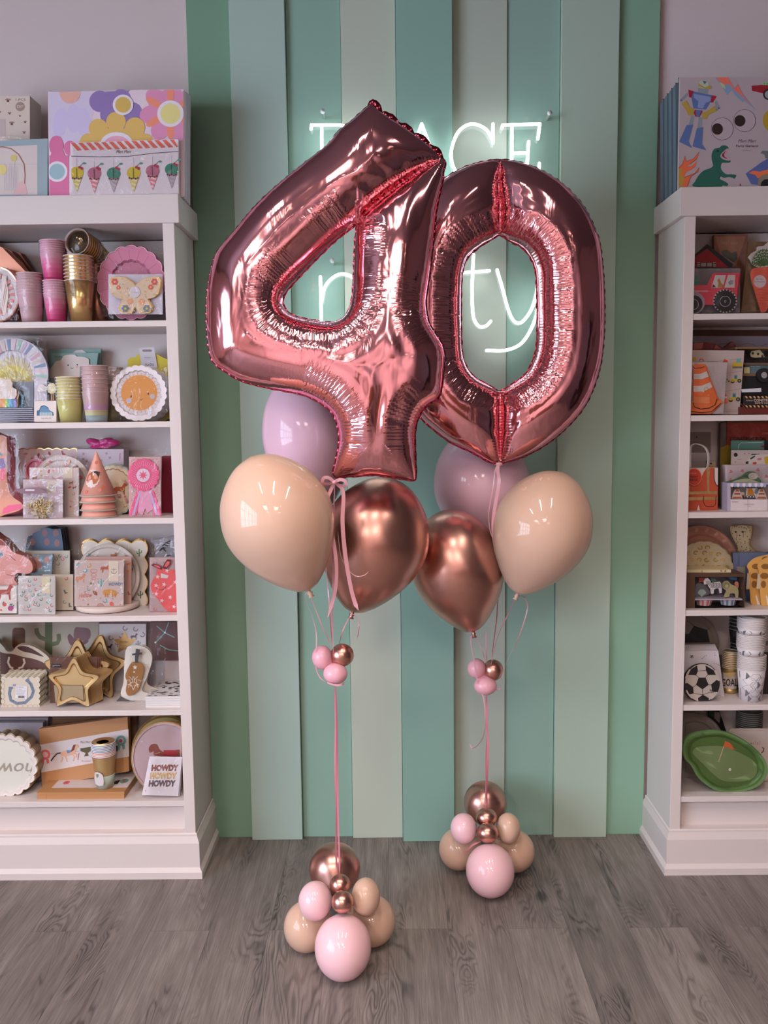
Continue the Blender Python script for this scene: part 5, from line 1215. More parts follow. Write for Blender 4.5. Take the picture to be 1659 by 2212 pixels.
I.pr(R(972, 1212, 1062, 1390), (216, 198, 176), 3); I.pr(arcl(1020, 1300, 24, 0, PI, 4), (120, 104, 96), 4); I.pr(line([(996, 1284), (1044, 1284)], 4), (120, 104, 96), 4); I.pr(line([(1020, 1276), (1020, 1322)], 4), (120, 104, 96), 4)
I.text('HOWDY', 975, 1404, 1106, 1432, (84, 116, 140), 2, bold=.03); I.text('yeehaw', 702, 1494, 825, 1550, (206, 96, 80), 2, shear=.3)
for f, x, y, r in ((m_cactus([(80, 150, 150)]), 905, 1405, 36), (m_cactus([(80, 140, 130)]), 700, 1245, 22), (m_horse([(170, 84, 50)]), 945, 1280, 44), (m_horse([(206, 130, 90)]), 720, 1370, 44), (m_shoe([(90, 150, 160)]), 762, 1295, 26), (m_star([(120, 100, 60)]), 815, 1412, 20), (m_shoe([(90, 120, 120)]), 795, 1465, 18), (m_shoe([(90, 150, 160)]), 940, 1565, 28), (m_blob([(150, 70, 40)]), 852, 1497, 30), (m_star([(120, 100, 60)], 6), 790, 1600, 14), (m_blob([(214, 80, 70)], .8), 1000, 1595, 24), (m_shoe([(90, 150, 160)]), 1098, 1495, 18), (m_blob([(190, 120, 60)]), 718, 1622, 16), (m_shoe([(196, 150, 80)]), 798, 1250, 24)): f(I, x, y, r, random, 2, 0)
I.pr(sp2([(922, 1490), (935, 1470), (990, 1465), (1040, 1480), (1045, 1510), (1030, 1525), (1000, 1512), (960, 1515), (940, 1520), (925, 1505)], 3), (196, 130, 50), 2)
for x in (945, 965, 1010, 1032): I.pr(R(x-5, 1505, x+5, 1534), (180, 110, 50), 2)
for a in range(3): I.pr(arcl(840, 1300+a*34, 30-a*6, 0, 6, 4, 14, 16-a*2), (206, 110, 90), 2)
I.pr(arcl(900, 1622, 30, 0, 6.2, 5, 16), (170, 76, 50), 2); [I.pr(line([(900, 1622), (900+28*math.cos(a*.785), 1622+28*math.sin(a*.785))], 3), (170, 76, 50), 2) for a in range(8)]
for i in range(22): rr = random.Random(i); I.pr(C(rr.uniform(690, 1095), rr.uniform(1225, 1620), 6, 6, 7), rr.choice([(226, 110, 120), (150, 120, 80), (196, 160, 130)]), 1)
I.done('napkin'); I.film(662, 1195, 1116, 1640, -.006, jit=.003)
I = Item('animal_mask_pack', 'crumpled clear bag with zebra print at the back right of the fourth shelf', 'pack', 1480, 1150, 2.92, at(*tf(1480, 1600), 2.92).z); I.b.z = Z
I.open().slab(sp2([(1345, 1040), (1400, 1015), (1500, 1000), (1590, 1040), (1590, 1640), (1360, 1640), (1390, 1120)], 3), .01, (150, 144, 150))
for i in range(14): rr = random.Random(i+40); x, y = rr.uniform(1400, 1580), rr.uniform(1030, 1180); I.pr(rotp(C(x, y, 24, 6, 8), x, y, rr.uniform(-1, 1)), (40, 36, 42) if i % 3 else (210, 204, 206))
I.done('mask'); I.film(1340, 990, 1590, 1190, -.01, jit=.01)
I = napkins('napkin_pack', 'napkin pack with a red star print bandana shape, right end of the fourth shelf', 1340, 1180, 1600, 1682, 2.80, .05, Z, (212, 202, 198), edge=(170, 140, 140))
I.scatter(R(1345, 1190, 1595, 1300), HS, 60, 21); I.scatter(R(1345, 1520, 1430, 1670), HS, 60, 22); rd = (222, 82, 84)
I.slab(sp2([(1405, 1290), (1440, 1270), (1500, 1290), (1560, 1290), (1620, 1330), (1620, 1670), (1560, 1675), (1480, 1640), (1420, 1560), (1370, 1500), (1350, 1430), (1375, 1370), (1400, 1340)], 4), .002, rd, -.004)
for q in ([(1450, 1290), (1400, 1270), (1355, 1250), (1370, 1235), (1420, 1245), (1455, 1265)], [(1455, 1275), (1470, 1235), (1500, 1195), (1535, 1200), (1530, 1240), (1490, 1285)]): I.slab(sp2(q, 3), .002, rd, -.005); ring(I, q, (60, 20, 30), -.005, .6)
I.pr([(1440, 1320), (1510, 1340), (1500, 1365), (1440, 1362)], (206, 196, 196), 1, -.004)
for x, y in ((1495, 1295), (1412, 1352), (1398, 1430), (1400, 1505), (1450, 1565), (1525, 1535), (1570, 1400), (1560, 1620), (1470, 1420)): I.pr(ST(x, y, 21, .42, 5, .2), (226, 190, 190), 1, -.004)
I.pr(arcl(1440, 1420, 50, .3, 2.6, 4), (50, 16, 24), 2, -.004); I.done('napkin'); I.film(1322, 1175, 1610, 1680, -.01, jit=.004)
# ------------------------------------------------------------------ shelf 5
use(0, 1320, 4.046); Z = ZS[4]
I = Item('banner_board', 'cream backdrop board with boot, cactus and cowboy hat, behind the fifth shelf goods', 'board', 430, 700, 2.955, Z)
I.open().slab(R(-200, 96, 865, 800), .02, (170, 158, 142))
I.pr(RR(108, 145, 220, 330, 30), (100, 62, 42)); I.pr(RR(112, 200, 216, 240, 6), (84, 50, 36), 2); gc = (96, 104, 74)
I.pr(R(392, 96, 458, 380), gc); I.pr(line([(318, 150), (322, 190), (350, 230), (410, 252)], 38), gc); I.pr(line([(512, 200), (516, 250), (500, 280), (450, 290)], 38), gc)
for x in (412, 430, 446): I.pr(line([(x, 100), (x, 380)], 4), (70, 80, 56), 2)
I.pr(line([(335, 170), (345, 205), (400, 240)], 4), (70, 80, 56), 2)
I.pr(sp2([(655, 150), (700, 142), (780, 158), (788, 230), (740, 260), (650, 240)], 4), (122, 88, 92)); I.pr(sp2([(590, 230), (610, 200), (640, 230), (700, 270), (760, 250), (770, 270), (700, 310), (620, 300)], 4), (112, 78, 84)); I.done('board')
I = Item('card_pack', 'cowboy print card with a gold birthday star at the back of the fifth shelf', 'card', 1070, 700, 2.95, Z)
I.open().slab(R(862, 104, 1280, 780), .008, (206, 196, 196)); I.scatter(R(868, 108, 1278, 360), [m_boot([(120, 84, 90), (84, 60, 70)]), m_horse([(120, 96, 100), (90, 70, 80)]), m_shoe([(150, 130, 140)]), m_cactus([(140, 130, 140)])], 84, 4); I.pr(ST(1090, 280, 105, .5, 5), GOLDR, 3)
I.text('HAPPY', 1062, 288, 1118, 302, (226, 206, 150), 5); I.text('BIRTHDAY', 1048, 308, 1125, 320, (226, 206, 150), 5); I.text('Meri Meri', 1045, 262, 1122, 276, (110, 80, 40), 5, shear=.4); ring(I, R(862, 104, 1280, 780), (90, 40, 50), 0, .98); I.done('card')
I = Item('hat_pack', 'dark brown pack with mint star lines at the back right of the fifth shelf', 'pack', 1480, 700, 2.94, Z)
I.open().slab(R(1315, 96, 1570, 432), .012, (98, 66, 66)); I.slab(R(1440, 430, 1570, 790), .006, (190, 178, 178), .006)
for q in ([(1475, 96), (1440, 190), (1360, 275)], [(1370, 130), (1440, 190), (1525, 230)], [(1400, 300), (1480, 340), (1570, 348)]): I.pr(line(q, 8), (110, 160, 156))
I.pr(C(1442, 188, 8), (230, 220, 220), 2); I.pr(C(1358, 274, 8), (230, 220, 220), 2); I.done('pack')
BRN = (96, 62, 56)
I = Item('plate_pack', 'cow spotted saddle shaped plates in brown and cream, behind the horseshoe napkins', 'plates', 220, 780, 2.90, Z)
pts = sp2([(-60, 270), (20, 300), (60, 350), (110, 350), (140, 310), (190, 295), (260, 300), (330, 330), (420, 400), (440, 480), (440, 780), (-60, 790)], 4)
for i in range(3, -1, -1):
    I.open().slab([(a+i*6, b-i*5) for a, b in pts], .002, (206, 190, 172), i*.012)
    if i == 0:
        I.pr(sp2([(-60, 330), (20, 365), (110, 375), (200, 400), (300, 420), (390, 460), (390, 520), (-60, 540)], 4), BRN); I.pr(sp2([(150, 320), (200, 305), (260, 320), (330, 360), (380, 400), (280, 370), (200, 352)], 4), (80, 46, 44))
        I.pr(line([(80, 400), (70, 450), (90, 490), (115, 500)], 18), (214, 200, 184), 2); I.pr(line([(205, 415), (215, 450), (195, 490), (160, 500)], 18), (214, 200, 184), 2)
    I.done('plate')
CRM = (214, 204, 184)
for j, (dx, dyy, Yj, lb) in enumerate([(62, -50, 2.86, 'plain cream scalloped napkin pack behind the blue horseshoe one'), (0, 0, 2.785, 'cream scalloped napkin pack with a blue horseshoe and price sticker, fifth shelf')]):
    I = Item('napkin_pack', lb, 'napkins', 190, 860, Yj, Z, 'cream horseshoe napkins')
    pts = SQ(8+dx, 575+dyy*1.2, 350+dx, 862 if j else 840, 7, 6, 11)
    for i in range(7, -1, -1):
        I.open().slab([(a+i*(7 if j else 2), b-i*(10 if j else 3)*.6) for a, b in pts], .003, CRM if i % 2 else (196, 184, 166), i*.0075)
        if i == 0 and j:
            for q in range(7): I.pr(arcl(44+q*44, 838, 21, PI, 2*PI, 3, 8), (166, 130, 110))
            for q in range(6): I.pr(arcl(22, 615+q*44, 20, -PI/2, PI/2, 3, 8), (166, 130, 110))
            bl = (104, 116, 134); I.pr(line([(92, 665), (82, 720), (95, 780), (150, 808), (220, 800), (275, 750), (292, 700), (270, 640), (232, 598)], 27), bl)
            I.pr(rotp(R(220, 592, 256, 612), 238, 602, -.7), bl, 2); I.pr(R(75, 662, 112, 682), bl, 2); I.pr(R(112, 640, 140, 656), (130, 120, 160), 2)
            for x, y in ((92, 700), (92, 745), (115, 785), (160, 805), (205, 800), (265, 755), (288, 715), (285, 670), (262, 632)): I.pr(R(x-3, y-5, x+3, y+5), (70, 80, 100), 3)
            I.pr(rotp(R(135, 652, 238, 766), 186, 708, .06), (206, 200, 204), 4); I.text('My Mind\'s Eye', 142, 660, 205, 672, (40, 40, 44), 5, shear=.3); I.text('Paper Napkins', 140, 680, 190, 688, (60, 60, 64), 5)
            for q in range(4): I.pr(R(140, 696+q*10, 225-q*6, 699+q*10), (150, 146, 150), 5)
            for q in range(13): I.pr(R(158+q*4.4, 740, 160+q*4.4+(q % 3)*.8, 762), (30, 30, 34), 5)
        I.done('napkin')
def starplate(lb, cx, cy, r, Y, n, gap, dxs, dys, m, rot, zz, asp=1.0, label_pr=None):
    I = Item('plate_pack', lb, 'plates', cx, cy+r, Y, zz, 'gold star plate packs'); pts = ST(cx, cy, r, .60, 5, rot, asp, 6)
    for i in range(n, 0, -1): I.open().slab([(a+i*dxs, b+i*dys) for a, b in pts], .0012, m, i*gap).done('plate')
    I.open(); dish(I, pts, m, m, .011, (.97, .80, .74)); 
    if label_pr: I.pr(label_pr, (150, 130, 100), 1, .008)
    I.done('plate'); return I
GP = mat((222, 188, 136), .34, .85, bump=.05, bscale=40, name='gold_plate')
starplate('large gold star plates at the back of the fifth shelf, right behind the other stars', 850, 500, 262, 2.89, 4, .008, -4, 0, GP, .12, Z, 1.12)
starplate('middle gold star plates on the fifth shelf, between the front stars and the back ones', 670, 545, 300, 2.85, 4, .007, 4, 0, GP, .02, Z, 1.0)
I = Item('napkin_pack', 'brown wood print napkin pack standing between the gold star plates', 'napkins', 680, 800, 2.825, Z)
for i in range(5, -1, -1): I.open().slab(R(438+i*8, 402+i*2, 850+i*10, 805), .004, (128, 74, 44) if i % 2 else (98, 56, 36), i*.004); i and I.done('napkin')
for q in range(6): I.pr(R(440, 415+q*60, 850, 418+q*60), (96, 54, 34))
I.pr(R(446, 462, 535, 492), (24, 22, 26), 2); I.text('yeehaw', 455, 470, 526, 484, (190, 180, 160), 3); I.done('napkin'); I.film(432, 395, 900, 800, -.003)
starplate('small front stack of gold star plates with a blank tag, fifth shelf', 640, 640, 232, 2.785, 11, .0045, 11, -5, GP, .02, Z, 1.0, [(470, 648), (722, 652), (734, 800), (486, 800)])
I = Item('gift_tag_pack', 'clear bag of boot shaped cards with a brown patterned cowboy boot on top, fifth shelf', 'cards', 1230, 810, 2.83, Z)
I.open().slab(sp2([(1090, 410), (1110, 320), (1160, 300), (1230, 305), (1300, 340), (1330, 420), (1290, 560), (1240, 690), (1300, 720), (1350, 760), (1320, 808), (1200, 805), (1060, 740), (1080, 620)], 4), .004, (210, 200, 190), .012)
I.slab(sp2([(1230, 320), (1310, 330), (1330, 420), (1300, 540), (1290, 640), (1400, 690), (1370, 740), (1250, 730), (1225, 640)], 4), .004, (176, 160, 140), .02)
I.slab(sp2([(1135, 470), (1165, 445), (1230, 455), (1258, 500), (1245, 570), (1225, 650), (1200, 700), (1130, 742), (1100, 700), (1110, 620), (1095, 560)], 5), .003, (150, 98, 44), 0)
wl = (220, 206, 190); I.pr(ST(1180, 492, 22, .42, 5), wl); I.pr(ST(1172, 532, 12, .42, 5), wl)
for q in (1, -1):
    I.pr(line([(1165+q*4, 570), (1165+q*10, 620), (1165+q*38, 640), (1165+q*40, 670)], 5), wl); I.pr(line([(1165+q*22, 660), (1165+q*30, 600), (1165+q*62, 605)], 5), wl); I.pr(line([(1165, 690), (1165+q*16, 650), (1165+q*50, 640)], 5), wl); I.pr(line([(1165+q*10, 600), (1165+q*40, 570)], 4), wl)
I.slab([(1188, 330), (1222, 335), (1205, 450), (1180, 455), (1180, 400)], .001, (60, 54, 56), -.002); I.slab([(1155, 372), (1240, 362), (1240, 378), (1156, 388)], .001, (50, 46, 50), -.003); I.done('boot_card')
I.open().slab([(1015, 800), (1050, 750), (1130, 790), (1180, 810), (1020, 815)], .004, (70, 64, 66), .005).done('hat_card'); I.film(1080, 290, 1340, 812, -.008, jit=.005); I.film(1290, 100, 1450, 560, .02, jit=.01, name='clear_bag_top')
I = Item('napkin_pack', 'flat lying cow print napkin pack at the right end of the fifth shelf', 'napkins', 1430, 885, 2.79, Z)
zc = Z; a0 = at(*tf(1275, 880), 2.77); a1 = at(*tf(1588, 880), 2.77); w_ = a1.x-a0.x
for i in range(5):
    mb = MB(); mb.box((a0.x, 2.77, Z+i*.0075), (min(a1.x, -.692), 2.77+.17, Z+i*.0075+.007), cm((206, 198, 196)))
    if i == 4:
        rr = random.Random(2)
        for j in range(70):
            x, y = a0.x+rr.uniform(.01, w_-.01), 2.775+rr.uniform(0, .16); q = [(x+rr.uniform(.6, 1)*.008*math.cos(t), y+rr.uniform(.5, 1)*.005*math.sin(t), Z+i*.0075+.0072) for t in [k*PI/4 for k in range(8)]]
            q = [(min(v[0], -.694), v[1], v[2]) for v in q]; mb.poly(q, Vector((0, 0, 1)), 0, cm((66, 58, 62)))
    mb.build('napkin', I.root, I.b)
cup_pack('cup_pack', 'tall stack of cream paper cups cut off by the left edge, fifth shelf', -62, 100, 820, 84, 70, 2.82, 24, [(0, 1, (190, 170, 140))], (206, 190, 166), Z, stp=24, rimh=10, wrap=False)
# ------------------------------------------------------------------ shelf 6
Z = ZS[5]
for i, (x, y, xx, yy, Y) in enumerate([(-100, 930, 420, 1640, 2.95), (-100, 975, 375, 1640, 2.92)]):
    I = Item('pack', ['plain grey pack standing furthest back on the bottom shelf', 'grey white glossy pack behind the gold edged scalloped plates'][i], 'pack', 150, 1640, Y, Z); I.open().slab(R(x, y, xx, yy), .02, [(150, 140, 146), (176, 168, 176)][i]).done('pack'); I.film(x, y, xx, yy, -.004)
I = Item('plate_pack', 'white scalloped plates with gold edges and upside down script, far left bottom shelf', 'plates', 60, 1640, 2.80, Z)
pts = SC(48, 1352, 275, 272, 20, .045)
for i in range(9, 0, -1): I.open(); I.slab([(a+i*6, b-i*5) for a, b in pts], .0016, (206, 192, 184), i*.008); ring(I, [(a+i*6, b-i*5) for a, b in pts], GOLD, i*.008, .975); I.done('plate')
I.open(); dish(I, pts, (208, 196, 190), (214, 202, 196), .006, (.93, .86, .82), mc=(206, 200, 190)); ring(I, pts, GOLD, 0, .985); I.text('howdy', -190, 1290, 300, 1440, (150, 140, 128), 2, .0055, shear=.25, flip=True); I.done('plate')
KR = (176, 124, 78); KD = (138, 94, 56)
I = Item('gift_box', 'brown box standing behind everything on the bottom shelf, mostly hidden', 'box', 800, 1530, 2.95, Z); I.open().slab(R(460, 925, 1190, 1640), .03, (110, 70, 44)).done('box')
I = Item('garland_box', 'kraft brown box with white band, pony and award rosettes, propped on the bottom shelf', 'box', 740, 1530, 2.86, Z, lean=.12)
I.open().slab([(340, 1030), (1115, 925), (1128, 1400), (368, 1535)], .03, KR)
I.slab([(342, 1170), (1122, 1032), (1128, 1270), (360, 1412)], .002, (206, 192, 190), -.001)
def rosette(I, x, y, r, c, dy=0, c2=(214, 196, 196)):
    I.pr([(x-r*.55, y+r*.5), (x-r*.1, y+r*.5), (x-r*.3, y+r*2.1), (x-r*.5, y+r*1.8), (x-r*.75, y+r*2)], c, 2, dy); I.pr([(x+r*.1, y+r*.5), (x+r*.6, y+r*.5), (x+r*.85, y+r*1.8), (x+r*.6, y+r*1.6), (x+r*.35, y+r*1.9)], c, 2, dy)
    I.pr(SC(x, y, r, r, 16, .08, 4), c, 3, dy); I.pr(C(x, y, r*.55), c2, 4, dy)
rosette(I, 395, 1255, 44, (206, 96, 104), -.001, (222, 170, 164)); rosette(I, 1058, 1132, 44, (96, 146, 140), -.001, (170, 176, 180)); I.pr(C(1055, 1134, 16), (170, 60, 80), 6, -.001)
bk = (214, 160, 130); I.pr(sp2([(530, 1240), (560, 1220), (620, 1215), (640, 1175), (670, 1165), (690, 1190), (665, 1200), (655, 1240), (600, 1262), (540, 1268)], 3), bk, 3, -.001)
for q in ([(540, 1255), (545, 1290), (530, 1320)], [(565, 1260), (580, 1290), (585, 1318)], [(640, 1245), (670, 1250), (665, 1280)], [(630, 1250), (650, 1270), (640, 1310)]): I.pr(line(q, 9), bk, 3, -.001)
I.pr(line([(545, 1238), (500, 1245), (470, 1275), (445, 1310)], 12), (50, 36, 40), 3, -.001); I.pr([(625, 1210), (640, 1172), (662, 1165), (648, 1215), (615, 1235)], (106, 50, 40), 4, -.001); I.pr([(580, 1215), (620, 1215), (612, 1238), (590, 1245)], (90, 130, 180), 5, -.001)
I.pr(line([(340, 1248), (530, 1246), (700, 1222), (800, 1190)], 2), (120, 100, 100), 2, -.001); I.pr([(700, 1200), (800, 1185), (790, 1225), (765, 1240), (775, 1265), (735, 1270), (748, 1240), (705, 1225)], (84, 72, 44), 3, -.001); I.pr(line([(690, 1240), (680, 1300)], 5), (190, 60, 60), 3, -.001)
I.text('Meri Meri', 700, 1135, 790, 1155, (130, 110, 110), 3, -.001, shear=.4); I.text('Party Garland', 712, 1305, 790, 1318, (160, 60, 70), 3, -.001); I.pr([(1010, 1180), (1028, 1175), (1028, 1230), (1012, 1220)], (40, 36, 40), 3, -.001); I.done('box')
I = Item('garland_box', 'kraft brown box lying flat on the bottom shelf, under the rainbow rimmed cups', 'box', 700, 1650, 2.765, Z)
x0 = at(*tf(325, 1600), 2.765).x; x1 = at(*tf(1085, 1600), 2.765).x; zb = at(*tf(700, 1582), 2.765).z
mb = MB(); mb.box((x0, 2.765, Z), (x1, 2.965, zb-.006), cm(KR)); mb.box((x0-.001, 2.764, zb-.007), (x1+.001, 2.966, zb), cm(KR)); mb.box((x0+.03, 2.7639, Z+.0001), (x0+.0305, 2.7642, zb), cm(KD)); mb.build('box', I.root, I.b, .0015)
mb = MB(); mb.box((x0+.035, 2.80, zb), (x1+.0005, 2.93, zb+.0006), cm((206, 192, 190))); 
def flat3(pts, c, k=1): mb.poly([(a, b, zb+.0007+k*.0002) for a, b in pts], Vector((0, 0, 1)), 0, cm(c))
for x, y, r, c in ((x1-.025, 2.85, .014, (96, 146, 140)), (x1-.08, 2.84, .012, (84, 72, 44)), (x0+.07, 2.84, .011, (206, 96, 104))): flat3([(x+r*math.cos(a*.4), y+r*1.3*math.sin(a*.4)) for a in range(16)], c, 1); flat3([(x+r*.4*math.cos(a*.4), y+r*.5*math.sin(a*.4)) for a in range(16)], (190, 60, 80), 2)
flat3([(x1-.06, 2.82), (x1-.04, 2.825), (x1-.04, 2.86), (x1-.055, 2.85)], (40, 36, 40)); mb.build('paper_band', I.root, I.b)
zt = zb+.0008
# cups with coloured rims
s_ = 2.80/FP/4.046; cx_ = at(*tf(905, 1400), 2.80).x; root = thing('cup_pack', 'gold paper cup stack with blue, red and pink rims on the flat kraft box', 'cups', (cx_, 2.81, zt), 'paper cup packs'); o = Vector(root.location); M_ = Matrix.Translation(o)
rt, rb = 108*s_, 78*s_; topz = at(*tf(900, 1140), 2.81).z-zt; hc = topz-8*.0052
MB().lathe([(rb, 0), (rb+(rt-rb)*.35, hc*.4)], cm((170, 180, 166)), M_, 28).build('cup_base', root, o)
MB().lathe([(rb+(rt-rb)*.3, hc*.38), (rt*.97, hc)], GOLDR, M_, 28, caps=False).build('paper_cup', root, o)
for i, c in enumerate([(196, 110, 156), (206, 150, 90), (214, 170, 130), (196, 66, 84), (96, 130, 140), (90, 130, 150), (110, 146, 160), (90, 130, 150), (100, 140, 150)]):
    mb = MB(); z = hc+i*.0052; mb.lathe([(rt*.95, z-.0040), (rt*.99, z-.0038), (rt*.99, z-.0018)], cm(c), M_, 28, caps=False); mb.lathe([(rt*.98, z-.002), (rt*1.02, z), (rt*.99, z+.0012), (rt*.94, z+.0008)], cm((220, 208, 212)), M_, 28, caps=False); mb.build('paper_cup', root, o)
MB().lathe([(0, topz-.02), (rt*.6, topz-.02), (rt*.94, topz+.001)], GOLDR, M_, 24).build('cup_lining', root, o)
mb = MB(); mb.lathe([(0, topz+.001), (rt*.5, topz+.001)], cm((210, 196, 196)), M_ @ Matrix.Translation((0, -.006, 0)), 20); mb.build('round_sticker', root, o)
T = Item('cup_tag', 'small white tag leaning on the rainbow rimmed cups', 'tag', 865, 1500, 2.772, zt); T.open().slab(sp2([(828, 1412), (880, 1420), (902, 1450), (902, 1524), (835, 1512)], 2), .001, (206, 194, 196)); T.pr([(838, 1425), (862, 1425), (860, 1450), (845, 1460)], (120, 130, 100)); T.done('tag')
I = Item('plate_pack', 'gold round plate pack behind the pink horse plates, right end of the bottom shelf', 'plates', 1420, 1600, 2.93, Z)
pts = [(min(a, 1590), b) for a, b in C(1450, 1240, 305, 330, 44)]
for i in range(3, -1, -1): I.open(); dish(I, [(min(a+i*3, 1592), b) for a, b in pts], (176, 150, 90), GOLD, .006, dy=i*.008); I.done('plate')
I = Item('plate_pack', 'round pink plates with red brown horse and gold rim, right end of bottom shelf', 'plates', 1420, 1620, 2.83, Z)
pts = [(min(a, 1588), b) for a, b in C(1440, 1285, 295, 318, 48)]
for i in range(4, 0, -1): I.open().slab([(min(a+i*4, 1590), b-i*2) for a, b in pts], .0016, (200, 176, 150), i*.009).done('plate')
I.open(); dish(I, pts, (196, 166, 168), GOLD, .006, (.975, .93, .9), mc=(190, 160, 164)); ring(I, pts, GOLD, 0, .98)
hc_ = (136, 66, 56); I.pr(sp2([(1300, 1200), (1325, 1165), (1370, 1165), (1395, 1210), (1450, 1235), (1560, 1210), (1585, 1230), (1588, 1272), (1480, 1272), (1350, 1262), (1345, 1225), (1310, 1240)], 4), hc_, 1, .005); I.pr(line([(1310, 1230), (1350, 1250), (1400, 1235)], 4), (206, 170, 120), 2, .005); I.pr(R(1430, 1215, 1540, 1262), (166, 44, 52), 2, .005)
I.done('plate'); I.film(1170, 1000, 1588, 1600, -.008, jit=.004)
I = Item('card_pack', 'white cowboy card pack reading howdy three times, right end of the bottom shelf', 'napkins', 1410, 1620, 2.765, Z, lean=.18)
for i in range(4, -1, -1): I.open().slab([(1308+i*3, 1272), (1592+i, 1276), (1556+i*4, 1618), (1240+i*6, 1608)], .0035, (214, 202, 208), i*.004); i and I.done('napkin')
for q, m_ in ((0, (140, 74, 66)), (1, GOLDR), (2, (96, 72, 80))):
    y = 1340+q*68; x = 1325-q*12; I.text('HOWDY', x-4, y+3, x+236, y+60, (84, 40, 40) if q == 0 else (150, 116, 70) if q == 1 else (60, 44, 54), 1, bold=.05, shear=.15); I.text('HOWDY', x, y, x+236, y+56, m_, 3, bold=.03, shear=.15)
I.pr(C(1272, 1570, 5), (206, 120, 110)); I.done('napkin'); I.film(1300, 1270, 1592, 1610, -.006, jit=.004)
I = Item('acrylic_stand', 'low clear stand under the card pack reading howdy', 'stand', 1400, 1625, 2.758, Z); I.open().slab(R(1240, 1500, 1510, 1625), .002, CLEAR).done('lip')
# ================================================================== RIGHT CABINET
use(1400, 130, 5.529)
for i in range(4, 0, -1):
    I = Item('party_board', 'blue edged board pack filed behind the robot garland board on the right cabinet', 'board', 900, 1500, 2.765+.034*i, ZT, 'boards filed behind the robot board')
    I.open().slab([(378-i*51, 240+i*64), (388-i*51, 212+i*64), (402-i*51, 205+i*64), (1700, 205+i*64), (1700, 1800), (378-i*51, 1800)], .026, (92, 106, 116)).slab(R(380-i*51, 206+i*64, 1700, 1800), .002, (24, 24, 30), .027)
    I.done('board')
I = Item('garland_pack', 'large pinkish garland board with robot, dinosaur, flames and googly eyes on right cabinet', 'garland', 900, 1500, 2.76, ZT)
I.open().slab([(384, 205), (1900, 200), (1900, 1700), (358, 1700)], .012, (176, 158, 162)); I.slab(R(365, 205, 372, 1700), .003, (20, 20, 26), .012)
BL, YL, RDc, GR_ = (86, 106, 156), (176, 146, 62), (160, 26, 52), (134, 140, 148)
for q, c, k in [([(598, 330), (720, 345), (712, 405), (595, 385)], GR_, 2), (C(660, 290, 65, 48, 18), (176, 186, 160), 3), ([(600, 270), (640, 300), (680, 325), (750, 300), (756, 335), (700, 345), (600, 310)], YL, 4), ([(650, 245), (700, 255), (675, 290)], (66, 88, 140), 5),
    ([(480, 352), (545, 370), (515, 450), (488, 440)], RDc, 3), ([(762, 418), (820, 430), (772, 508), (745, 500)], RDc, 3), ([(535, 372), (760, 418), (745, 500), (690, 590), (540, 575), (518, 450)], BL, 2), ([(545, 400), (750, 440), (745, 490), (690, 510), (655, 580), (590, 565), (600, 490), (545, 445)], (130, 144, 186), 4),
    ([(470, 385), (480, 420), (410, 490), (388, 500), (390, 460)], GR_, 2), ([(795, 505), (820, 480), (862, 575), (820, 605)], GR_, 2), ([(400, 515), (455, 480), (500, 560), (560, 590), (530, 660), (480, 660), (465, 620)], YL, 4), ([(790, 550), (820, 605), (720, 650), (700, 700), (650, 700), (645, 630), (700, 610)], YL, 4),
    ([(548, 588), (650, 600), (645, 620), (615, 680), (565, 675), (540, 620)], RDc, 3), ([(568, 590), (635, 600), (608, 680), (575, 675)], BL, 4), ([(515, 665), (555, 670), (530, 775), (485, 768)], GR_, 2), ([(605, 680), (650, 685), (640, 800), (588, 812)], GR_, 2),
    ([(460, 775), (540, 768), (485, 970), (528, 1052), (372, 975), (380, 950)], BL, 3), ([(580, 815), (658, 798), (645, 1005), (700, 1078), (530, 1030)], BL, 3)]: I.pr(q, c, k)
for x, y in ((392, 478), (843, 572)): I.pr(C(x, y, 7), (30, 30, 36), 5)
I.pr([(800, 205), (950, 205), (1030, 330), (1070, 275), (1130, 400), (1285, 590), (1140, 480), (1130, 505), (1030, 410), (1000, 350), (945, 418), (880, 310)], (130, 150, 176), 2); I.pr([(810, 205), (955, 205), (1035, 345), (1072, 290), (1130, 410), (1240, 545), (1075, 385), (1040, 370), (975, 285), (900, 290), (860, 255)], (232, 110, 90), 3); I.pr([(850, 260), (910, 290), (930, 350), (880, 315)], (170, 190, 140), 4)
for x, y in ((885, 820), (1152, 722)): I.pr(C(x, y, 133, 135, 40), (40, 24, 34), 2); I.pr(C(x, y, 129, 131, 40), (178, 160, 164), 3)
for x, y in ((828, 822), (1096, 724)): I.pr(C(x, y, 66, 68, 30), (44, 28, 26), 4)
I.text('Meri Meri', 1070, 945, 1298, 985, (80, 70, 76), 2, shear=.5); I.text('Party Garland', 1050, 1010, 1312, 1045, (70, 60, 66), 2, bold=.015); I.text('Guirlande', 1126, 1070, 1228, 1084, (130, 116, 122), 2)
gd = (34, 92, 76); I.pr(sp2([(545, 1510), (560, 1450), (600, 1380), (660, 1320), (740, 1290), (775, 1260), (760, 1190), (760, 1120), (790, 1060), (850, 1045), (880, 1020), (930, 1020), (962, 1050), (920, 1080), (880, 1110), (862, 1150), (900, 1185), (960, 1200), (985, 1195), (975, 1222), (920, 1225), (880, 1230), (872, 1300), (930, 1360), (1000, 1362), (1050, 1375), (1030, 1410), (970, 1395), (905, 1405), (870, 1390), (860, 1420), (920, 1450), (955, 1480), (935, 1500), (880, 1490), (840, 1460), (880, 1512)], 3), gd, 2)
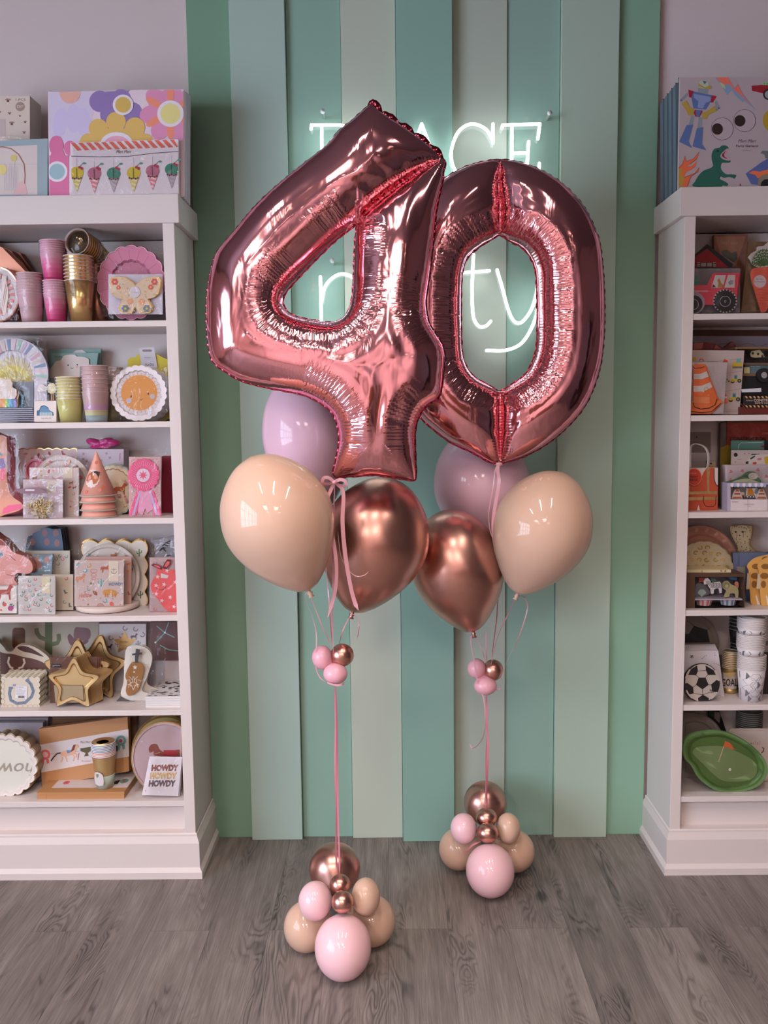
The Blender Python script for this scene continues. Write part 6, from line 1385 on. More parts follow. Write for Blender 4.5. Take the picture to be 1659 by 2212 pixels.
I.pr([(945, 1050), (895, 1095), (865, 1140), (905, 1180), (978, 1195), (970, 1160), (920, 1145), (925, 1110), (960, 1075)], (196, 150, 160), 3); I.pr([(935, 1075), (885, 1120), (880, 1145), (915, 1170), (955, 1180), (915, 1155), (905, 1125)], (110, 30, 50), 4); I.pr(C(832, 1085, 15, 12, 10), (16, 30, 30), 3); I.pr(arcl(850, 1160, 50, 1.2, 3.3, 3), (20, 50, 44), 3); I.pr(arcl(800, 1370, 60, -1.3, .8, 3), (20, 50, 44), 3)
for x, y in ((1050, 1370), (1040, 1385), (1030, 1405), (950, 1480), (940, 1498)): I.pr([(x, y), (x+6, y+14), (x-8, y+4)], (10, 14, 16), 4)
for q, c, k in [([(365, 1290), (410, 1240), (445, 1140), (455, 1210), (540, 1180), (610, 1095), (580, 1180), (500, 1240), (450, 1270), (520, 1265), (585, 1200), (570, 1260), (520, 1310), (460, 1330), (430, 1400), (560, 1350), (612, 1280), (600, 1330), (540, 1370), (500, 1400), (470, 1512), (365, 1512)], (228, 104, 64), 2), ([(368, 1300), (410, 1290), (400, 1380), (440, 1400), (410, 1512), (365, 1512)], (178, 140, 56), 3)]: I.pr(q, c, k)
I.pr(line([(365, 1290), (410, 1240), (445, 1140), (455, 1210), (540, 1180), (610, 1095), (580, 1180), (500, 1240)], 5), (150, 40, 50), 4); I.pr(line([(430, 1400), (560, 1350), (612, 1280), (600, 1330), (510, 1390), (470, 1500)], 5), (150, 40, 50), 4)
I.pr([(1235, 305), (1400, 290), (1600, 290), (1600, 470), (1430, 400), (1370, 395), (1240, 365)], (150, 30, 44), 2); I.pr(C(1440, 410, 66, 66, 24), (24, 22, 26), 3); I.pr(C(1440, 410, 48, 48, 20), (150, 150, 156), 4); I.pr([(1370, 262), (1500, 268), (1500, 300), (1365, 296)], (140, 190, 130), 3); I.text('TAXI', 1378, 272, 1480, 294, (50, 90, 70), 4)
I.pr(C(1500, 720, 130, 140, 30), (176, 140, 40), 2); I.pr([(1165, 1355), (1345, 1225), (1420, 1180), (1600, 1180), (1600, 1460), (1300, 1490), (1230, 1480)], (84, 96, 150), 2); I.pr([(1200, 1350), (1250, 1320), (1340, 1330), (1450, 1300), (1440, 1360), (1360, 1400), (1310, 1410), (1280, 1370)], (226, 110, 66), 3); I.pr(C(1420, 1460, 110, 100, 24), (134, 120, 104), 4); I.pr([(a, min(b, 1512)) for a, b in C(1420, 1490, 75, 70, 20)], (30, 24, 28), 5); I.pr([(1340, 1110), (1365, 1080), (1480, 1085), (1440, 1130), (1440, 1180), (1400, 1170), (1390, 1130)], (104, 110, 106), 3); I.pr([(1090, 1500), (1100, 1465), (1112, 1500)], (150, 30, 50), 3)
I.done('board')
# ---- right shelf 1
use(1459, 480, 5.265); Z = ZS[0]
I = Item('pouch_pack', 'copper coloured treat bag pouch at the back of the top right shelf', 'bags', 630, 1030, 2.93, Z)
I.open().slab([(440, 145), (825, 135), (815, 1030), (440, 1030)], .02, (158, 104, 84)); I.pr([(455, 165), (800, 160), (690, 500), (520, 400)], (186, 130, 104)); I.text('TREAT BAGS', 520, 225, 705, 252, (206, 160, 140), 2); I.pr(sp2([(520, 340), (580, 310), (640, 350), (690, 330), (700, 420), (640, 460), (560, 400)], 3), (120, 116, 108), 2); I.done('pouch'); I.film(445, 150, 815, 520, -.008, jit=.006)
I = Item('plate_pack', 'red barn shaped plates with black roof, left end of the top right shelf', 'plates', 430, 1030, 2.86, Z)
for i in range(4, -1, -1):
    I.open().slab([(150, 430), (360, 248+i*2), (660+i*6, 480), (620, 540), (620, 1030), (150, 1030)], .002, (30, 26, 28) if i == 0 else (150, 110, 110), i*.007)
    if i == 0: I.pr([(225, 395), (362, 300), (605, 515), (225, 515)], (134, 18, 26)); I.pr(R(245, 458, 462, 512), (30, 26, 26), 2); I.pr(R(290, 463, 350, 505), (150, 134, 130), 3); I.pr(R(360, 463, 415, 505), (150, 134, 130), 3); [I.pr(R(248, 458+q*18, 282, 468+q*18), (176, 160, 156), 3) for q in range(3)]; [I.pr(R(426, 458+q*18, 460, 468+q*18), (176, 160, 156), 3) for q in range(3)]
    I.done('plate')
I = Item('napkin_pack', 'clear bag of red tractor shaped napkins driven by a hen, top right shelf', 'napkins', 460, 1030, 2.79, Z)
I.open().slab(R(150, 525, 735, 1030), .006, (112, 100, 104), .02)
tr = [(150, 720), (360, 715), (420, 590), (450, 575), (728, 575), (700, 820), (680, 900), (560, 940), (330, 940), (150, 880)]
for i in range(3, -1, -1):
    I.slab([(a+i*5, b) for a, b in tr], .002, (204, 66, 78) if i == 0 else (170, 60, 70), i*.004)
I.pr([(452, 602), (575, 600), (540, 745), (410, 745)], (200, 184, 178), 2); I.pr([(598, 600), (680, 600), (672, 745), (555, 745)], (200, 184, 178), 2)
I.pr([(480, 740), (488, 690), (478, 665), (495, 632), (510, 660), (520, 690), (548, 712), (540, 745)], (166, 120, 66), 3)
for q in range(4): I.pr(arcl(640, 700+q*6, 36-q*6, PI*1.05, PI*1.7, 6), (84, 88, 96), 3)
I.pr([(430, 705), (460, 735), (415, 745)], (30, 26, 28), 3); I.pr(R(150, 775, 370, 779), (220, 190, 196), 2); I.pr(R(150, 788, 370, 792), (220, 190, 196), 2)
I.pr([(222, 640), (262, 640), (255, 715), (222, 720)], (40, 120, 96), 3); I.pr(C(240, 615, 16, 20), (60, 110, 96), 2)
I.slab([(max(200, a), b) for a, b in C(212, 915, 122, 125, 40)], .002, (150, 136, 150), -.001); I.slab([(max(200, a), b) for a, b in C(212, 930, 97, 98, 40)], .002, (36, 32, 34), -.003); I.pr([(max(203, a), b) for a, b in C(212, 935, 52, 60, 30)], (180, 170, 176), 1, -.003); I.pr([(max(204, a), b) for a, b in C(212, 935, 46, 54, 30)], (36, 32, 34), 2, -.003)
w = []
for a in range(44): t = a*2*PI/44; r = 134 if a % 2 else 118; w += [(566+r*math.cos(t-.05), 897+r*math.sin(t-.05)), (566+r*math.cos(t+.05), 897+r*math.sin(t+.05))]
I.slab(C(566, 897, 136, 134, 48), .002, (190, 180, 180), -.002); I.slab(w, .002, (38, 34, 36), -.004); I.pr(C(566, 900, 62, 62, 30), (190, 184, 190), 1, -.004); I.pr(C(566, 900, 57, 57, 30), (38, 34, 36), 2, -.004); I.pr(C(566, 900, 12, 16), (190, 184, 190), 3, -.004); I.pr(C(566, 900, 7, 11), (38, 34, 36), 4, -.004)
I.done('tractor_napkin'); I.film(180, 520, 742, 1028, -.012, jit=.004)
I = Item('napkin_pack', 'kraft pack of carrot shaped napkins with green leaves, top right shelf', 'napkins', 900, 1030, 2.80, Z)
I.open().slab([(835, 220), (1500, 220), (1500, 1030), (745, 1030)], .012, (104, 74, 50), .02)
I.slab(sp2([(830, 400), (870, 350), (920, 320), (930, 280), (1000, 270), (1030, 245), (1100, 200), (1200, 230), (1260, 330), (1200, 440), (1060, 505), (960, 520), (880, 480), (850, 430)], 3), .003, (196, 184, 176)); 
for a in range(9):
    t = -2.9+a*.3; x1, y1 = 1010+150*math.cos(t), 505+170*math.sin(t)*1.2; I.pr(line([(1010, 500), (x1, y1)], 8), (60, 88, 50), 2)
    for q in range(1, 6):
        u_ = q/6; x, y = 1010+(x1-1010)*u_, 500+(y1-500)*u_
        for e in (.7, -.7): I.pr(rotp(C(x+18*math.cos(t+e), y+18*math.sin(t+e), 18, 6, 8), x+18*math.cos(t+e), y+18*math.sin(t+e), t+e), (74, 104, 58), 3)
I.slab(sp2([(860, 560), (900, 520), (1000, 512), (1100, 505), (1150, 560), (1140, 680), (1080, 860), (1040, 1000), (980, 1025), (955, 960), (900, 780), (862, 640)], 4), .004, (222, 96, 74), -.003)
for q in range(14): I.pr(line([(900+q*4+(q % 3)*20, 770+q*17), (1020+(q % 4)*14, 762+q*18)], 3), (186, 66, 52), 1, -.003)
I.pr(C(960, 673, 72, 72, 30), (206, 186, 186), 2, -.003); I.text('16 Napkins', 902, 668, 1018, 688, (140, 60, 60), 3, -.003); I.text('Meri Meri', 915, 640, 1000, 655, (120, 100, 100), 3, -.003, shear=.4); I.done('carrot_napkin'); I.film(830, 230, 1100, 1028, -.008, jit=.004)
# ---- right shelf 2
Z = ZS[1]
I = Item('party_box', 'wide dark brown carton along the back of the second right shelf', 'box', 700, 1500, 2.97, at(*tf(700, 1600), 2.97).z); I.b.z = Z; I.open().slab(R(150, 1225, 1600, 2300), .015, (74, 40, 26)); I.pr(R(150, 1295, 1600, 1480), (150, 136, 146)); [I.pr(arcl(300+q*260, 1560, 180, PI*1.1, PI*1.9, 6), (120, 106, 116), 2) for q in range(5)]; I.done('box')
I = Item('banner_pack', 'crumpled coral and dark red paper pack at the back left of the second right shelf', 'pack', 380, 1500, 2.93, at(*tf(380, 1600), 2.93).z); I.b.z = Z; I.open().slab(sp2([(160, 1390), (220, 1380), (340, 1365), (460, 1385), (560, 1430), (690, 1410), (700, 2280), (160, 2280)], 3), .03, (116, 40, 40)); I.pr([(210, 1380), (320, 1370), (300, 1440), (210, 1450)], (196, 104, 84)); I.pr([(340, 1368), (460, 1385), (450, 1440), (330, 1440)], (128, 26, 34)); I.pr([(460, 1390), (520, 1440), (440, 1440)], (190, 96, 80)); I.done('pack'); I.film(200, 1350, 720, 1460, -.004)
I = Item('garland_pack', 'white card pack with small yellow construction vehicles on strings, second right shelf', 'garland', 480, 2180, 2.82, Z)
I.open().slab([(170, 1455), (785, 1458), (728, 2185), (150, 2185)], .02, (178, 158, 152))
def digger(I, x, y, s, rol=True):
    c = (190, 160, 40); I.pr([(x-s, y+.1*s), (x-.2*s, y-.05*s), (x+s, y-.1*s), (x+s, y+.3*s), (x-.6*s, y+.45*s)], c, 2); I.pr([(x-.35*s, y-.05*s), (x-.35*s, y-.75*s), (x+.25*s, y-.8*s), (x+.25*s, y)], (100, 140, 140), 2); I.pr([(x-.25*s, y-.1*s), (x-.25*s, y-.6*s), (x+.1*s, y-.6*s), (x+.1*s, y-.1*s)], (60, 100, 104), 3)
    I.pr(C(x-.65*s, y+.45*s, .36*s, .3*s, 16), (30, 28, 30), 3); I.pr(C(x-.65*s, y+.35*s, .3*s, .16*s, 16), c, 4); I.pr(C(x+.6*s, y+.3*s, .36*s, .36*s, 18), (40, 38, 40), 3); I.pr(C(x+.6*s, y+.3*s, .16*s, .16*s, 12), (130, 130, 130), 4)
for yy in ((1588, 1560), (1745, 1700), (1950, 1900)): I.pr(line([(190, yy[1]+30), (460, yy[0]-4), (760, yy[1]-10)], 2.5), (110, 90, 90))
I.pr([(640, 1630), (660, 1590), (750, 1580), (762, 1625), (755, 1655), (650, 1668)], (190, 160, 40), 2); I.pr([(690, 1600), (700, 1552), (745, 1548), (742, 1600)], (110, 150, 146), 3); I.pr(R(650, 1640, 760, 1660), (96, 90, 96), 3); I.pr(C(215, 1555, 22, 24), (180, 150, 40), 2); I.pr([(540, 1590), (555, 1556), (595, 1575), (592, 1592)], (190, 60, 40), 2); I.pr(arcl(295, 1580, 24, PI, 2*PI, 8), (190, 50, 50), 2)
digger(I, 690, 1785, 62); digger(I, 672, 1995, 66); digger(I, 590, 1800, 30); I.pr([(555, 1955), (578, 1950), (602, 2050), (580, 2065), (540, 2050)], (206, 90, 50), 2); I.pr([(552, 1985), (584, 1980), (590, 2000), (550, 2006)], (196, 180, 176), 3); I.text('Garland', 600, 2126, 712, 2140, (150, 130, 128), 2); I.pr(R(560, 2150, 715, 2154), (150, 130, 128), 2); I.done('card')
I = Item('napkin_pack', 'clear bag with a big orange and white traffic cone shape, second right shelf', 'napkins', 360, 2180, 2.78, Z)
I.open().slab([(150, 1590), (590, 1596), (545, 2180), (150, 2180)], .004, (176, 160, 158), .01)
cone = [(200, 1640), (215, 1618), (320, 1614), (340, 1640), (370, 1750), (440, 1920), (470, 2000), (525, 2045), (520, 2060), (400, 2178), (150, 2178), (150, 2060), (190, 2040)]
for i in range(4, -1, -1): I.slab([(a+i*4, b) for a, b in cone], .0015, (228, 108, 52), i*.002)
for q in ([(207, 1725), (280, 1725), (355, 1695), (378, 1755), (300, 1785), (208, 1785)], [(205, 1862), (300, 1860), (395, 1820), (420, 1875), (320, 1925), (205, 1928)]): I.pr(q, (208, 194, 190), 2)
bkk = (40, 30, 30); I.pr(line([(200, 1642), (220, 1662), (300, 1655), (330, 1640)], 7), bkk, 3); I.pr(line([(200, 2050), (215, 2100), (290, 2125), (380, 2115), (450, 2080), (475, 2010)], 10), bkk, 3); I.pr(line([(150, 2150), (300, 2165), (410, 2155), (520, 2055)], 9), bkk, 3); I.pr(line([(205, 1660), (203, 2040)], 4), bkk, 3)
I.pr(arcl(350, 1900, 22, 0, 6.2, 5, 16), (190, 140, 60), 4); I.pr(R(195, 1990, 388, 2060), (236, 130, 80), 2); I.done('cone_napkin'); I.film(175, 1588, 592, 2178, -.006, jit=.004)
I = Item('cupcake_kit', 'brown truck window box with black wheels on the second right shelf', 'cupcake kit', 1000, 2000, 2.84, Z)
I.open().slab(R(680, 1420, 1500, 1440), .1, (134, 96, 62)); I.slab(R(680, 1440, 700, 2185), .1, (60, 40, 34)); I.slab(R(700, 1440, 1500, 2185), .01, (70, 64, 68), .09); I.slab(R(780, 1600, 1500, 1622), .08, (110, 76, 54)); I.slab(R(770, 1720, 1500, 1750), .08, (116, 80, 54)); I.slab(R(700, 1750, 1500, 2185), .05, (24, 20, 22), .004)
I.slab(R(790, 1622, 1500, 1720), .004, (90, 112, 116), .01); I.slab(R(780, 1650, 845, 1718), .004, (190, 178, 130), .004); I.slab([(850, 1500), (870, 1465), (960, 1450), (1000, 1500), (1015, 1535), (900, 1540), (860, 1530)], .004, (196, 184, 140), .02)
for x, y in ((880, 1490), (940, 1500), (990, 1525)): I.pr(C(x, y, 14, 16), (60, 50, 40), 1, .02)
I.slab(C(1010, 1740, 80, 82, 30), .012, (26, 24, 26), -.012); I.pr(C(1010, 1740, 34, 36, 24), (150, 140, 140), 1, -.012); I.text('Party Time', 850, 1635, 965, 1650, (206, 210, 206), 2, .01, shear=.3); I.done('box'); I.film(790, 1440, 1053, 1600, -.002, jit=.004)
I = Item('banner_pack', 'black construction sign pack with orange hazard stripes, second right shelf', 'pack', 900, 2180, 2.79, Z)
I.open().slab([(785, 1975), (1500, 1985), (1500, 2100), (785, 2110)], .01, (28, 24, 26)); I.slab([(750, 2100), (1500, 2100), (1500, 2185), (750, 2185)], .03, (98, 34, 28), .004)
for q in range(9):
    for y in (1978, 2082): I.pr([(790+q*46, y), (810+q*46, y), (826+q*46, y+24), (806+q*46, y+24)], (206, 150, 90), 1)
I.text('CONSTRUCTION', 892, 2010, 1210, 2042, (206, 176, 160), 2, bold=.02); I.text('SAFETY CONE BANNER', 904, 2050, 1210, 2066, (206, 176, 160), 2, bold=.02); I.text('My Mind\'s Eye', 805, 2018, 880, 2040, (206, 176, 160), 2, shear=.4)
for x in (0, 30): I.pr(line([(740+x, 2060), (800+x, 2130), (840+x, 2180)], 6), (120, 50, 30), 3)
I.done('sign'); I.open().slab([(750, 1900), (975, 1885), (978, 1930), (760, 1935)], .002, (196, 190, 196), -.002).done('label_strip')
# ---- right shelf 3
use(1459, 890, 4.915); Z = ZS[2]
I = Item('wall_outlet', 'beige outlet cover plate on the back of the third right shelf', 'outlet plate', 260, 300, 2.988, None)
I.open().slab(R(140, 212, 375, 430), .003, (146, 130, 120)); I.pr(R(222, 255, 228, 275), (30, 24, 22)); I.pr(R(218, 268, 236, 274), (30, 24, 22)); I.pr(R(285, 350, 292, 372), (130, 116, 106)); I.done('plate')
I = Item('treat_bag', 'orange safety vest paper treat bags with white wire handles, third right shelf', 'bags', 300, 1055, 2.80, Z)
vb = [(140, 594), (452, 590), (448, 1052), (137, 1055)]; og = (172, 66, 38)
for i in range(4, -1, -1): I.open().slab([(a, b+.0) for a, b in vb], .003, (200, 180, 170) if i else (196, 176, 172), i*.006); i and I.done('bag')
I.pr([(137, 640), (200, 620), (250, 660), (278, 690), (300, 640), (330, 596), (414, 594), (410, 720), (430, 770), (452, 790), (448, 1052), (262, 1052), (245, 985), (228, 1052), (137, 1054)], og)
for q in ([(330, 596), (366, 596), (358, 842), (338, 842)], [(137, 845), (446, 838), (446, 870), (137, 876)], [(138, 905), (446, 900), (446, 932), (138, 938)], [(137, 780), (150, 780), (150, 845), (137, 845)]): I.pr(q, GOLD, 2)
I.pr(line([(410, 594), (412, 720), (430, 768), (454, 790)], 7), (30, 26, 30), 3); I.pr(line([(300, 890), (298, 960), (315, 995), (340, 1003), (400, 1003), (425, 985), (432, 890)], 6), (40, 30, 34), 4); I.done('bag')
for i in range(5):
    P = [at(*tf(x, y), 2.803+i*.006) for x, y in spl] if False else [at(*tf(x+i*4, y), 2.803+i*.006) for x, y in [(150, 600), (150, 420), (170, 352), (230, 340), (300, 370), (335, 430), (345, 500), (330, 600)]]
    MB().tube(spline(P, 6), .0012, cm((206, 200, 196)), 6).build('wire_handle', I.root, I.b)
I.open().slab([(max(140, a), b) for a, b in C(200, 690, 80, 92, 30)], .001, (214, 120, 84), -.004); I.slab([(max(140, a), b) for a, b in C(200, 690, 73, 85, 30)], .001, (178, 54, 36), -.0055)
I.text('TREAT', 145, 678, 238, 700, (40, 20, 20), 1, -.0055, bold=.02); I.text('BAGS', 150, 706, 236, 732, (40, 20, 20), 1, -.0055, bold=.02); I.text('My Mind\'s Eye', 150, 642, 222, 660, (206, 150, 130), 1, -.0055, shear=.4); I.done('round_tag')
I = Item('candle_pack', 'small beige pack peeking out behind the vest bags, third right shelf', 'pack', 390, 1040, 2.90, Z); I.open().slab(R(345, 522, 425, 1050), .02, (186, 160, 140)); I.pr(C(378, 548, 10), (60, 40, 40)); I.pr(R(350, 575, 420, 590), (190, 150, 50)); I.done('pack')
I = Item('plate_pack', 'tall dark red construction sign pack with a yellow edge, back of the third right shelf', 'plates', 780, 1050, 2.94, Z)
I.open().slab([(480, 120), (560, 98), (1500, 98), (1500, 1060), (465, 1060)], .02, (100, 84, 74), .006); I.slab([(550, 110), (1500, 100), (1500, 1000), (540, 1000)], .004, (150, 44, 28)); I.pr([(548, 350), (590, 350), (590, 1000), (462, 1000), (480, 380)], (150, 120, 30)); I.text('CONSTRUCTION', 578, 266, 960, 304, (24, 14, 14), 2, bold=.02); I.text('ZONE', 915, 216, 985, 236, (200, 120, 90), 2, shear=.3); I.done('sign'); I.film(500, 100, 985, 420, -.006, jit=.006)
I = Item('plate_pack', 'teal green rectangular plates with a pale line border, third right shelf', 'plates', 770, 1050, 2.90, Z)
for i in range(3, -1, -1): I.open().slab([(590+i*4, 306-i*2), (945, 304), (945, 1050), (585, 1050)], .002, (84, 120, 108), i*.008); i and I.done('plate')
I.pr(line([(665, 405), (670, 350), (700, 328), (925, 322)], 5), (180, 186, 160)); I.pr([(900, 366), (945, 348), (945, 382)], (150, 30, 60), 2); I.done('plate'); I.open().slab(R(945, 304, 1500, 400), .01, (22, 20, 22), -.002).done('black_label')
I = Item('candle_pack', 'white hang card pack of vehicle candles, above the triangle print napkins', 'candles', 780, 1050, 2.87, Z)
I.open().slab([(595, 405), (1500, 405), (1500, 1050), (575, 1050)], .002, (184, 164, 158)); I.pr(C(640, 455, 21), (26, 24, 26)); I.pr(R(655, 500, 706, 504), (150, 136, 130)); I.pr(RR(805, 444, 895, 458, 6), (40, 70, 50)); 
for q, c in (([(740, 540), (800, 470), (870, 450), (1100, 450), (1100, 560), (740, 560)], (196, 180, 172)), ([(822, 534), (860, 530), (860, 554), (822, 556)], (190, 50, 40)), ([(790, 490), (840, 462), (850, 474), (800, 506)], (50, 60, 56)), ([(870, 490), (915, 486), (912, 510), (872, 514)], (196, 110, 110)), ([(940, 480), (985, 470), (985, 550), (955, 550)], (190, 150, 50)), ([(745, 530), (775, 520), (775, 550), (745, 552)], (40, 36, 36))): I.pr(q, c, 2 if c[0] != 196 or c[1] == 110 else 1)
for q in ((780, 440), (735, 441), (638, 530)): I.pr([(q[0]-6, q[1]-4), (q[0]+6, q[1]-4), (q[0], q[1]+8)], (90, 50, 50))
I.done('card')
tri = lambda s, x, y, r, q, k, dy: [s.pr(rotp([(x-r*(.25+.25*e), y-r*.5+e*r*.45), (x+r*(.25+.25*e), y-r*.5+e*r*.45), (x+r*(.4+.25*e), y-r*.5+e*r*.45+r*.26), (x-r*(.4+.25*e), y-r*.5+e*r*.45+r*.26)], x, y, q.uniform(-.6, .6) if 0 else .3*math.sin(x)), (184, 66, 50), k, dy) for e in range(3)]
for j in range(3, -1, -1):
    I = Item('napkin_pack', ['foremost white napkin pack with small red traffic cones, third right shelf', 'further white napkin pack filed behind the small cone print one'][j > 0], 'napkins', 800, 1050, 2.82+j*.028, Z, 'cone print napkin packs' if j else None)
    I.open().slab([(528-j*8, 562), (1500, 566), (1500, 1050), (545-j*14, 1046)], .02, (190, 172, 176))
    if j == 0:
        for x, y in ((590, 628), (712, 620), (876, 608), (965, 678), (585, 714), (640, 800), (560, 900)): tri(I, x, y, 24, random, 1, 0)
    I.done('napkins'); j == 0 and I.film(530, 560, 985, 1046, -.004, jit=.004)
I = Item('party_bag', 'shiny green and silver novelty pack poking out above the candle set box', 'pack', 730, 1050, 2.80, at(*tf(730, 752), 2.80).z)
I.open().slab(sp2([(555, 752), (600, 730), (700, 690), (770, 640), (840, 636), (880, 690), (892, 752)], 4), .012, (66, 96, 66)); I.pr(sp2([(600, 750), (700, 712), (780, 708), (860, 735), (880, 750)], 3), (170, 166, 136)); I.pr(C(825, 680, 52, 36, 20), (176, 160, 150), 2); I.done('pack'); I.film(560, 630, 895, 752, -.004, jit=.006)
I = Item('candle_set', 'white candle set box with orange digger and cones under a scalloped awning, third right shelf', 'candles', 780, 1050, 2.775, Z)
I.open().slab(R(550, 755, 1500, 770), .05, (170, 160, 180)); I.slab(R(550, 770, 586, 1050), .05, (170, 156, 174)); I.slab(R(586, 770, 1500, 930), .004, (150, 134, 136), .03); I.slab(R(586, 928, 768, 1050), .03, (206, 190, 190)); I.slab(R(772, 928, 975, 1050), .03, (206, 190, 190)); I.slab(R(979, 928, 1500, 1050), .03, (200, 184, 184))
for q in range(12): I.slab([(586+q*31.5, 755), (586+(q+1)*31.5, 755)]+C(586+(q+.5)*31.5, 782, 15.7, 16, 8, 0, PI), .001, (150, 154, 184) if q % 2 else (210, 198, 204), -.001)
for x in (657, 915): I.slab([(x-58, 922), (x-50, 880), (x-20, 822), (x+20, 822), (x+45, 880), (x+58, 922)], .008, (206, 190, 186), .012); I.pr([(x-50, 918), (x-40, 900), (x+40, 900), (x+50, 918)], (176, 90, 42), 1, .012); I.pr([(x-34, 878), (x-28, 860), (x+28, 860), (x+34, 878)], (176, 90, 42), 1, .012); I.pr([(x-22, 845), (x-12, 824), (x+12, 824), (x+22, 845)], (176, 90, 42), 1, .012)
I.slab([(748, 900), (760, 810), (870, 805), (880, 900), (830, 915), (760, 915)], .008, (204, 190, 186), .014); I.pr([(762, 880), (768, 812), (815, 812), (830, 850), (835, 885)], (196, 122, 32), 1, .014); I.pr([(835, 860), (850, 812), (874, 816), (876, 880)], (120, 124, 134), 1, .014)
for x in (766, 798, 830): I.pr(C(x, 900, 17, 16, 14), (40, 46, 60), 2, .014); I.pr(C(x, 900, 9, 9, 10), (206, 200, 200), 3, .014)
I.slab([(688, 905), (690, 850), (730, 850), (738, 905)], .006, (200, 180, 170), .013); I.pr([(690, 880), (730, 880), (736, 902), (690, 902)], (180, 90, 40), 1, .013); I.pr(C(716, 905, 14), (50, 46, 52), 2, .013)
I.text('PartyDeco', 603, 948, 668, 962, (40, 36, 40), 2); I.text('CANDLE SET', 728, 974, 838, 986, (150, 120, 120), 2); I.text('5 PCS', 765, 998, 802, 1006, (150, 120, 120), 2); I.done('box'); I.film(586, 790, 985, 928, .004, name='window_film')
# ---- right shelf 4
Z = ZS[3]
I = Item('plate_pack', 'large round dusty pink plates with paler brush marks, back left of the fourth right shelf', 'plates', 280, 2090, 2.92, Z)
pts = [(max(a, 90), b) for a, b in C(262, 1640, 395, 435, 48)]
for i in range(3, -1, -1): I.open(); dish(I, [(max(90, a+i*6), b) for a, b in pts], (176, 118, 98), (186, 132, 112), .006, dy=i*.008); i and I.done('plate')
for q in range(8): t = -2.6+q*.3; I.pr(line([(262+340*math.cos(t), 1640+370*math.sin(t)), (262+380*math.cos(t+.05), 1640+410*math.sin(t+.05))], 30), (196, 148, 128), 1, .001)
I.done('plate')
I = Item('plate_pack', 'cream and gold leopard print plates in front of the dusty pink ones', 'plates', 350, 2090, 2.87, Z)
pts = SC(300, 1680, 310, 305, 20, .02)
pts = [(max(a, 92), b) for a, b in pts]
for i in range(4, -1, -1): I.open().slab([(a+i*4, b) for a, b in pts], .002, (196, 176, 140), i*.008); i and I.done('plate')
I.scatter([(max(a, 96), b) for a, b in C(300, 1680, 300, 295, 30)], [m_leop([(160, 122, 54), (176, 140, 66), (196, 160, 96)])], 82, 5, 1, .12); I.done('plate'); I.film(100, 1370, 600, 1700, -.006, jit=.004)
I = Item('plate_pack', 'sitting cheetah shaped plates with black spots, middle of the fourth right shelf', 'plates', 720, 2000, 2.93, Z)
ch = sp2([(580, 1240), (590, 1210), (620, 1210), (700, 1200), (770, 1208), (805, 1215), (810, 1250), (800, 1330), (780, 1400), (800, 1440), (850, 1480), (930, 1560), (930, 2090), (660, 2090), (660, 1500), (640, 1400), (600, 1320)], 4)
for i in range(4, -1, -1): I.open().slab([(a+i*5, b-i*2) for a, b in ch], .002, (186, 160, 116), i*.007); i and I.done('plate')
I.pr(sp2([(600, 1250), (620, 1225), (700, 1210), (780, 1225), (785, 1330), (765, 1400), (790, 1470), (680, 1480), (655, 1400), (615, 1310)], 4), (200, 178, 140)); rr = random.Random(12)
for i in range(48):
    x, y = rr.uniform(600, 800), rr.uniform(1215, 1480)
    if inpoly((x, y), ch) and not (640 < x < 740 and 1240 < y < 1350): I.pr(rotp(C(x, y, 8, 4, 7), x, y, rr.uniform(0, 3)), (50, 36, 34), 2)
for x in (640, 716): I.pr([(x-16, 1272), (x, 1262), (x+16, 1274), (x, 1284)], (40, 26, 26), 3)
I.pr([(670, 1308), (692, 1304), (684, 1322)], (40, 26, 26), 3); I.pr(line([(652, 1285), (652, 1330), (640, 1345)], 4), (60, 40, 36), 3); I.pr(line([(722, 1285), (720, 1330)], 4), (60, 40, 36), 3); I.done('plate')
I = Item('napkin_pack', 'slate blue napkin pack behind the giraffe plates, fourth right shelf', 'napkins', 800, 2050, 2.88, Z)
for i in range(3, -1, -1): I.open().slab(R(610+i*4, 1492-i*1, 1500, 2090), .01, (104, 112, 142) if i < 2 else (60, 64, 90), i*.012); i and I.done('napkin')
I.slab(R(680, 1490, 960, 1640), .001, (120, 128, 160), -.003); I.pr(R(655, 1640, 740, 1760), (170, 160, 140)); I.done('napkin'); I.film(640, 1490, 985, 1750, -.006)
I = Item('plate_pack', 'giraffe shaped plates with brown patches, right edge of the fourth right shelf', 'plates', 880, 2080, 2.82, Z)
for j, dx in ((1, 0), (0, 110)):
    pt = sp2([(750+dx, 1870), (780+dx, 1700), (760+dx, 1640), (800+dx, 1580), (880+dx, 1540), (1100+dx, 1500), (1300, 1500), (1300, 2070), (880+dx, 2070), (810+dx, 2060), (790+dx, 1900), (785+dx, 1880)], 4)
    for i in range(3, -1, -1):
        I.open().slab([(a+i*5, b-i*3) for a, b in pt], .002, (196, 166, 150) if i else (206, 150, 78), i*.006-(.02 if j == 0 else 0)+.0); i and I.done('plate')
    D_ = -.02 if j == 0 else 0
    for x, y, rx, ry in ((850, 1640, 46, 30), (960, 1560, 50, 28), (840, 1740, 46, 34), (930, 1660, 50, 30), (830, 1830, 28, 40), (940, 1750, 46, 30)): I.pr(sp2(C(x+dx*.9+6, y, rx, ry, 6), 2), (134, 88, 40), 1, D_)
    I.pr([(850+dx, 1960), (860+dx, 1940), (900+dx, 2065), (870+dx, 2065)], (214, 196, 176), 2, D_); I.pr([(765+dx, 1700), (795+dx, 1760), (790+dx, 1870), (752+dx, 1875)], (190, 166, 140), 2, D_); I.done('plate')
I = Item('napkin_pack', 'leopard print napkins lying flat on top of the safari cupcake box', 'napkins', 350, 1700, 2.80, at(*tf(350, 1712), 2.80).z)
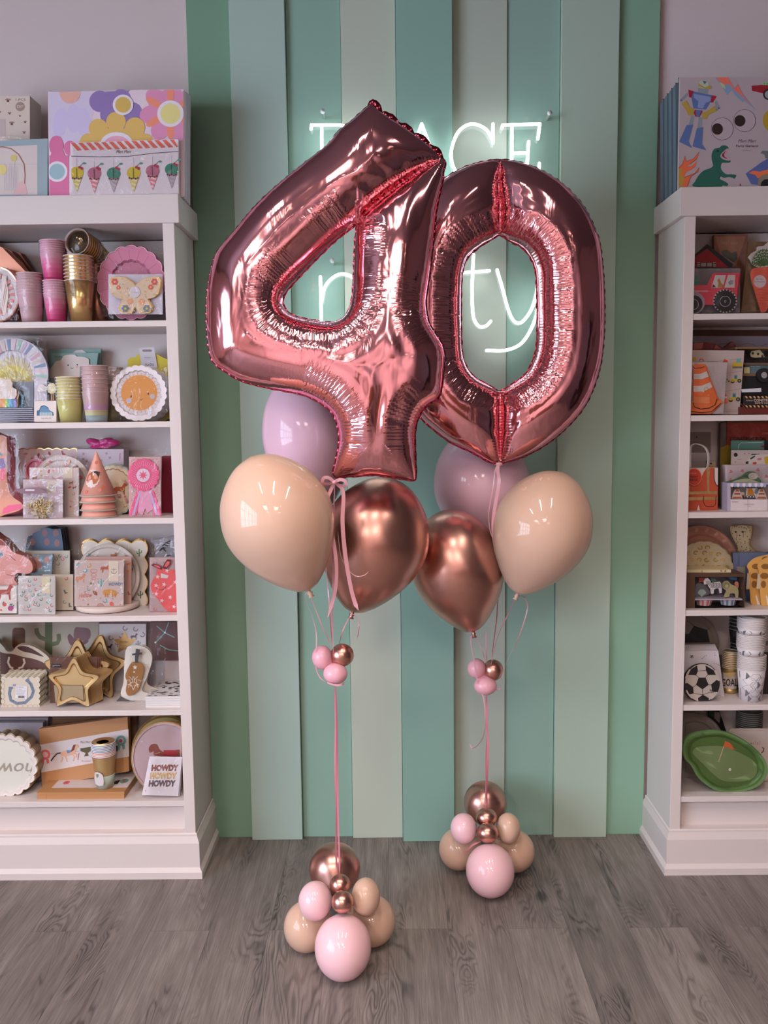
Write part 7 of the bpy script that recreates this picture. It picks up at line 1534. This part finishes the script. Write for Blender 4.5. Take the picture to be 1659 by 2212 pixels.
for i in range(3): I.open().slab(R(125, 1706-i*16, 590, 1722-i*16), .1, [(196, 170, 60), (206, 186, 150), (200, 180, 140)][i]); i == 1 and I.scatter(R(190, 1672, 590, 1704), [m_leop([(160, 122, 54), (120, 80, 50)])], 34, 4); I.done('napkin')
I = Item('cupcake_kit', 'safari cupcake kit box with zebra and lion toppers and striped cake cases, fourth right shelf', 'cupcake kit', 420, 2110, 2.775, Z)
dk = (76, 50, 34)
I.open().slab(R(118, 1718, 735, 1750), .09, dk); I.slab(R(118, 1750, 206, 2108), .09, dk); I.slab(R(726, 1750, 735, 2108), .09, dk); I.slab(R(206, 2096, 735, 2108), .09, dk); I.slab(R(206, 1750, 726, 2100), .003, (120, 108, 120), .085); I.slab(R(206, 1984, 712, 1998), .07, (190, 176, 190), .004); I.done('box')
for jj, (q, c) in enumerate((([(250, 1760), (320, 1758), (300, 1805), (250, 1808)], (214, 90, 80)), ([(380, 1760), (420, 1770), (450, 1810), (380, 1800)], (110, 160, 140)), ([(570, 1755), (660, 1755), (650, 1790), (580, 1780)], (60, 110, 150)), (sp2([(210, 1850), (240, 1815), (300, 1830), (350, 1870), (360, 1930), (220, 1970)], 3), (104, 100, 106)), (sp2([(235, 1925), (260, 1888), (300, 1885), (328, 1920), (290, 1950), (280, 1985), (268, 1950)], 3), (150, 166, 160)), (sp2([(628, 1830), (640, 1800), (668, 1810), (670, 1860), (650, 1880)], 3), (210, 130, 110)))): I.open().slab(q, .002, c, .045-jj*.004).done('topper')
zb_ = [(300, 1800), (318, 1768), (345, 1762), (370, 1790), (380, 1815), (470, 1800), (492, 1830), (492, 1920), (470, 1925), (462, 1880), (440, 1870), (410, 1885), (405, 1930), (378, 1930), (372, 1880), (350, 1850), (340, 1828), (305, 1832)]
I.open().slab(zb_, .003, (214, 204, 206), .012)
for q in range(14):
    x = 330+q*12; y = 1795+(q % 2)*4; I.pr(line([(x, y if q < 4 else 1812), (x+4, y+30 if q < 4 else 1840), (x-2, 1868 if q > 3 else y+44)], 4.5), (44, 40, 50), 1, .012)
I.done('topper'); I.open().slab(sp2([(500, 1830), (520, 1800), (560, 1795), (590, 1830), (640, 1850), (668, 1890), (665, 1970), (640, 1972), (630, 1930), (580, 1930), (570, 1960), (515, 1960), (540, 1900), (505, 1870)], 3), .003, (170, 156, 112), .016); I.pr(C(540, 1840, 36, 38, 16), (130, 124, 84), 1, .016); I.pr(C(545, 1850, 18, 20, 12), (180, 166, 120), 2, .016); I.done('topper')
for x, c in ((305, (222, 106, 106)), (562, (110, 136, 160))):
    s_ = 2.80/FP/4.915; b = at(*tf(x, 2092), 2.81); mb = MB(); M_ = Matrix.Translation((b.x, 2.815, Z+.0032)); n = 40; r0, r1, h_ = 72*s_, 92*s_, 88*s_; vs = []; fs = []
    for k_ in range(n): a = 2*PI*k_/n; w_ = 1+.03*(k_ % 2); vs += [M_ @ Vector((r0*w_*math.cos(a), r0*w_*math.sin(a), 0)), M_ @ Vector((r1*w_*math.cos(a), r1*w_*math.sin(a), h_))]
    for k_ in range(n): k2 = (k_+1) % n; mb.add([vs[2*k_], vs[2*k2], vs[2*k2+1], vs[2*k_+1]], [(0, 1, 2, 3)], cm(c if (k_//2) % 2 else (214, 200, 200)))
    mb.build('cake_case', I.root, I.b)
I.film(206, 1750, 726, 2100, .002, name='window_film', jit=.001)
# ---- right shelf 5
use(1459, 1320, 5.025); Z = ZS[4]
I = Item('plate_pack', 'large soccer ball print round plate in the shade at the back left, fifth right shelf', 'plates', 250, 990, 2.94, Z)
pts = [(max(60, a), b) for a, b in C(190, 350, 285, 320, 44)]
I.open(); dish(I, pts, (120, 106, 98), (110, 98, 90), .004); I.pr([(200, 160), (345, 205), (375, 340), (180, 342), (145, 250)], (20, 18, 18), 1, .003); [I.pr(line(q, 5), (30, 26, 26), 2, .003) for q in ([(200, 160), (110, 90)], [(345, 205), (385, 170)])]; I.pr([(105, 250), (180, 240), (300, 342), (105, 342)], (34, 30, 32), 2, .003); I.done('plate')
I = Item('party_bag', 'white paper bag pack with tiny soccer balls, fifth right shelf', 'bags', 330, 985, 2.83, Z)
for i in range(5, -1, -1): I.open().slab([(70, 432-i*13), (465-i*7, 432-i*14), (530, 985), (70, 985)], .003, (184, 174, 176) if i % 2 else (196, 186, 190), i*.006); i and I.done('bag')
for x, y, r in ((178, 495, 22),):
    I.pr(C(x, y, r), (226, 216, 216)); I.pr(ST(x, y, r*.5, .8, 5), (30, 28, 32), 2)
    for a in range(5): t = a*2*PI/5+.3; I.pr(ST(x+r*.72*math.cos(t), y+r*.72*math.sin(t), r*.3, .8, 5), (30, 28, 32), 2)
for x, y in ((290, 515), (305, 500), (318, 490), (336, 482), (420, 565), (440, 572), (462, 580), (475, 590), (430, 480), (425, 455)): I.pr(C(x, y, 4), (60, 50, 60))
I.pr(arcl(475, 930, 18, 0, 6.2, 3, 12), (120, 110, 120)); I.done('bag')
def soccer(I, cx, cy, rx, ry, dy=0, k=1):
    def P(pts): return [(cx+rx*a, cy+ry*b) for a, b in pts]
    for q in ([(-.2, -.28), (.2, -.28), (.38, .1), (.02, .34), (-.36, .1)], [(-.66, -.72), (-.3, -.92), (-.24, -.62), (-.36, -.4), (-.82, -.42)], [(.2, -.92), (.68, -.66), (.8, -.42), (.34, -.42), (.22, -.66)], [(-1, .02), (-.86, .0), (-.52, .22), (-.5, .55), (-.78, .62), (-.97, .3)], [(1, -.1), (.85, -.16), (.52, .08), (.6, .45), (.88, .5), (.99, .2)], [(-.24, .8), (.04, .62), (.4, .8), (.38, .94), (0, 1), (-.22, .96)]): I.pr(P(q), (24, 22, 24), k, dy)
    for q in ([(-.2, -.28), (-.36, -.42)], [(.2, -.28), (.34, -.44)], [(.38, .1), (.54, .1)], [(.02, .34), (.04, .62)], [(-.36, .1), (-.52, .22)], [(-.24, -.62), (.22, -.66)], [(.04, .62), (-.5, .55)], [(.04, .62), (.6, .45)]): I.pr(line(P(q), 5), (24, 22, 24), k, dy)
I = Item('napkin_pack', 'round soccer ball shaped napkin pack at the left end of the fifth right shelf', 'napkins', 285, 995, 2.785, Z)
for i in range(6, -1, -1): I.open().slab([(a-i*3, b+i*.5) for a, b in C(290, 780, 192, 213, 48)], .003, (28, 26, 28), i*.005); i and I.done('napkin')
I.pr(C(290, 780, 184, 205, 48), (206, 190, 180)); soccer(I, 290, 780, 186, 207, 0, 2)
for a, b in ((-2.9, -2.35), (-.72, -.1), (2.2, 2.75), (.5, 1.0)): I.pr(line(C(290, 780, 184, 205, 8, a, b)[:9], 16), (206, 190, 180), 3); 
I.text('NAPKINS', 372, 848, 462, 870, (30, 26, 28), 5, bold=.02); I.pr(R(385, 882, 420, 886), (60, 50, 54), 5); I.done('napkin'); I.film(95, 560, 485, 1000, -.005)
cup_pack('cup_pack', 'gold and white cup stack reading goal, behind the soccer cup tower', 585, 432, 915, 88, 80, 2.88, 10, [(0, .2, GOLDR), (.2, .8, (206, 190, 180)), (.8, 1, GOLDR)], (206, 190, 170), Z, stp=20, rimh=8, wrap=False, inner=(150, 140, 116))
G = Item('x', '', 'x', 0, 0, 2.88, None); bpy.data.objects.remove(G.root)
croot = [o_ for o_ in COL.objects if o_.name.startswith('cup_pack')][-1]
croot = max((o_ for o_ in COL.objects if o_.name.startswith('cup_pack')), key=lambda o_: o_.name)
G.root = croot; G.b = Vector(croot.location); G.open(); G.text('GOAL', 500, 735, 675, 815, (24, 22, 24), 1, -.043, bold=.02); G.pr([(525, 670), (665, 665), (600, 730)], GOLDR, 1, -.0435); G.done('printed_word')
HEX = (104, 100, 106)
for j, (x, yt, yb, rt_, rb_, n_, lb) in enumerate([(812, 470, 985, 150, 116, 9, 'bottom of the tower of soccer ball pattern cups, fifth right shelf'), (815, 240, 478, 150, 128, 9, 'middle stack in the tower of soccer ball pattern cups'), (825, 62, 262, 152, 130, 7, 'top stack in the tower of soccer ball pattern cups')]):
    zz = Z if j == 0 else zprev
    r_ = cup_pack('cup_pack', lb, x, yt, yb, rt_, rb_, 2.80, n_, [(0, 1, (206, 196, 196))], (214, 200, 196), zz, stp=19, rimh=8, wrap=False, cup_name='paper_cup')
    zprev = at(*tf(x, yt), 2.80).z
    s_ = 2.80/FP/5.025; hc = zprev-zz-19*s_*(n_-1); mb = MB(); o = Vector(r_.location)
    def cyl(px_, pz, off=.0006):   # px_: offset in drawing units from the centre, pz: height in metres
        rad = s_*(rb_+(rt_-rb_)*min(1, pz/hc)*.97)+off; x_ = max(-rad*.98, min(rad*.98, px_*s_)); return o+Vector((x_, -math.sqrt(rad*rad-x_*x_), pz))
    if j == 0:
        for (hx, hy) in ((-5, 160), (-125, 60), (-118, 260), (100, 60), (112, 250), (-95, 320), (95, 322)):
            if abs(hx) < 130:
                q = [(hx+60*math.cos(a*PI/3), hy+44*math.sin(a*PI/3)) for a in range(6)]; V = [cyl(a, max(.001, min(hc*.98, hc-b*s_))) for a, b in q]; mb.add(V, [tuple(range(6))], cm(HEX))
        for (hx, hy) in ((-5, 70), (-60, 115), (55, 110), (-60, 205), (52, 205), (-5, 250), (-5, 340)):
            q = [(hx+60*math.cos(a*PI/3), hy+44*math.sin(a*PI/3)) for a in range(6)]
            for a in range(6): p0, p1 = q[a], q[(a+1) % 6]; mb.tube([cyl(p0[0], max(.001, min(hc*.98, hc-p0[1]*s_))), cyl(p1[0], max(.001, min(hc*.98, hc-p1[1]*s_)))], .0004, cm(HEX), 4)
    else:
        for hx in (-90, 70): V = [cyl(hx+a, hc*b) for a, b in ((-45, .35), (-20, .1), (25, .1), (45, .4), (25, .75), (-25, .75))]; mb.add(V, [tuple(range(6))], cm(HEX))
    mb.build('printed_hexagons', r_, o)
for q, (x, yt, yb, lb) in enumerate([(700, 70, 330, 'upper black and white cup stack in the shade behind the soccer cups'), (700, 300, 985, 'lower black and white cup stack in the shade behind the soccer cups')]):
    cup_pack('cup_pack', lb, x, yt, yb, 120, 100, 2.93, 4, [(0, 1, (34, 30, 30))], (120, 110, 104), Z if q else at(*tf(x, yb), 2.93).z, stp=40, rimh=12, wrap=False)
I = Item('gift_box', 'tall black box at the right edge of the fifth right shelf', 'box', 1000, 960, 2.85, Z); I.open().slab([(975, 445), (1400, 445), (1400, 960), (915, 955), (925, 880)], .06, (40, 32, 30)); I.slab(R(965, 375, 1400, 446), .06, (150, 136, 130)); I.done('box')
# ---- right shelf 6
Z = ZS[5]
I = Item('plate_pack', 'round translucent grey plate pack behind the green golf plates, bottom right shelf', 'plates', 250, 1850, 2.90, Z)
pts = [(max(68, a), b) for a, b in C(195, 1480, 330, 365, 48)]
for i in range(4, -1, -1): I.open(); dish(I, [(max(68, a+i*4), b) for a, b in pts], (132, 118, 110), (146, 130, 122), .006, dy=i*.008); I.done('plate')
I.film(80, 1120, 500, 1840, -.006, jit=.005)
I = Item('party_bag', 'black, white and green striped pack leaning at the back of the bottom right shelf', 'pack', 460, 1300, 2.96, Z); I.open().slab([(360, 1085), (480, 1085), (555, 1320), (555, 1850), (360, 1850)], .01, (20, 22, 20)); I.pr([(365, 1085), (420, 1085), (420, 1160), (375, 1130)], (16, 56, 36)); I.pr([(425, 1095), (480, 1100), (480, 1220), (420, 1160)], (140, 124, 116)); I.done('pack')
cup_pack('cup_pack', 'dark green and white rimmed cup stack at the back of the bottom right shelf', 778, 1080, 1850, 140, 100, 2.93, 16, [(0, 1, (60, 58, 52))], (120, 116, 108), Z, stp=22, rimh=8, wrap=False)
I = Item('plate_pack', 'cream rounded square plates with bunting and small icons, right edge of the bottom right shelf', 'plates', 850, 1840, 2.86, Z)
for i in range(4, -1, -1): I.open(); q = RR(575+i*4, 1275, 1400, 1842, 50); I.slab(q, .002, (196, 174, 160), i*.008); i and I.done('plate')
I.slab(RR(605, 1300, 1380, 1820, 44), .001, (206, 188, 180), -.0012); I.text('A-I', 810, 1425, 850, 1448, (110, 70, 60), 1, -.0012); I.pr(line([(868, 1412), (868, 1450), (916, 1450), (916, 1408)], 3), (140, 110, 100), 1, -.0012); I.pr(line([(940, 1480), (960, 1490), (955, 1520), (935, 1540)], 12), (110, 60, 40), 1, -.0012); I.text('VIP', 882, 1422, 902, 1446, (140, 110, 100), 1, -.0012); I.pr(C(930, 1580, 12), (130, 90, 70), 1, -.0012); I.done('plate')
I = Item('plate_pack', 'green golf course plates shaped like a putting green with an orange flag, bottom right shelf', 'plates', 560, 1970, 2.79, Z)
pts = sp2([(78, 1500), (100, 1400), (170, 1340), (300, 1310), (430, 1300), (560, 1320), (700, 1380), (850, 1480), (960, 1600), (1002, 1700), (985, 1800), (900, 1900), (760, 1955), (600, 1975), (460, 1955), (340, 1890), (240, 1800), (170, 1680), (100, 1600)], 5)
for i in range(5, 0, -1): I.open().slab([(a-i*1, b-i*2) for a, b in pts], .0018, (86, 112, 66), i*.007).done('plate')
I.open(); dish(I, pts, (72, 100, 44), (90, 118, 70), .010, (.93, .88, .8), mc=(78, 106, 46)); 
gr = sp2([(200, 1560), (190, 1520), (230, 1480), (330, 1465), (440, 1462), (560, 1480), (700, 1540), (830, 1610), (880, 1680), (885, 1740), (850, 1810), (760, 1845), (620, 1852), (500, 1835), (400, 1760), (300, 1660)], 5); I.pr(gr, (116, 134, 84), 1, .009)
I.pr(line([(545, 1412), (467, 1640)], 8), (206, 170, 140), 2, .009); I.pr(sp2([(540, 1418), (580, 1425), (610, 1450), (632, 1490), (660, 1500), (600, 1498), (560, 1478), (525, 1478)], 3), (206, 96, 52), 3, .009); I.pr(C(468, 1632, 16, 9), (150, 150, 100), 2, .009); I.pr(C(592, 1720, 15, 17), (220, 210, 196), 3, .009); I.done('plate'); I.film(90, 1320, 990, 1960, -.006, jit=.006)
I = Item('acrylic_stand', 'clear plate stand under the green golf plates', 'plate stand', 520, 1985, 2.765, Z); I.open().slab(R(445, 1850, 615, 1980), .002, CLEAR).done('lip')
